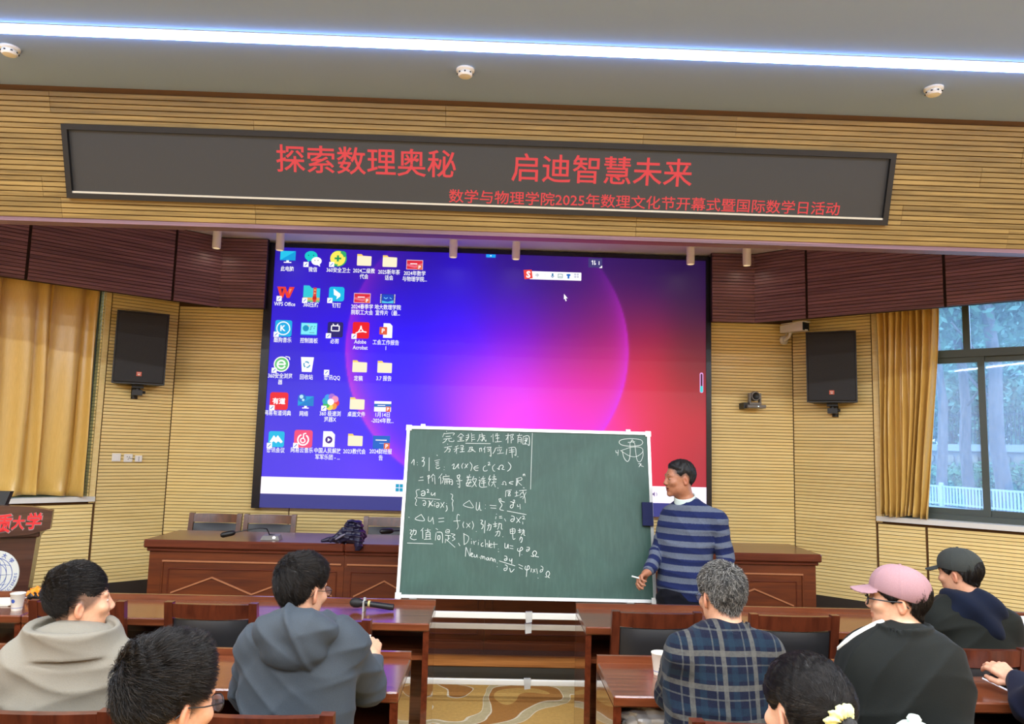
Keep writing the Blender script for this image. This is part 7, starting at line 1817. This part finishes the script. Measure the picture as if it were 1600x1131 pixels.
def tieflow(Q):
    v = tie-Q; return v/(np.linalg.norm(v, axis=1, keepdims=True)+1e-6)
ho = s.hair(sth, M['hair'], 15000, 0.085, tieflow, 0.00050, 0.0035, 8, 0.004, jit=0.07)
T0 = s.fromH(tie); B0 = s.fromH(tie+np.array([0.01, -0.035, -0.03])); B1 = s.fromH(tie+np.array([0.02, -0.05, -0.14])); B2 = s.fromH(tie+np.array([0.02, -0.03, -0.24]))
s.cloth('ponytail', lambda P: smin(smin(cone(P, T0, B0, 0.016, 0.020), cone(P, B0, B1, 0.020, 0.024), 0.01), cone(P, B1, B2, 0.024, 0.008), 0.01)-0.002*np.sin(P[:, 0]*600+P[:, 2]*40), np.minimum(T0, B2)-0.08, np.maximum(T0, B2)+0.08, 0.004, M['hair'], parent=ho)
ax_ = (B0-T0)/np.linalg.norm(B0-T0); C0 = T0*0.45+B0*0.55
def f(P):
    q = P-C0.astype(F32); t = q@ax_; r = np.sqrt(np.maximum((q*q).sum(1)-t*t, 0)); a_ = np.arctan2(q[:, 2], q[:, 0]); return np.sqrt((r-0.024)**2+t**2)-0.0125-0.003*np.sin(a_*9+t*150)-0.0015*np.sin(P[:, 0]*500)*np.sin(P[:, 2]*500)
s.cloth('scrunchie', f, C0-0.06, C0+0.06, 0.0035, M['fluffy'])
n3 = np.asarray(J['neck'])
def whood(P, d):
    g = ell(P, n3+[-0.01, -0.02, 0.125], (0.118, 0.120, 0.070)); g = smin(g, ell(P, n3+[0, -0.09, 0.0], (0.14, 0.07, 0.10)), 0.04); g = smax(g, -ell(P, n3+[-0.01, 0.03, 0.215], (0.098, 0.115, 0.100)), 0.01)
    return smin(d, g, 0.008)
jacket(s, J, 0.18, 0.12, 52, 0.007, (0.066, 0.058, 0.042), M['beige'], nm='hooded_top', extra=whood, h=0.009, hemz=0.5)
trousers(s, J)

# --- caps
def cap(s, mat, band0, slope, brim=True, size=1.0, tilt=0.0):
    def f(P):
        q = s.H(P)/size; bz = band0+slope*q[:, 1]
        o = ell(q, (0, -0.012, 0.040), (0.088, 0.109, 0.090)); o = smin(o, ell(q, (0, 0.02, 0.06), (0.075, 0.07, 0.068)), 0.02)
        o = o-0.0010*np.sin(q[:, 0]*60)*np.sin(q[:, 2]*50)-0.0012*np.exp(-((np.arctan2(q[:, 0], q[:, 1]+0.01) % (pi/3)-pi/6)/0.05)**2)
        d = np.maximum(o, bz-q[:, 2])
        hole = ell(q, (0, -0.118, band0-slope*0.1+0.020), (0.050, 0.055, 0.033)); d = smax(d, -np.maximum(hole, (bz+0.014)-q[:, 2]), 0.003)
        if brim:
            zb = band0+slope*0.09+0.006-3.6*q[:, 0]**2-0.22*(q[:, 1]-0.09)
            e = np.sqrt((q[:, 0]/0.076)**2+((q[:, 1]-0.085)/0.080)**2)-1
            b = np.maximum(np.maximum(np.abs(q[:, 2]-zb)-0.0028, e*0.07), 0.070-q[:, 1]); b = np.maximum(b, -(o+0.004)); d = smin(d, b, 0.003)
        return d*size
    c = s.cloth('cap', f, s.hc-0.21, s.hc+0.21, 0.0035, mat)
    top = s.fromH(np.array([0, -0.012, 0.131])*size); MB().lathe([(0.0, 0.005), (0.005, 0.004), (0.0075, 0.0), (0, -0.002)], tuple(top), 12).build('cap_button', mat, c, smooth=True, fix=True)
    return c
# --- man in the pink cap
hd = at2(1402, 937, 2.62); pel = np.array([at2(1425, 1090, 2.5)[0], 2.72, 0.56])
s = Person('man in a dusty pink baseball cap, glasses and black jacket', (pel[0], pel[1]), hd, radians(64), radians(0), AUD)
ne = at2(1412, 995, 2.58)
J = seated(s, ne, at2(1356, 1030, 2.62), at2(1464, 1035, 2.54), at2(1343, 1092, 2.84), at2(1478, 1115, 2.64), onz(1370, 1060, 0.80), onz(1440, 1064, 0.80), pel)
sth = dict(front=0.035, nape=-0.078, fy=0.078, ts=0.007, tt=0.003, fade=0.6, side=-0.004, lump=0.001, cap=(0.018, 0.26))
s.body(J, tone(214, 168, 140), [dict(wr=J['wrl'], d=(0.4, 0.8, -0.05), n=(0, 0, -1), side=-1, curl=0.2, sc=0.95), dict(wr=J['wrr'], d=(-0.5, 0.8, -0.05), n=(0, 0, -1), side=1, curl=0.2, sc=0.95)], h=0.0045, stubble=0.5, st=sth)
s.eyes(); s.hair(sth, M['hair'], 5000, 0.035, whorl((0.0, -0.03, 0.12), 0.1, (0, -0.2, -0.4)), 0.0005, 0.004, 9, 0.004)
s.glasses(M['black'], th=0.0022); cap(s, M['pinkcap'], 0.018, 0.26)
n4 = np.asarray(J['neck'])
def low_collar(P, d):
    q = P-(n4+[0.0, 0.0, 0.012]).astype(F32); r = np.sqrt((q[:, 0]/0.092)**2+(q[:, 1]/0.085)**2); g = np.abs(r-1+0.8*q[:, 2])*0.085-0.010; g = smax(g, np.abs(q[:, 2]-0.012)-0.026, 0.005); return smin(d, g, 0.006)
jk = jacket(s, J, 0.232, 0.150, 62, 0.010, (0.090, 0.078, 0.052), M['darkcloth'], extra=low_collar, h=0.0075, hemz=0.50, belly=0.05)
# white piping along the left shoulder and sleeve
def onshell(s, p, v):
    v = np.asarray(v, float); v /= np.linalg.norm(v); t = np.linspace(0, 0.2, 160); d = s.shell((np.asarray(p)+t[:, None]*v).astype(F32)); k = int(np.argmax(d > 0)); return np.asarray(p)+v*(t[k]-0.001)
for da in (0.0, 0.24):
    P_ = []
    for k in range(13):
        t = k/12*1.7
        c = mid(J['neck'], J['shl'], 0.25+t) if t < 0.75 else mid(J['shl'], J['ell'], (t-0.75)/0.95)
        a = min(1, max(0, (t-0.35)/0.6)); v = np.array([-0.45-0.65*a, 0.10+0.25*a-da*0.6, 0.9-0.45*a])
        P_.append(onshell(s, c, v))
    MB().tube(P_, 0.0065, 8).build('white_sleeve_stripe', M['white'], jk, smooth=True)
trousers(s, J)

# --- man in the grey cap
hd = at(1499, 896, 3.70); pel = np.array([at(1520, 1000, 3.6)[0], 3.60, 0.56])
s = Person('man in a grey cap and dark jacket with a navy hood in the front row', (pel[0], pel[1]), hd, radians(32), radians(-8), AUD)
ne = at(1508, 950, 3.66)
J = seated(s, ne, at(1470, 975, 3.62), at(1566, 978, 3.62), at(1462, 1030, 3.8), at(1582, 1030, 3.8), onz(1490, 995, 0.80), onz(1560, 997, 0.80), pel)
sth = dict(front=0.035, nape=-0.070, fy=0.078, ts=0.007, tt=0.003, fade=0.6, side=0.0, lump=0.001, cap=(0.022, 0.18))
s.body(J, tone(198, 150, 122), [dict(wr=J['wrl'], d=(0.4, 0.8, -0.05), n=(0, 0, -1), side=-1, curl=0.2, sc=0.95), dict(wr=J['wrr'], d=(-0.5, 0.8, -0.05), n=(0, 0, -1), side=1, curl=0.2, sc=0.95)], h=0.005, stubble=0.5, st=sth)
s.hair(sth, M['hair'], 3000, 0.03, whorl((0.0, -0.03, 0.12), 0.1, (0, -0.2, -0.4)), 0.0006, 0.0045, 10, 0.004)
cap(s, M['greycap'], 0.022, 0.18)
jacket(s, J, 0.235, 0.145, 72, 0.010, (0.092, 0.080, 0.052), M['olive'], h=0.009, hemz=0.50)
n5 = np.asarray(J['neck'])
def f(P):
    g = ell(P, n5+[0.01, -0.075, 0.0], (0.135, 0.075, 0.090)); g = smin(g, ell(P, n5+[0.03, -0.120, -0.075], (0.075, 0.045, 0.065)), 0.03); g = smin(g, ell(P, n5+[0, 0.0, 0.04], (0.118, 0.095, 0.062)), 0.04)
    g = smax(g, -ell(P, n5+[0.0, 0.03, 0.11], (0.080, 0.088, 0.090)), 0.012); return g-0.007*np.sin((P[:, 0]-n5[0])*45+P[:, 2]*40)
s.cloth('navy_hood', f, n5-0.22, n5+0.2, 0.007, M['navy'])
trousers(s, J)

# --- person past the right edge, forearm and phone in view
hx = at2(1712, 960, 2.72)
pel = np.array([hx[0], 2.66, 0.56])
s = Person('person mostly past the right edge, dark navy sleeve and hand showing', (pel[0], pel[1]), np.array([hx[0], 2.81, 1.20]), radians(10), radians(-8), AUD)
ne = np.array([hx[0], 2.75, 1.01])
hw_ = at2(1590, 1066, 2.98)
J = seated(s, ne, ne+[-0.17, 0.0, -0.05], ne+[0.17, 0.0, -0.05], at2(1612, 1105, 2.80), ne+[0.22, 0.2, -0.26], hw_, ne+[0.10, 0.45, -0.22], pel)
sth = dict(ST_SHORT)
s.body(J, tone(206, 158, 130), [dict(wr=J['wrl'], d=(-0.30, 0.55, 0.35), n=(0.2, 0.55, -0.6), side=-1, curl=[0.5, 0.55, 0.6, 0.65], sc=0.98, thumb=0.3), dict(wr=J['wrr'], d=(-0.5, 0.8, -0.05), n=(0, 0, -1), side=1, curl=0.2, sc=0.95)], h=0.0048, stubble=0.5, st=sth)
s.hair(sth, M['hair'], 3000, 0.04, whorl((0, -0.08, 0.08), 0.6), 0.0005, 0.0045, 11, 0.005)
jacket(s, J, 0.21, 0.135, 82, 0.009, (0.080, 0.070, 0.050), M['innernavy'], h=0.010, hemz=0.5, cuff=0.97)
trousers(s, J)
pb = at2(1570, 1062, 3.02)
ph = empty('smartphone', (pb[0], pb[1], pb[2]-0.02), radians(20), 'white edged phone held in the hand at the right edge', 'phone')
ob = MB().bbox(-0.036, 0.036, -0.075, 0.075, 0.0, 0.009, 0.003).build('phone_shell', M['phone'], ph); MB().box(-0.033, 0.033, -0.071, 0.071, 0.0092, 0.0096).build('phone_screen', M['black'], ph)
for c_ in ph.children: c_.rotation_euler = (radians(10), radians(-14), 0)
